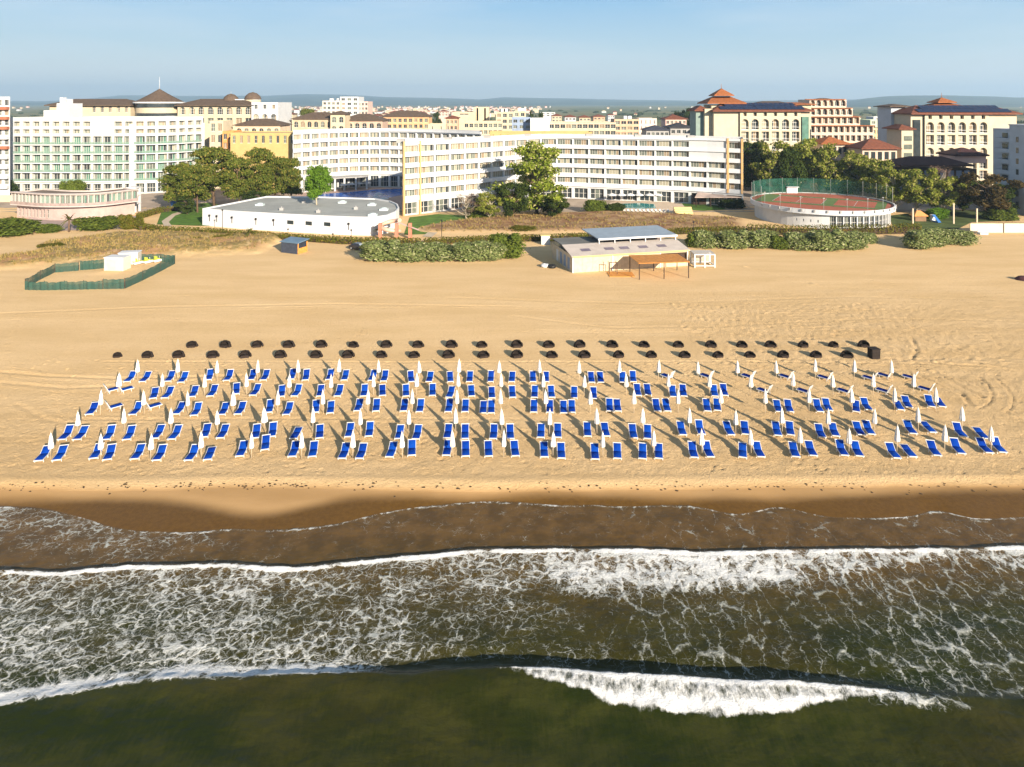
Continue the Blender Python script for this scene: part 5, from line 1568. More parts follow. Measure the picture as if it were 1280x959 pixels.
# net fence round the back of the court
NETM = net_mat('green_court_netting', (0.02, 0.12, 0.085), 0.36)
o = thing('net_fence', 'tall green net fence round the back of the rooftop court', 'fence', (cx, cy, 4.75))
m = MB()
an = np.linspace(-0.10 * PI, 1.06 * PI, 50)
for a, b in zip(an[:-1], an[1:]):
    m.quad(((r - 0.5) * math.cos(a), (r - 0.5) * math.sin(a), 0.02), ((r - 0.5) * math.cos(b), (r - 0.5) * math.sin(b), 0.02), ((r - 0.5) * math.cos(b), (r - 0.5) * math.sin(b), 4.6), ((r - 0.5) * math.cos(a), (r - 0.5) * math.sin(a), 4.6))
m.build('netting', NETM, o)
for a in np.linspace(-0.10 * PI, 1.06 * PI, 15):
    m = MB(); m.tube([(0, 0, 0), (0, 0, 4.8)], 0.06, 6); q = m.build('post', GREYR, o); q.location = ((r - 0.42) * math.cos(a), (r - 0.42) * math.sin(a), 0)
# thin low rail posts at the front of the court
for k in range(7):
    a = -PI * (0.32 + 0.6 * k / 6)
    x_, y_ = cx + (r - 0.8) * math.cos(a), cy + (r - 0.8) * math.sin(a)
    q = MB(); q.tube([(0, 0, 0), (0, 0, 3.2)], 0.05, 6); q.box(-0.25, 0.25, -0.08, 0.08, 3.2, 3.35)
    oo = q.build('court_lamp', GREYR); oo.location = (x_, y_, 4.72)
    tag(oo, f'slim lamp pole on the front rim of the rooftop court, {ORD[k + 1]} from the right', 'lamp', 'lamp poles on the rooftop court')
x, y = G(1016, 250, 4.7)
m = MB(); 
o = thing('court_bench', 'small white shelter at the far rim of the rooftop court', 'shelter', (x, cy + 17.6, 4.72))
m.box(-1.8, 1.8, -0.5, 0.5, 1.9, 2.05); m.build('roof', WHITE2, o)
m = MB(); m.box(-1.7, 1.7, 0.35, 0.45, 0, 1.898); m.build('back_panel', WHITE, o)

# ------------------------------------------------------------------ ground details behind the beach
def sheet(name, poly, z, mat, kind='structure', label=None, cat=None, thick=None):
    m = MB()
    if thick: m.prism(poly, z - thick, z, 0)
    else: m.add([(x, y, z) for x, y in poly], [tuple(range(len(poly)))])
    o = m.build(name, mat)
    if kind: o['kind'] = kind
    if label: tag(o, label, cat)
    return o
def gpoly(pts, z=0.0): return [G(a, b, z) for a, b in pts]
ZL = 0.004
# the resort ground between hedge and hotels lies on its own sheets above the sand
sheet('promenade', [(-330, 205.5), (330, 205.5), (330, 330), (-330, 330)], 0.012, PM('resort_paving', (0.36, 0.29, 0.23), 0.9, 0.22, 0.12))
sheet('resort_ground', gpoly([(150, 291), (250, 292), (430, 304), (520, 305), (520, 291), (160, 280)]), 0.05, ASPH) if False else None
sheet('lawn', gpoly([(196, 281), (203, 262), (225, 256), (262, 254), (300, 262), (262, 283)]), 0.10, LAWN)
sheet('path', gpoly([(205, 283), (202, 277), (215, 268), (231, 263), (233, 265), (219, 270), (211, 278), (215, 283)]), 0.104, PM('pale_path', (0.5, 0.42, 0.32), 0.9, 0.1))
sheet('lawn', gpoly([(505, 294), (512, 272), (548, 268), (600, 271), (560, 282), (535, 293)]), 0.10, LAWN)
sheet('path', gpoly([(528, 296), (540, 287), (575, 279), (600, 276), (600, 278), (575, 282), (548, 290), (540, 297)]), 0.104, PM('pale_path', (0.5, 0.42, 0.32), 0.9, 0.1))
sheet('lawn', gpoly([(846, 262), (853, 253), (890, 254), (908, 262), (880, 264)]), 0.10, LAWN)
sheet('lawn', gpoly([(1120, 290), (1110, 270), (1180, 262), (1270, 266), (1275, 276), (1215, 278), (1190, 290)]), 0.06, PM('dim_lawn', (0.07, 0.10, 0.025), 0.95, 0.4, 0.3))
sheet('terrace', gpoly([(760, 266), (752, 258), (770, 252), (850, 252), (858, 262), (845, 270)]), 0.16, PM('beige_paving', (0.52, 0.42, 0.32), 0.85, 0.12), thick=0.3)
sheet('terrace', gpoly([(365, 260), (372, 238), (505, 232), (515, 258), (500, 262)]), 0.03, PAVE)
sheet('courtyard', gpoly([(20, 290), (20, 274), (170, 270), (174, 286)]), 0.02, PM('pink_asphalt', (0.34, 0.27, 0.25), 0.9, 0.12))
sheet('swimming_pool', gpoly([(382, 250), (398, 243), (440, 240), (470, 237), (502, 236), (503, 244), (480, 248.5), (440, 250.5)]), 0.05, POOLW)
sheet('swimming_pool', gpoly([(771, 260), (774, 255.5), (800, 254.5), (818, 256), (820, 261), (800, 262)]), 0.18, POOLT)
sheet('path', gpoly([(352, 305), (380, 300), (470, 303), (478, 312), (430, 322), (335, 342), (330, 335)]), 0.035, PM('pale_trodden_path', (0.46, 0.33, 0.22), 0.95, 0.12)) if False else None

# ------------------------------------------------------------------ foliage
def leaf_mesh(name, blobs, n, size, mat, seed, shell=0.35, droop=0.0, aspect=0.6):
    r = np.random.default_rng(seed)
    B = np.array(blobs, float)                       # x y z rx ry rz
    wgt = (B[:, 3] * B[:, 4] + B[:, 4] * B[:, 5] + B[:, 3] * B[:, 5]); wgt /= wgt.sum()
    k = r.choice(len(B), n, p=wgt)
    d = r.normal(size=(n, 3)); d /= np.linalg.norm(d, axis=1)[:, None]
    rad = (shell + (1 - shell) * r.random(n)) ** 0.5
    rad *= 1 + 0.14 * r.normal(size=n)
    c = B[k, :3] + d * rad[:, None] * B[k, 3:6]
    nrm = d * 0.7 + r.normal(size=(n, 3)) * 0.6 + np.array([0, 0, 0.35])
    nrm /= np.linalg.norm(nrm, axis=1)[:, None]
    a = np.cross(nrm, r.normal(size=(n, 3))); a /= np.linalg.norm(a, axis=1)[:, None]
    b = np.cross(nrm, a)
    s = size * (0.6 + 0.8 * r.random(n))[:, None]
    co = np.stack([c - a * s, c - b * s * aspect, c + a * s, c + b * s * aspect], 1).reshape(-1, 3).astype(np.float32)
    me = bpy.data.meshes.new(name)
    me.vertices.add(len(co)); me.vertices.foreach_set('co', co.ravel())
    me.loops.add(4 * n); me.loops.foreach_set('vertex_index', np.arange(4 * n, dtype=np.int32))
    me.polygons.add(n)
    me.polygons.foreach_set('loop_start', np.arange(0, 4 * n, 4, dtype=np.int32)); me.polygons.foreach_set('loop_total', np.full(n, 4, np.int32))
    me.update(calc_edges=True)
    me.materials.append(mat)
    return me
L_PINE = leaf_mat('pine_needles', (0.055, 0.085, 0.014), (0.165, 0.185, 0.035), (0.24, 0.20, 0.05))
L_FRESH = leaf_mat('fresh_leaves', (0.07, 0.15, 0.012), (0.15, 0.26, 0.03))
L_ACACIA = leaf_mat('yellow_green_leaves', (0.10, 0.16, 0.016), (0.30, 0.34, 0.05), (0.55, 0.5, 0.26))
L_POPLAR = leaf_mat('poplar_leaves', (0.11, 0.15, 0.02), (0.30, 0.315, 0.06), (0.38, 0.33, 0.13))
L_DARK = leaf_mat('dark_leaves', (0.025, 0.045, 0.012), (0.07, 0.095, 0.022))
L_GREY = leaf_mat('silvery_leaves', (0.11, 0.15, 0.045), (0.29, 0.335, 0.135), (0.44, 0.44, 0.25))
L_HEDGE = leaf_mat('hedge_leaves', (0.075, 0.095, 0.012), (0.19, 0.18, 0.03), (0.22, 0.14, 0.04))
L_SHRUB = leaf_mat('shrub_leaves', (0.06, 0.10, 0.015), (0.18, 0.22, 0.04))
L_BROWN = leaf_mat('brownish_leaves', (0.045, 0.040, 0.016), (0.12, 0.085, 0.035))
L_BARE = leaf_mat('bare_twigs', (0.16, 0.11, 0.085), (0.30, 0.21, 0.16))
L_PALM = leaf_mat('palm_fronds', (0.06, 0.08, 0.015), (0.20, 0.19, 0.05))
L_DRYG = leaf_mat('dry_grass_blades', (0.24, 0.18, 0.06), (0.42, 0.31, 0.13), (0.14, 0.15, 0.04))

# unit trees: height 1, crown width about 1 (scaled per tree)
def limbs(mb, tips, base, rad, seed, bend=0.06):
    r = random.Random(seed)
    for tpt in tips:
        b = Vector(base); e = Vector(tpt); m_ = b.lerp(e, 0.5) + Vector((r.uniform(-bend, bend), r.uniform(-bend, bend), -0.03))
        mb.tube([b, m_, e], [rad, rad * 0.6, rad * 0.2], 5, 0, False)
def tree_kind(kind, seed):
    r = random.Random(seed)
    bl, tr = [], MB()
    if kind == 'pine':
        lean = r.uniform(-0.08, 0.08)
        tr.tube([(0, 0, -0.03), (lean * 0.4, 0, 0.3), (lean, 0.02, 0.62), (lean * 1.2, 0, 0.86)], [0.028, 0.022, 0.014, 0.006], 7)
        tips = []
        for i in range(26):
            z = r.uniform(0.30, 0.93); w_ = 0.47 * math.sqrt(max(0.05, 1 - ((z - 0.55) / 0.45) ** 2)); a = r.uniform(0, 6.28); q = w_ * r.uniform(0.35, 0.85)
            c = (lean + q * math.cos(a), q * math.sin(a), z)
            bl.append((*c, r.uniform(0.15, 0.24), r.uniform(0.15, 0.24), r.uniform(0.05, 0.10))); tips.append(c)
        for c in tips: limbs(tr, [c], (lean * 0.8, 0, max(0.25, c[2] - 0.15)), 0.009, seed)
        return leaf_mesh('crown', bl, 11000, 0.024, L_PINE, seed, 0.1), tr.mesh('trunk', [BARK])
    if kind == 'round':
        tr.tube([(0, 0, -0.02), (0.02, 0, 0.14), (0, 0, 0.5)], [0.03, 0.022, 0.01], 7)
        limbs(tr, [(-0.2, 0.05, 0.45), (0.22, 0, 0.5), (0.03, -0.2, 0.5)], (0.01, 0, 0.13), 0.018, seed)
        for i in range(34):
            a = r.uniform(0, 6.28); z = r.uniform(0.26, 0.88); q = 0.36 * math.sqrt(max(0.05, 1 - ((z - 0.58) / 0.38) ** 2)) * r.uniform(0.4, 1)
            bl.append((q * math.cos(a), q * math.sin(a), z, 0.16, 0.16, 0.11))
        return leaf_mesh('crown', bl, 9000, 0.026, L_FRESH, seed, 0.2), tr.mesh('trunk', [BARKW])
    if kind == 'acacia':
        tr.tube([(0, 0, -0.02), (-0.02, 0, 0.25), (0.03, 0, 0.55), (0.0, 0, 0.85)], [0.03, 0.024, 0.015, 0.006], 7)
        for i in range(64):
            z = 0.10 + 0.86 * r.random() ** 1.15; w_ = 0.46 * (1 - abs(z - 0.36) / 0.78) + 0.05; a = r.uniform(0, 6.28); q = w_ * r.uniform(0.15, 1.0)
            c = (q * math.cos(a), q * math.sin(a), z)
            bl.append((*c, r.uniform(0.07, 0.14), r.uniform(0.07, 0.14), r.uniform(0.04, 0.08)))
            limbs(tr, [c], (0, 0, max(0.08, z - 0.2)), 0.007, seed + i)
        return leaf_mesh('crown', bl, 15000, 0.017, L_ACACIA, seed, 0.05), tr.mesh('trunk', [BARK])
    if kind in ('poplar', 'brown', 'bare', 'dark'):
        tr.tube([(0, 0, -0.03), (r.uniform(-.03, .03), 0, 0.28), (r.uniform(-.05, .05), 0, 0.55), (0, 0, 0.8)], [0.03, 0.024, 0.014, 0.006], 7)
        for i in range(34):
            z = r.uniform(0.30, 0.95) if kind != 'dark' else r.uniform(0.12, 0.92)
            w_ = 0.46 * math.sqrt(max(0.06, 1 - ((z - 0.62) / 0.42) ** 2)); a = r.uniform(0, 6.28); q = w_ * r.uniform(0.3, 1.0)
            c = (q * math.cos(a), q * math.sin(a), z)
            bl.append((*c, r.uniform(0.09, 0.16), r.uniform(0.09, 0.16), r.uniform(0.06, 0.10)))
            limbs(tr, [c], (0, 0, max(0.12, z - 0.28)), 0.011, seed + i)
        mt = {'poplar': L_POPLAR, 'brown': L_BROWN, 'bare': L_BARE, 'dark': L_DARK}[kind]
        n = {'poplar': 8500, 'brown': 8500, 'bare': 3200, 'dark': 9000}[kind]
        return leaf_mesh('crown', bl, n, 0.024 if kind != 'bare' else 0.016, mt, seed, 0.1, aspect=0.6 if kind != 'bare' else 0.18), tr.mesh('trunk', [BARKW if kind in ('poplar', 'bare') else BARK])
    if kind == 'palm':
        tr.tube([(0, 0, -0.02), (0.02, 0, 0.55)], [0.05, 0.04], 8)
        m = MB()
        for i in range(34):
            a = r.uniform(0, 6.28); el = r.uniform(-0.1, 1.2); L_ = r.uniform(0.4, 0.55)
            pts = [Vector((0.02, 0, 0.55))]
            for k in range(1, 6):
                f = k / 5
                pts.append(Vector((0.02 + L_ * f * math.cos(a) * math.cos(el), L_ * f * math.sin(a) * math.cos(el), 0.55 + L_ * f * math.sin(el) - 0.35 * L_ * f * f)))
            sd_ = Vector((-math.sin(a), math.cos(a), 0)) * 0.035
            for k in range(5):
                w0, w1 = (1.0 if k else 0.3), (1 - k / 5)
                m.quad(tuple(pts[k] - sd_ * w0), tuple(pts[k + 1] - sd_ * w1), tuple(pts[k + 1] + sd_ * w1), tuple(pts[k] + sd_ * w0))
        return m.mesh('crown', [L_PALM]), tr.mesh('trunk', [BARK])
_TK = {}
def tree(kind, px, pyb, pyt, wpx, label, name, group=None, var=0, cat='tree', z0=0.0, d=None):
    key = (kind, var)
    if key not in _TK: _TK[key] = tree_kind(kind, 100 + 7 * var + hash(kind) % 1 + len(kind))
    d = gd(pyb, z0) if d is None else d
    x = xat(px, d)
    o = thing(name, label, cat, (x, d, z0), random.uniform(0, 6.28), group)
    h = (zat(pyt, d) - z0); w_ = wpx * d / FPX
    o.scale = (w_, w_, h)
    link('trunk', _TK[key][1], o); link('crown', _TK[key][0], o)
    return o
GP = 'pine trees left of the hall'
tree('pine', 221, 263, 203, 50, 'low spreading pine, leftmost of the pine group', 'pine_tree', GP, 0)
tree('pine', 268, 259, 183, 72, 'tall broad pine with several trunks, tallest of the pine group', 'pine_tree', GP, 1)
tree('pine', 247, 266, 205, 50, 'pine in front of the tall broad pine above the small lawn', 'pine_tree', GP, 2)
tree('pine', 300, 262, 196, 46, 'pine between the tall broad pine and the pines before the yellow building', 'pine_tree', GP, 0)
tree('pine', 327, 257, 184, 50, 'upright pine with bare straight trunk before the yellow building', 'pine_tree', GP, 1)
tree('pine', 344, 256, 197, 48, 'dense pine before the right half of the yellow building', 'pine_tree', GP, 2)
tree('pine', 364, 257, 196, 34, 'slender pine, rightmost of the pine group beside the bright round tree', 'pine_tree', GP, 0)
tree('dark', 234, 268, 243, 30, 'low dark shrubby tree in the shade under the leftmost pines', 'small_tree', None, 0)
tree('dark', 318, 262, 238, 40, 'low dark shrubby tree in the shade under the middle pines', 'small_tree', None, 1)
o = tree('round', 396, 256, 206, 40, 'bright green round tree with pale forked trunk on the hall roof edge', 'round_tree', None, 0, z0=4.25)
tree('acacia', 671, 268, 173, 104, 'big yellow-green flowering tree before the V-shaped hotel', 'acacia_tree', None, 0)
tree('dark', 640, 274, 226, 50, 'dark green tree at the left foot of the big yellow-green tree', 'small_tree', None, 1)
tree('dark', 692, 272, 240, 46, 'dark green tree at the right foot of the big yellow-green tree', 'small_tree', None, 2)
tree('bare', 583, 274, 240, 50, 'nearly bare grey twiggy tree before the left wing of the V-shaped hotel', 'bare_tree', None, 0)
tree('poplar', 612, 275, 240, 38, 'thin olive-green tree beside the dark green tree', 'small_tree', None, 1)
GR = 'pale-trunked trees behind the round hall'
rt_ = [(940, 238, 178, 46, 'dark', 'dark leafy tree against the right end of the V-shaped hotel'),
       (966, 242, 181, 46, 'poplar', 'pale-trunked tree behind the left part of the green net'),
       (985, 252, 186, 40, 'dark', 'dark leafy tree between the pale trunks below the first arched hotel'),
       (1000, 244, 177, 52, 'poplar', 'tall yellow-green tree with leaning white trunk below the arched balconies'),
       (1024, 246, 180, 48, 'poplar', 'tall yellow-green tree right of the leaning white trunk'),
       (1046, 249, 190, 46, 'poplar', 'broad pale tree below the left tiled pavilion'),
       (1072, 251, 197, 50, 'poplar', 'broad pale tree below the right tiled pavilion'),
       (1098, 256, 202, 42, 'poplar', 'pale tree above the right end of the green net'),
       (1056, 246, 208, 60, 'dark', 'dark shaded tree filling in behind the green net middle'),
       (1118, 266, 214, 44, 'poplar', 'olive-green tree right of the round hall'),
       (1145, 268, 212, 46, 'poplar', 'olive-green tree before the left end of the dark awnings'),
       (1172, 266, 208, 44, 'bare', 'mauve bare tree before the middle of the dark awnings'),
       (1180, 270, 224, 40, 'poplar', 'yellowish tree in front of the mauve bare tree'),
       (1204, 264, 226, 40, 'dark', 'dark shaded tree left of the brownish round tree'),
       (1236, 274, 221, 56, 'brown', 'brownish round tree beside the corner tower'),
       (1255, 268, 232, 36, 'dark', 'dark tree between brownish tree and corner tower')]
for k, (a, b, c, w_, kd, lb_) in enumerate(rt_):
    tree(kd, a, b, c - 3, w_ * 1.28, lb_, 'leafy_tree', GR, k % 3)
tree('dark', 862, 156, 134, 22, 'dark round tree in the town left of the first arched hotel', 'town_tree', None, 0, d=560)
tree('dark', 846, 158, 138, 16, 'smaller dark tree left of the dark round town tree', 'town_tree', None, 1, d=570)
tree('dark', 546, 150, 138, 14, 'dark round tree in the town above the curved hotel', 'town_tree', None, 2, d=620)
tree('pine', 384, 152, 135, 22, 'dark spreading tree left of the white and pink hotel', 'town_tree', None, 1, d=520)
tree('dark', 663, 147, 137, 8, 'small dark cypress-like tree above the blue-grey block', 'town_tree', None, 0, d=500)
tree('dark', 677, 147, 138, 8, 'small dark tree above the bright white house', 'town_tree', None, 1, d=505)
tree('dark', 353, 168, 150, 14, 'small tree right of the domed hotel end block', 'town_tree', None, 2, d=275)
# far-off wood and gardens: one mass
bl = []
rr = random.Random(5)
for i in range(420):
    d = rr.uniform(480, 2600); px_ = rr.uniform(-60, 1340)
    bl.append((xat(px_, d), d, 1.5, rr.uniform(4, 14), rr.uniform(4, 8), rr.uniform(2.5, 5.5)))
tag(link('distant_trees', leaf_mesh('distant_trees', bl, 60000, 1.5, L_DARK, 9, 0.2)), 'scattered dark trees between the distant town houses', 'trees', None, 'stuff')

def bush_mesh(seed, mat, n=8500, size=0.036, lumps=15):
    r = random.Random(seed)
    bl = [(0, 0, 0.35, 0.42, 0.38, 0.4)]
    for i in range(lumps):
        a = r.uniform(0, 6.28); q = r.uniform(0.1, 0.36)
        bl.append((q * math.cos(a), q * math.sin(a) * 0.9, r.uniform(0.12, 0.74), r.uniform(0.09, 0.22), r.uniform(0.09, 0.22), r.uniform(0.10, 0.26)))
    return leaf_mesh('foliage', bl, n, size, mat, seed, 0.45)
_BM = {}
def bush(name, mat, px, pyb, pyt, wpx, label, group=None, seed=0, n=8500, size=0.036, dep=None):
    key = (mat.name, seed)
    if key not in _BM: _BM[key] = bush_mesh(seed + 31, mat, n, size)
    d = gd(pyb) + wpx * gd(pyb) / FPX * 0.45
    x = xat(px, d)
    o = link(name, _BM[key]); o.location = (x, d, -0.1)
    w_ = wpx * d / FPX
    o.scale = (w_ * 1.1, (dep or w_) * 1.0, (zat(pyt, d) + 0.1))
    o.rotation_euler = (0, 0, random.uniform(-0.4, 0.4))
    return tag(o, label, 'bush', group)
GB = 'grey-green bushes along the back of the beach'
bb_ = [(478, 330, 297, 56, 'silvery bush, leftmost of the left bush row beside the dark car'), (512, 331, 300, 50, 'silvery bush, second from the left in the left bush row'),
       (548, 330, 300, 56, 'silvery bush in the middle of the left bush row'), (586, 330, 299, 52, 'silvery bush, fourth in the left bush row'),
       (610, 329, 297, 40, 'narrow silvery bush just left of the dark green end bush'),
       (882, 313, 284, 40, 'silvery bush directly right of the beach bar behind the white cage'), (916, 314, 285, 44, 'silvery bush, second right of the beach bar'),
       (950, 313, 284, 42, 'silvery bush, third right of the beach bar'), (1000, 316, 287, 46, 'silvery bush below the round hall, left one'),
       (1030, 317, 284, 52, 'big silvery bush below the round hall, middle one'), (1064, 315, 286, 42, 'silvery bush below the round hall, right one'),
       (1086, 306, 288, 24, 'low silvery bush at the right end below the round hall'),
       (1148, 314, 284, 40, 'silvery bush, left one of the far right clump'), (1168, 311, 282, 44, 'silvery bush, middle one of the far right clump'),
       (1200, 309, 284, 42, 'low silvery bush, right end of the far right clump')]
for k, (a, b, c, w_, lb_) in enumerate(bb_):
    bush('silvery_bush', L_GREY, a, b, c, w_, lb_, GB, k % 3)
bush('green_bush', L_SHRUB, 634, 326, 288, 46, 'darker green bush at the right end of the left bush row', None, 0)
bush('green_bush', L_SHRUB, 868, 311, 287, 24, 'dark green bush between beach bar and silvery bushes', None, 1)
bush('green_bush', L_SHRUB, 976, 314, 292, 30, 'dark low bush in the gap below the left part of the round hall', None, 2)
bush('green_bush', L_SHRUB, 14, 299, 270, 68, 'large green bush at the left edge below the pavilion', None, 0)
bush('green_bush', L_SHRUB, 122, 291, 268, 50, 'green bush in front of the pavilion parking', None, 1)
bush('green_bush', L_SHRUB, 62, 293, 278, 30, 'low green bush left of the palm', None, 2)
bush('green_bush', L_HEDGE, 160, 288, 266, 22, 'olive bush with small flowers below the stair tower', None, 0)
bush('green_bush', L_SHRUB, 90, 247, 222, 26, 'bright green bush on the terrace of the green-balcony hotel', None, 1)
bush('green_bush', L_DARK, 8, 246, 224, 26, 'dark green bush at the left edge beside the pavilion roof', None, 0)
bush('green_bush', L_SHRUB, 745, 268, 247, 34, 'green bush left of the teal pool', None, 2)
bush('green_bush', L_DARK, 768, 268, 252, 24, 'dark green bush touching the left end of the teal pool', None, 1)
bush('green_bush', L_SHRUB, 600, 275, 256, 40, 'green bush below the nearly bare trees', None, 0)
bush('green_bush', L_DARK, 890, 256, 243, 30, 'dark bush below the right end of the V-shaped hotel', None, 2)
bush('green_bush', L_DARK, 915, 262, 248, 34, 'dark shaded bush left of the round hall', None, 0)
bush('green_bush', L_FRESH, 1170, 276, 258, 30, 'bright green bush at the playground', None, 1)
bush('green_bush', L_SHRUB, 1250, 278, 258, 40, 'bright green bush below the brownish round tree', None, 0)
bush('green_bush', L_SHRUB, 705, 322, 303, 20, 'dark green bush against the left side of the beach bar', None, 1)
bush('green_bush', L_HEDGE, 246, 305, 295, 24, 'small brown-green bush on the left dune', None, 2)
bush('green_bush', L_HEDGE, 64, 313, 303, 28, 'small olive bush on the dune above the green enclosure', None, 1)
bush('green_bush', L_HEDGE, 90, 327, 321, 14, 'tiny olive bush just behind the green enclosure', None, 0)
bush('green_bush', L_HEDGE, 280, 303, 292, 26, 'dry olive bush at the right end of the left dune', None, 1)
bush('green_bush', L_HEDGE, 655, 291, 282, 40, 'brownish low bush on the dry dune behind the beach bar', None, 2)
tree('palm', 86, 290, 262, 26, 'small yellowish palm in front of the pavilion', 'palm_tree', None, 0)
tree('palm', 312, 302, 281, 20, 'small thin palm beside the left dune and hedge', 'palm_tree', None, 0)
tree('palm', 476, 296, 278, 22, 'small palm at the rounded end of the hall', 'palm_tree', None, 0)

# clipped hedges
def hedge(label, pts, h, th, n_per=170, mat=None):
    P_ = [Vector(p) for p in pts]
    r = np.random.default_rng(len(label))
    bl = []; core = MB()
    for a, b in zip(P_[:-1], P_[1:]):
        L_ = (b - a).length; k = max(1, int(L_ / 1.0))
        dv = (b - a).normalized(); nv = Vector((-dv.y, dv.x)) * (th * 0.22)
        for i in range(k):
            c = a.lerp(b, (i + 0.5) / k)
            bl.append((c.x, c.y, h * 0.30, 0.8, th * 0.5, h * 0.34 * r.uniform(0.93, 1.08))); bl.append((c.x, c.y, h * 0.68, 0.8, th * 0.5, h * 0.34 * r.uniform(0.9, 1.1)))
        q = [a - nv, b - nv, b + nv, a + nv]
        core.prism([tuple(v) for v in q], 0, h * 0.6, 0)
    o = link('hedge', leaf_mesh('hedge', bl, int(len(bl) * n_per * 0.6), 0.17, mat or L_HEDGE, len(pts) + len(bl), 0.7))
    tag(o, label, 'hedge')
    core.build('branches', DARK, o)
    return o
hedge('long clipped hedge in front of the white hall', gpoly([(158, 284), (205, 291), (262, 293.5), (345, 299.5), (430, 305), (525, 307)]), 1.7, 1.6)
hedge('brown hedge climbing left of the small lawn', gpoly([(176, 288), (174, 274), (200, 266), (225, 263)]), 1.8, 1.6)
hedge('clipped hedge behind the left bush row and beach bar', gpoly([(530, 306), (600, 303), (690, 301), (780, 297), (880, 291), (935, 291)]), 1.6, 1.6)
hedge('dark clipped hedge in front of the round hall', gpoly([(935, 292), (1000, 294), (1080, 293), (1130, 292), (1150, 291)]), 2.5, 2.0)

# dry grass tufts of the dunes
from mathutils.bvhtree import BVHTree
bvh = BVHTree.FromObject(beach, bpy.context.evaluated_depsgraph_get())
m = MB()
rr = random.Random(3)
for i in range(9000):
    if rr.random() < 0.66:
        px_ = rr.uniform(-40, 345); py_ = rr.uniform(289, 346)
    else:
        px_ = rr.uniform(520, 930); py_ = rr.uniform(266, 292)
    x, y = G(px_, py_, 0.8)
    hit = bvh.ray_cast(Vector((x, y, 30)), Vector((0, 0, -1)))
    if hit[0] is None: continue
    z = hit[0].z
    if z < (0.55 if px_ < 400 else 0.2) or rr.random() > 0.4 + 0.6 * float(fbm(np.array(x * 0.15), np.array(y * 0.15)) > 0.5): continue
    s = rr.uniform(0.25, 0.6)
    for k in range(3):
        a = rr.uniform(0, 6.28); dx, dy = math.cos(a) * 0.12, math.sin(a) * 0.12
        ox_, oy_ = rr.uniform(-.2, .2), rr.uniform(-.2, .2)
        m.add([(x + ox_ - dx, y + oy_ - dy, z - 0.05), (x + ox_ + dx, y + oy_ + dy, z - 0.05), (x + ox_ + rr.uniform(-.2, .2), y + oy_ + rr.uniform(-.2, .2), z + s)], [(0, 1, 2)])
tag(m.build('dune_grass', L_DRYG), 'dry grass tufts on the dunes', 'grass', None, 'stuff')

# ------------------------------------------------------------------ beach bar
d0 = 131.5
cx, cy = 23.6, 135.0
W2 = 12.3
o = thing('beach_bar', 'long plank beach bar with pale sloping roof and raised blue-grey roof', 'beach bar', (cx, cy, 0), R(14))
m = MB()
for k in range(9):
    a = -W2 + k * 2.05
    m.box(a, a + 2.03, 0, 0.12, 0, 3.25)
m.box(-W2 + 18.5, W2, 0.0, 0.12, 0, 1.15)
m.box(-W2 + 18.5, W2, 0.0, 0.12, 2.75, 3.25)
m.box(-W2, -W2 + 0.15, 0.13, 13, 0, 3.25); m.box(W2 - 0.15, W2, 0.13, 9, 0, 3.25); m.box(-W2 + 0.15, W2 - 0.15, 8.8, 8.95, 0, 3.6)
m.build('plank_wall', WOODP, o)
m = MB(); m.box(-W2 + 7.0, -W2 + 11.5, -0.02, -0.002, 0.2, 2.9)
for k in range(4):
    m = MB(); q = -W2 + 1.0 + k * 3.2; m.box(-W2 - 0.02, -W2 - 0.002, 1.5 + k * 2.4, 2.9 + k * 2.4, 0.3, 2.6); m.build('side_panel', BLUEG if k < 3 else WHITE2, o)
m = MB(); m.box(-W2 + 18.6, W2 - 0.1, 0.5, 0.6, 1.16, 2.74); m.build('serving_hatch', DARK, o)
for q in (-W2 + 0.1, -W2 + 8.3, -W2 + 18.5, W2 - 0.1):
    m = MB(); m.box(q - 0.11, q + 0.11, -0.12, -0.003, 0, 3.3); m.build('post', WHITE2, o)
m = MB()
m.quad((-W2 - 0.3, -0.5, 3.28), (W2 + 0.3, -0.5, 3.28), (W2 + 0.3, 5.6, 4.35), (-W2 - 0.3, 5.6, 4.35))
m.quad((-W2 - 0.3, -0.5, 3.12), (-W2 - 0.3, 5.6, 4.19), (W2 + 0.3, 5.6, 4.19), (W2 + 0.3, -0.5, 3.12))
m.quad((-W2 - 0.3, -0.5, 3.12), (W2 + 0.3, -0.5, 3.12), (W2 + 0.3, -0.5, 3.28), (-W2 - 0.3, -0.5, 3.28))
m.quad((-W2 - 0.3, -0.5, 3.28), (-W2 - 0.3, 5.6, 4.35), (-W2 - 0.3, 5.6, 4.19), (-W2 - 0.3, -0.5, 3.12))
m.build('sloping_roof', PINKRF, o)
m = MB(); m.box(-W2, -W2 + 9, 5.61, 13, 4.0, 4.2); m.build('flat_roof', ROOFG, o)
for k in range(5):
    q = -W2 + 2.6 + k * 4.1 + (0.9 if k == 1 else 0)
    m = MB()
    zz = lambda y: 3.28 + (y + 0.5) * 1.07 / 6.1 + 0.06
    m.quad((q, 1.6, zz(1.6)), (q + 1.9, 1.6, zz(1.6)), (q + 1.9, 2.9, zz(2.9)), (q, 2.9, zz(2.9)))
    m.build('roof_hatch', PM('dull_purple_hatch', (0.17, 0.14, 0.18), 0.4, 0.2), o)
m = MB(); m.box(-W2, W2, -0.56, -0.503, 3.08, 3.3); m.build('gutter', PM('yellow_trim', (0.6, 0.46, 0.2)), o)
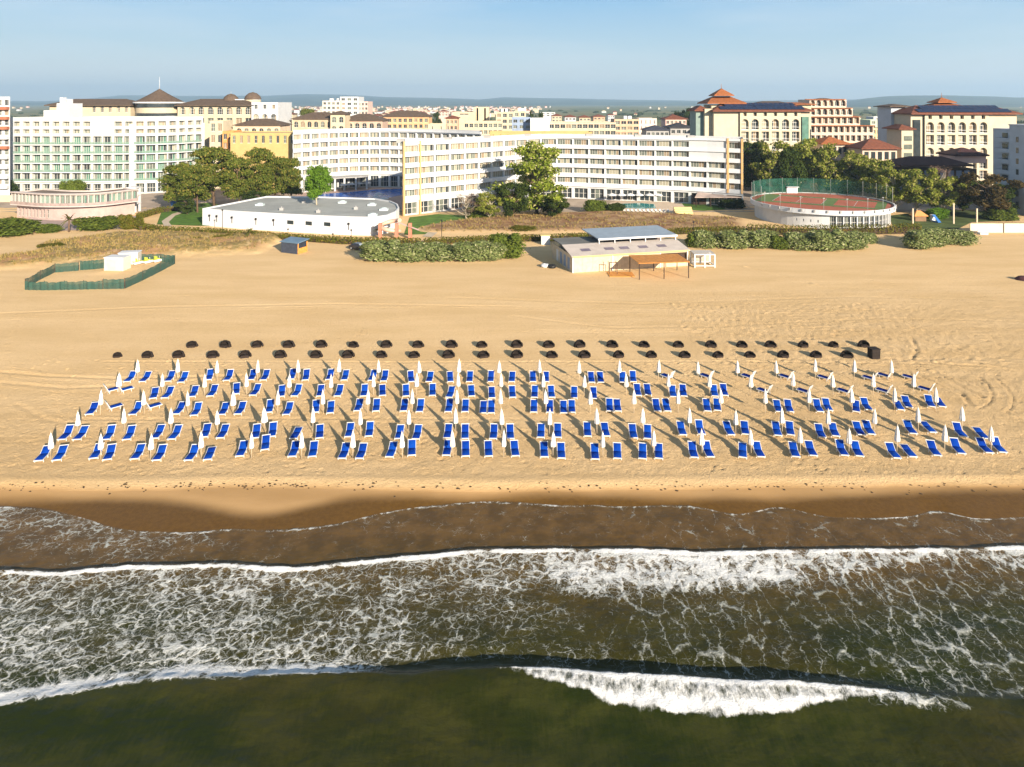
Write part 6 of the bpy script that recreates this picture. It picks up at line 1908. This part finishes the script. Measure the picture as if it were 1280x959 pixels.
# raised roof on posts
m = MB()
a0, a1 = -W2 + 7.2, W2 + 0.2
b0, b1 = -W2 + 7.0, W2 + 0.2
m.add([(a0, 4.8, 5.1), (a1, 4.8, 5.1), (a1, 14, 5.5), (b0, 14, 5.5), (a0, 4.8, 5.32), (a1, 4.8, 5.32), (a1, 14, 5.72), (b0, 14, 5.72)],
      [(3, 2, 1, 0), (4, 5, 6, 7), (0, 1, 5, 4), (1, 2, 6, 5), (2, 3, 7, 6), (3, 0, 4, 7)])
m.build('raised_roof', BLUESH, o)
m = MB(); m.box(a0, a1, 4.7, 4.797, 5.0, 5.36); m.build('raised_gutter', WHITE2, o)
for k in range(6):
    q = a0 + 0.3 + (a1 - a0 - 0.6) * k / 5
    m = MB(); m.box(q - 0.08, q + 0.08, 5.0, 5.16, 0.02 if k == 5 else 4.2, 5.1); m.build('post', WHITE2, o)
m = MB(); m.box(a0 + 1, a1 - 0.5, 11, 11.15, 0, 5.4); m.build('back_wall', PM('dusky_panel', (0.16, 0.12, 0.11)), o)
# pergola
y0 = 127.0
x0, x1 = xat(799, y0), xat(863, y0)
o = thing('pergola', 'orange wooden pergola on thin dark posts in front of the beach bar', 'pergola', ((x0 + x1) / 2, y0 + 0.6, 0), R(7))
w2 = (x1 - x0) / 2
for k in range(3):
    for yy in (0, 6.0):
        q = -w2 + k * w2 * 1.0
        m = MB(); m.box(q - 0.07, q + 0.07, yy - 0.07, yy + 0.07, -0.1, 2.95); m.build('post', DARK, o)
for yy in (0, 6.0):
    m = MB(); m.box(-w2 - 0.2, w2 + 0.2, yy - 0.06, yy + 0.06, 2.951, 3.1); m.build('beam', WOODO, o)
m = MB()
for k in range(54):
    q = -w2 - 0.2 + k * (2 * w2 + 0.4) / 54
    m.box(q, q + 0.16, -0.35, 6.3, 3.101, 3.17)
m.build('slat_roof', WOODO, o)
x, y = G(777, 345)
o = thing('wooden_deck', 'small orange wooden deck with dark rails left of the pergola', 'deck', (x, y, 0))
m = MB()
for k in range(9): m.box(-2.4, 2.4, -0.9 + k * 0.4, -0.9 + k * 0.4 + 0.38, 0.0, 0.12)
m.build('deck_boards', WOODO, o)
for q in (-2.2, -0.7):
    for yy in (0.9, 2.5):
        m = MB(); m.box(q - 0.05, q + 0.05, yy, yy + 0.1, 0.121, 2.3); m.build('post', DARK, o)
m = MB(); m.box(-2.25, -0.65, 0.88, 1.0, 2.301, 2.4); m.build('beam', DARK, o)
# white cage
x, y = G(881, 334.5)
o = thing('white_cage', 'white metal framed open cage right of the pergola', 'cage', (x, y, 0))
for sx in (-2.0, 0, 2.0):
    for sy in (0, 3.4):
        m = MB(); m.box(sx - 0.11, sx + 0.11, sy - 0.11, sy + 0.11, -0.05, 2.5); m.build('post', WHITE2, o)
for z in (0.25, 2.501):
    m = MB()
    for sy in (0, 3.4): m.box(-2.1, 2.1, sy - 0.09, sy + 0.09, z, z + 0.16)
    for sx in (-2.0, 2.0): m.box(sx - 0.09, sx + 0.09, 0.093, 3.307, z, z + 0.16)
    m.build('rail', WHITE2, o)
m = MB(); m.box(-1.9, 1.9, 3.28, 3.3, 0.42, 2.49); m.box(-2.02, -1.99, 0.15, 3.2, 0.42, 2.49); m.build('mesh_panel', net_mat('fine_white_mesh', (0.5, 0.48, 0.45), 0.35), o)
m = MB(); m.box(-2.1, 2.1, -0.1, 3.5, 2.665, 2.72); m.build('roof_panel', net_mat('pale_cage_roof', (0.55, 0.53, 0.5), 0.55), o)
# scattered odds by the bar
for k, (a, b, lb_, mt) in enumerate(((681, 334, 'white round object left of the dark tyre beside the bar', WHITE2), (690, 335, 'dark tyre-like ring lying beside the bar corner', BLACK))):
    x, y = G(a, b)
    m = MB(); m.lathe([(0.25, 0.0), (0.75, 0.05), (0.85, 0.35), (0.7, 0.62), (0.25, 0.6), (0.2, 0.3), (0.25, 0.0)], 14)
    oo = m.build('ring', mt); oo.location = (x, y, 0); tag(oo, lb_, 'ring')
x, y = G(682, 306)
o = thing('small_kiosk', 'small white kiosk behind the left end of the beach bar', 'kiosk', (x, y, 0))
m = MB(); m.box(-1.0, 1.0, 0, 1.6, 0, 2.1); m.build('body', WHITE, o)
m = MB(); m.box(-1.2, 1.2, -0.2, 1.8, 2.103, 2.25); m.build('roof', PM('yellow_trim', (0.6, 0.46, 0.2)), o)

# ------------------------------------------------------------------ green net enclosure with containers and pedal boats
FN = net_mat('green_windbreak_net', (0.022, 0.07, 0.055), 0.86)
def net_run(label, pts, h, sag=0.12):
    x0, y0 = pts[0]
    o = thing('windbreak_fence', label, 'fence', (x0, y0, 0), 0, 'green windbreak nets of the enclosure')
    m = MB()
    for (a, b) in zip(pts[:-1], pts[1:]):
        n = 8
        L_ = math.hypot(b[0] - a[0], b[1] - a[1])
        for k in range(n):
            f0, f1 = k / n, (k + 1) / n
            s = lambda f: h - sag * math.sin(PI * f) * min(1, L_ / 6) + 0.06 * math.sin(f * 17)
            wv = lambda f: 0.10 * math.sin(f * 19)
            p0 = (a[0] + (b[0] - a[0]) * f0 - x0, a[1] + (b[1] - a[1]) * f0 - y0 + wv(f0)); p1 = (a[0] + (b[0] - a[0]) * f1 - x0, a[1] + (b[1] - a[1]) * f1 - y0 + wv(f1))
            m.quad((*p0, -0.1), (*p1, -0.1), (*p1, s(f1)), (*p0, s(f0)))
    m.build('net', FN, o)
    for a in pts:
        q = MB(); q.tube([(a[0] - x0, a[1] - y0 + 0.06, -0.2), (a[0] - x0, a[1] - y0 + 0.06, h + 0.1)], 0.05, 6); q.build('post', DARK, o)
net_run('green windbreak net, front side of the enclosure', gpoly([(31, 362.5), (55, 363), (80, 362.5), (104, 362), (128, 361.5)]), 1.55, 0.35)
net_run('green windbreak net, short front piece right of the front side', gpoly([(129, 361.5), (155, 361)]), 1.75, 0.1)
net_run('green windbreak net, long slanting right side of the enclosure', gpoly([(156, 361), (178, 351), (200, 340), (218.5, 330)]), 1.8, 0.12)
net_run('green windbreak net, back right side behind the boats', gpoly([(218.5, 329), (200, 327), (174, 327)]), 1.6, 0.1)
net_run('green windbreak net, left side of the enclosure', gpoly([(31, 361), (50, 350), (68, 341)]), 1.7, 0.15)
net_run('pale green windbreak net, back left side of the enclosure', gpoly([(69, 341), (98, 338.5)]), 1.7, 0.1)
net_run('green windbreak net with white gate posts, beside the container', gpoly([(100, 338), (114, 337), (130, 335.5)]), 1.8, 0.05)
CONT = PM('cream_container', (0.64, 0.58, 0.47), 0.6, 0.08)
def container(label, px, py, w_, dp, h, rz, mat):
    x, y = G(px, py)
    o = thing('container', label, 'container', (x, y, 0), rz)
    m = MB(); m.box(-w_ / 2, w_ / 2, 0, dp, 0.05, h)
    m.build('body', mat, o)
    m = MB(); m.box(-w_ / 2 - 0.1, w_ / 2 + 0.1, -0.1, dp + 0.1, h + 0.003, h + 0.12); m.build('roof', WHITE2, o)
    m = MB(); m.box(-w_ * 0.36, w_ * 0.1, -0.03, -0.003, 0.15, h * 0.85); m.build('door', PM('container_door', (0.58, 0.52, 0.43)), o)
    m = MB(); m.box(w_ / 2 - 0.12, w_ / 2 + 0.01, -0.05, -0.004, 0.06, h); m.build('corner_post', WHITE2, o)
container('cream container box standing in the green enclosure', 142, 339, 3.9, 2.4, 2.55, R(-4), CONT)
container('second pale container just behind the cream container box', 160, 331.5, 3.6, 2.2, 2.4, R(10), PM('pale_container', (0.55, 0.52, 0.47)))
YB = PM('lime_yellow_plastic', (0.46, 0.52, 0.07), 0.35, 0.08)
for k, (a, b) in enumerate(((172, 330.5), (185, 329), (197, 327.5))):
    x, y = G(a, b)
    o = thing('pedal_boat', f'lime-yellow and white pedal boat, {("left", "middle", "right")[k]} one of three beside the containers', 'pedal boat', (x, y, 0), R(62), 'pedal boats in the enclosure')
    o.scale = (0.8, 0.8, 0.9)
    for s in (-1, 1):
        m = MB()
        pr = [(-1.5, 0.0, 0.55), (-1.2, 0.30, 0.2), (0, 0.34, 0.1), (1.1, 0.30, 0.25), (1.7, 0.04, 0.6)]
        m.tube([(p[0], s * 0.55, 0.42 + (0.12 if abs(p[0]) > 1.4 else 0)) for p in pr], [max(0.05, p[1]) for p in pr], 10)
        m.build('hull', WHITE2, o)
    m = MB(); m.box(-1.2, 1.1, -0.7, 0.7, 0.62, 0.74); m.build('deck', YB, o)
    for s in (-1, 1):
        m = MB(); m.box(-0.5, 0.1, s * 0.35 - 0.27, s * 0.35 + 0.27, 0.743, 0.95); m.box(-0.62, -0.503, s * 0.35 - 0.27, s * 0.35 + 0.27, 0.743, 1.45); m.build('seat', YB, o)
    m = MB(); m.tube([(0.5, 0, 0.74), (0.45, 0, 1.3)], 0.05, 6); m.build('steering_column', WHITE2, o)

# ------------------------------------------------------------------ dark hut on the path
x, y = G(372, 318)
o = thing('beach_hut', 'dark timber hut with blue-grey roof and open orange wooden side on the path', 'hut', (x, y, 0), R(-24))
m = MB()
m.box(-4.6, 0, 0, 0.12, 0, 2.35); m.box(-4.6, -4.48, 0.121, 3.0, 0, 2.35); m.box(-4.6, 0, 3.001, 3.12, 0, 2.35); m.box(-0.12, 0, 0.121, 3.0, 0, 1.2)
m.build('wall', PM('dark_blue_timber', (0.045, 0.055, 0.08), 0.8, 0.25, 2), o)
m = MB(); m.box(0.003, 0.06, 0.0, 3.1, 0, 1.22); m.box(0.003, 0.06, 0.0, 0.3, 1.223, 2.3); m.box(0.003, 0.06, 2.8, 3.1, 1.223, 2.3); m.build('counter_side', WOODO, o)
m = MB(); m.add([(-4.9, -0.3, 2.36), (0.4, -0.3, 2.36), (0.4, 3.4, 2.75), (-4.9, 3.4, 2.75), (-4.9, -0.3, 2.48), (0.4, -0.3, 2.48), (0.4, 3.4, 2.87), (-4.9, 3.4, 2.87)],
                [(3, 2, 1, 0), (4, 5, 6, 7), (0, 1, 5, 4), (1, 2, 6, 5), (2, 3, 7, 6), (3, 0, 4, 7)]); m.build('roof', PM('blue_roof_sheet', (0.13, 0.21, 0.30), 0.5, 0.15), o)

# ------------------------------------------------------------------ cars
def car(label, px, py, rz, body):
    x, y = G(px, py)
    o = thing('parked_car', label, 'car', (x, y, 0), rz)
    prof = [(-2.1, 0.35), (-2.15, 0.7), (-1.95, 0.95), (-1.2, 1.02), (-0.55, 1.45), (0.9, 1.48), (1.65, 1.05), (2.05, 0.95), (2.12, 0.5), (2.05, 0.33)]
    m = MB(); n = len(prof)
    for s, w_ in ((-1, 0.86), (1, 0.86)): pass
    vs = [(a, -0.86 if z < 1.1 else -0.66, z) for a, z in prof] + [(a, 0.86 if z < 1.1 else 0.66, z) for a, z in prof]
    m.add(vs, [(i, (i + 1) % n, n + (i + 1) % n, n + i) for i in range(n)] + [tuple(range(n))[::-1], tuple(range(n, 2 * n))])
    m.build('body', body, o)
    for s in (-1, 1):
        m = MB(); m.add([(-1.05, s * 0.80, 1.06), (1.5, s * 0.80, 1.08), (0.85, s * 0.69, 1.40), (-0.5, s * 0.69, 1.38)], [(0, 1, 2, 3)]); m.build('window', GLASS, o)
    m = MB(); m.add([(-1.19, -0.7, 1.05), (-1.19, 0.7, 1.05), (-0.6, 0.58, 1.44), (-0.6, -0.58, 1.44)], [(0, 1, 2, 3)]); m.build('windscreen', PM('sky_glass', (0.25, 0.3, 0.36), 0.15), o)
    for a in (-1.35, 1.35):
        for s in (-1, 1):
            m = MB(); m.tube([(0, -0.1, 0), (0, 0.1, 0)], 0.33, 14, 0); q = m.build('wheel', BLACK, o); q.location = (a, s * 0.80, 0.33); m = MB(); m.tube([(0, s * 0.101, 0), (0, s * 0.115, 0)], 0.2, 12, 0); m.build('rim', GREYR, q)
car('black car parked in front of the curved pavilion', 142, 270, R(10), PM('black_car_paint', (0.012, 0.012, 0.014), 0.25, 0.1, spec=0.6))
car('dark car parked behind the leftmost silvery bush', 448, 312, R(150), PM('dark_blue_car_paint', (0.02, 0.022, 0.03), 0.25, 0.1, spec=0.6))

# ------------------------------------------------------------------ lamp posts, walls, pool furniture, playground
def lamp(px, py, pyt, label):
    x, y = G(px, py); h = zat(pyt, y)
    o = thing('garden_lamp', label, 'lamp', (x, y, 0), 0, 'lamp posts along the hedges')
    m = MB(); m.tube([(0, 0, -0.1), (0, 0, h - 0.3)], 0.07, 7); m.build('pole', BLACK, o)
    m = MB(); m.lathe([(0.0, h - 0.35), (0.14, h - 0.32), (0.26, h - 0.05), (0.05, h + 0.08), (0.0, h + 0.1)], 10); m.build('lamp_head', BLACK, o)
for a in ((278, 294, 262, 'black lamp post by the left end of the white hall'), (360, 300, 286, 'black lamp post behind the dark hut'),
          (416, 304, 292, 'black lamp post behind the path right of the dark hut'), (439, 305, 287, 'black lamp post at the car behind the hedge'),
          (867, 292, 277, 'black lamp post at the hedge behind the beach bar end'), (552, 297, 275, 'black lamp post at the lawn behind the left bush row')):
    lamp(*a)
for px_, lb_ in ((1141, 'pale timber post at the left end of the playground'), (1192, 'tall pale timber post in the middle of the playground'), (1221, 'short pale post at the right of the playground')):
    x, y = G(px_, 280); m = MB(); m.box(-0.16, 0.16, -0.16, 0.16, 0, 4.2 if px_ != 1192 else 5.6); oo = m.build('timber_post', POLE); oo.location = (x, y, 0); tag(oo, lb_, 'post')
x, y = G(1151, 277)
o = thing('play_house', 'small orange play house by the trees at the right', 'play house', (x, y, 0))
m = MB(); m.box(-1.5, 1.5, 0, 2, 0, 1.4); m.build('wall', PM('brown_play', (0.2, 0.12, 0.07)), o)
m = MB(); m.hip(-1.9, 1.9, -0.4, 2.4, 1.6, 2.9, 0, 0.15); m.build('roof', ORANGE, o)
x, y = G(1167, 277)
o = thing('play_slide', 'small blue and white slide beside the orange play house', 'slide', (x, y, 0))
m = MB(); m.add([(-0.4, 0, 1.9), (0.4, 0, 1.9), (0.4, -2.8, 0.2), (-0.4, -2.8, 0.2)], [(0, 1, 2, 3)]); m.box(-0.48, -0.4, -2.8, 0, 0.1, 0.4); m.build('chute', PM('play_blue', (0.05, 0.18, 0.5), 0.4), o)
m = MB(); m.box(-0.5, 0.5, 0.02, 0.9, 0, 1.88); m.build('ladder', WHITE2, o)
# long white wall at the right
x, y = G(1213, 291)
o = thing('boundary_wall', 'long low cream wall at the right edge behind the beach', 'wall', (x, y, 0))
m = MB()
for k in range(8): m.box(k * 8.4 / 2.0, k * 8.4 / 2.0 + 4.17, 0, 0.3, 0, 2.35)
m.build('wall_panel', PM('cream_wall', (0.62, 0.55, 0.44), 0.8, 0.1), o)
m = MB(); m.box(-0.1, 33.7, -0.06, 0.36, 2.353, 2.46); m.build('coping', PM('brown_coping', (0.2, 0.13, 0.09)), o)
for k in (2, 4, 6):
    m = MB(); m.box(k * 4.2 - 0.1, k * 4.2 + 0.1, -0.1, -0.003, 0, 2.35); m.build('joint_post', DARK, o)
x, y = G(1279, 350)
o = thing('beach_cover', 'maroon covered heap on the sand at the right edge', 'cover', (x, y, 0), R(12))
m = MB(); m.lathe([(0.0, 0.75), (0.7, 0.66), (1.15, 0.25), (1.3, -0.05)], 11, 0, True, lambda a, z: 1 + 0.12 * math.sin(3 * a)); m.build('cloth', PM('maroon_cloth', (0.08, 0.03, 0.035), 0.9, 0.3, 2), o)
x, y = G(1225, 292)
m = MB(); m.box(-1.0, 1.0, -0.6, 0.6, 0, 0.5); m.box(-0.9, 0.9, 0.3, 0.55, 0.503, 1.0); oo = m.build('bench', WHITE); oo.location = (x, y - 1.0, 0); tag(oo, 'pale bench before the long cream wall', 'bench')
# open parasols and sunbeds round the pools
def pool_parasol(x, y, label, z0=0.05, mat=WHITE2, r=1.6):
    o = thing('pool_parasol', label, 'parasol', (x, y, z0), 0, 'open white parasols at the pools')
    m = MB(); m.tube([(0, 0, 0), (0, 0, 2.5)], 0.05, 6); m.build('pole', POLE, o)
    m = MB(); m.lathe([(r, 2.15), (r * 0.5, 2.5), (0.02, 2.75)], 8, 0, False); m.lathe([(r, 2.15), (r * 0.98, 2.0)], 8, 0, False); m.build('canopy', mat, o)
for k, (a, b) in enumerate(((429, 238.5), (439, 237.5), (449, 236.5), (459, 236), (473, 251), (470, 255), (480, 257))):
    x, y = G(a, b)
    pool_parasol(x, y, f'open white parasol at the blue pool, {ORD[k + 1]} from the left' if k < 4 else ('open white parasol on the near edge of the blue pool', 'open white parasol in front of the near-edge parasol', 'open white parasol nearest the rounded hall end')[k - 4])
for k, a in enumerate((765, 777, 788, 799, 812, 823)):
    x, y = G(a, 252.5)
    pool_parasol(x, y, f'open white parasol on the hotel terrace behind the teal pool, {ORD[k + 1]} from the left', 0.17)
SBED = PM('white_sunbed', (0.66, 0.62, 0.57), 0.6)
def sunbed(x, y, rz, label):
    m = MB(); m.box(-0.33, 0.33, 0, 1.3, 0.25, 0.36); m.add([(-0.33, 1.3, 0.3), (0.33, 1.3, 0.3), (0.33, 1.85, 0.75), (-0.33, 1.85, 0.75)], [(0, 1, 2, 3)])
    for a in (-0.28, 0.28):
        for b in (0.1, 1.2): m.box(a - 0.03, a + 0.03, b - 0.03, b + 0.03, 0, 0.249)
    oo = m.build('pool_sunbed', SBED); oo.location = (x, y, 0.17); oo.rotation_euler = (0, 0, rz)
    tag(oo, label, 'sunbed', 'white sunbeds in front of the teal pool')
for k in range(14):
    x, y = G(772 + 5 * k, 266.5)
    sunbed(x, y, 0.1, f'white pool sunbed in front of the teal pool, {ORD[k + 1]} from the left')
x, y = G(856, 270)
o = thing('terrace_stairs', 'yellowish stepped terrace block right of the teal pool', 'stairs', (x, y, 0))
m = MB()
for k in range(4): m.box(-2.6, 2.6, k * 0.8, (k + 1) * 0.8 - 0.003, 0, 0.55 * (k + 1))
m.build('steps', PM('yellow_stone', (0.6, 0.45, 0.22)), o)
x, y = G(898, 259)
o = thing('terrace_pavilion', 'dark open terrace pavilion with pinkish awning at the right end of the V-shaped hotel', 'pavilion', (x, y, 0))
m = MB()
for a in (-7, -2.4, 2.4, 7):
    for b in (0, 5): m = MB(); m.box(a - 0.12, a + 0.12, b, b + 0.24, 0, 3.0); m.build('post', DARK, o)
m = MB(); m.add([(-7.6, -0.6, 3.0), (7.6, -0.6, 3.0), (7.2, 5.6, 3.8), (-5, 5.6, 3.8), (-7.6, -0.6, 3.15), (7.6, -0.6, 3.15), (7.2, 5.6, 3.95), (-5, 5.6, 3.95)], [(3, 2, 1, 0), (4, 5, 6, 7), (0, 1, 5, 4), (1, 2, 6, 5), (2, 3, 7, 6), (3, 0, 4, 7)]); m.build('awning', PM('pinkish_awning', (0.45, 0.36, 0.32)), o)
m = MB(); m.box(-6.8, 6.8, 4.6, 4.9, 0, 2.9); m.build('back_wall', DARK, o)
# water slide and reddish columns by the rounded hall end
x, y = G(498, 300)
o = thing('water_slide', 'pinkish spiral water slide on reddish columns at the rounded hall end', 'water slide', (x, y, 0))
m = MB()
pts = [(-2.5 + 2.3 * math.cos(a), 3 + 2.3 * math.sin(a), 4.2 - 0.42 * a) for a in np.linspace(0, 7.5, 30)]
m.tube(pts, 0.5, 8); m.build('chute', PM('pink_slide', (0.6, 0.40, 0.30), 0.4), o)
for (a, b) in ((-4.6, 1.2), (-0.6, 1.0), (2.6, 1.5)):
    m = MB(); m.box(a - 0.4, a + 0.4, b - 0.4, b + 0.4, 0, 3.8); m.build('column', PM('reddish_column', (0.42, 0.18, 0.12)), o)
m = MB(); m.add([(-0.6, 1.5, 3.9), (4.8, 0.2, 2.2), (4.8, 1.6, 2.2), (-0.6, 3.0, 3.9)], [(0, 1, 2, 3)]); m.build('ramp', PINK, o)
x, y = G(218, 262)
m = MB(); m.box(-1.1, 1.1, 0, 1.6, 0, 1.9); m.hip(-1.3, 1.3, -0.2, 1.8, 2.1, 2.7, 0, 0.15); oo = m.build('blue_cabin', PM('blue_paint', (0.04, 0.14, 0.42), 0.5)); oo.location = (x, y, 0.1); tag(oo, 'small blue cabin at the edge of the lawn under the pines', 'cabin')
# low terrace wall of the balcony hotel
x, y = X(60, 226)
m = MB(); m.box(-18, 20, 0, 0.4, 0, 2.2); oo = m.build('terrace_wall', CREAM); oo.location = (x, y, 4.0) if False else (x, y, 0); tag(oo, 'cream terrace wall between the pavilion and the green-balcony hotel', 'wall')

# ------------------------------------------------------------------ haze
HAZE = 0.00012
m = MB(); m.box(-17500, 17500, -1600, 17000, -9, 420)
hz = tag(m.build('haze', []), kind='stuff')
hm = bpy.data.materials.new('haze'); hm.use_nodes = True
ht = hm.node_tree
for n_ in list(ht.nodes):
    if n_.type != 'OUTPUT_MATERIAL': ht.nodes.remove(n_)
vol = ht.nodes.new('ShaderNodeVolumePrincipled')
vol.inputs['Color'].default_value = (0.52, 0.74, 1.0, 1)
vol.inputs['Density'].default_value = HAZE
vol.inputs['Anisotropy'].default_value = 0.2
ht.links.new(vol.outputs[0], [n_ for n_ in ht.nodes if n_.type == 'OUTPUT_MATERIAL'][0].inputs['Volume'])
hz.data.materials.append(hm)
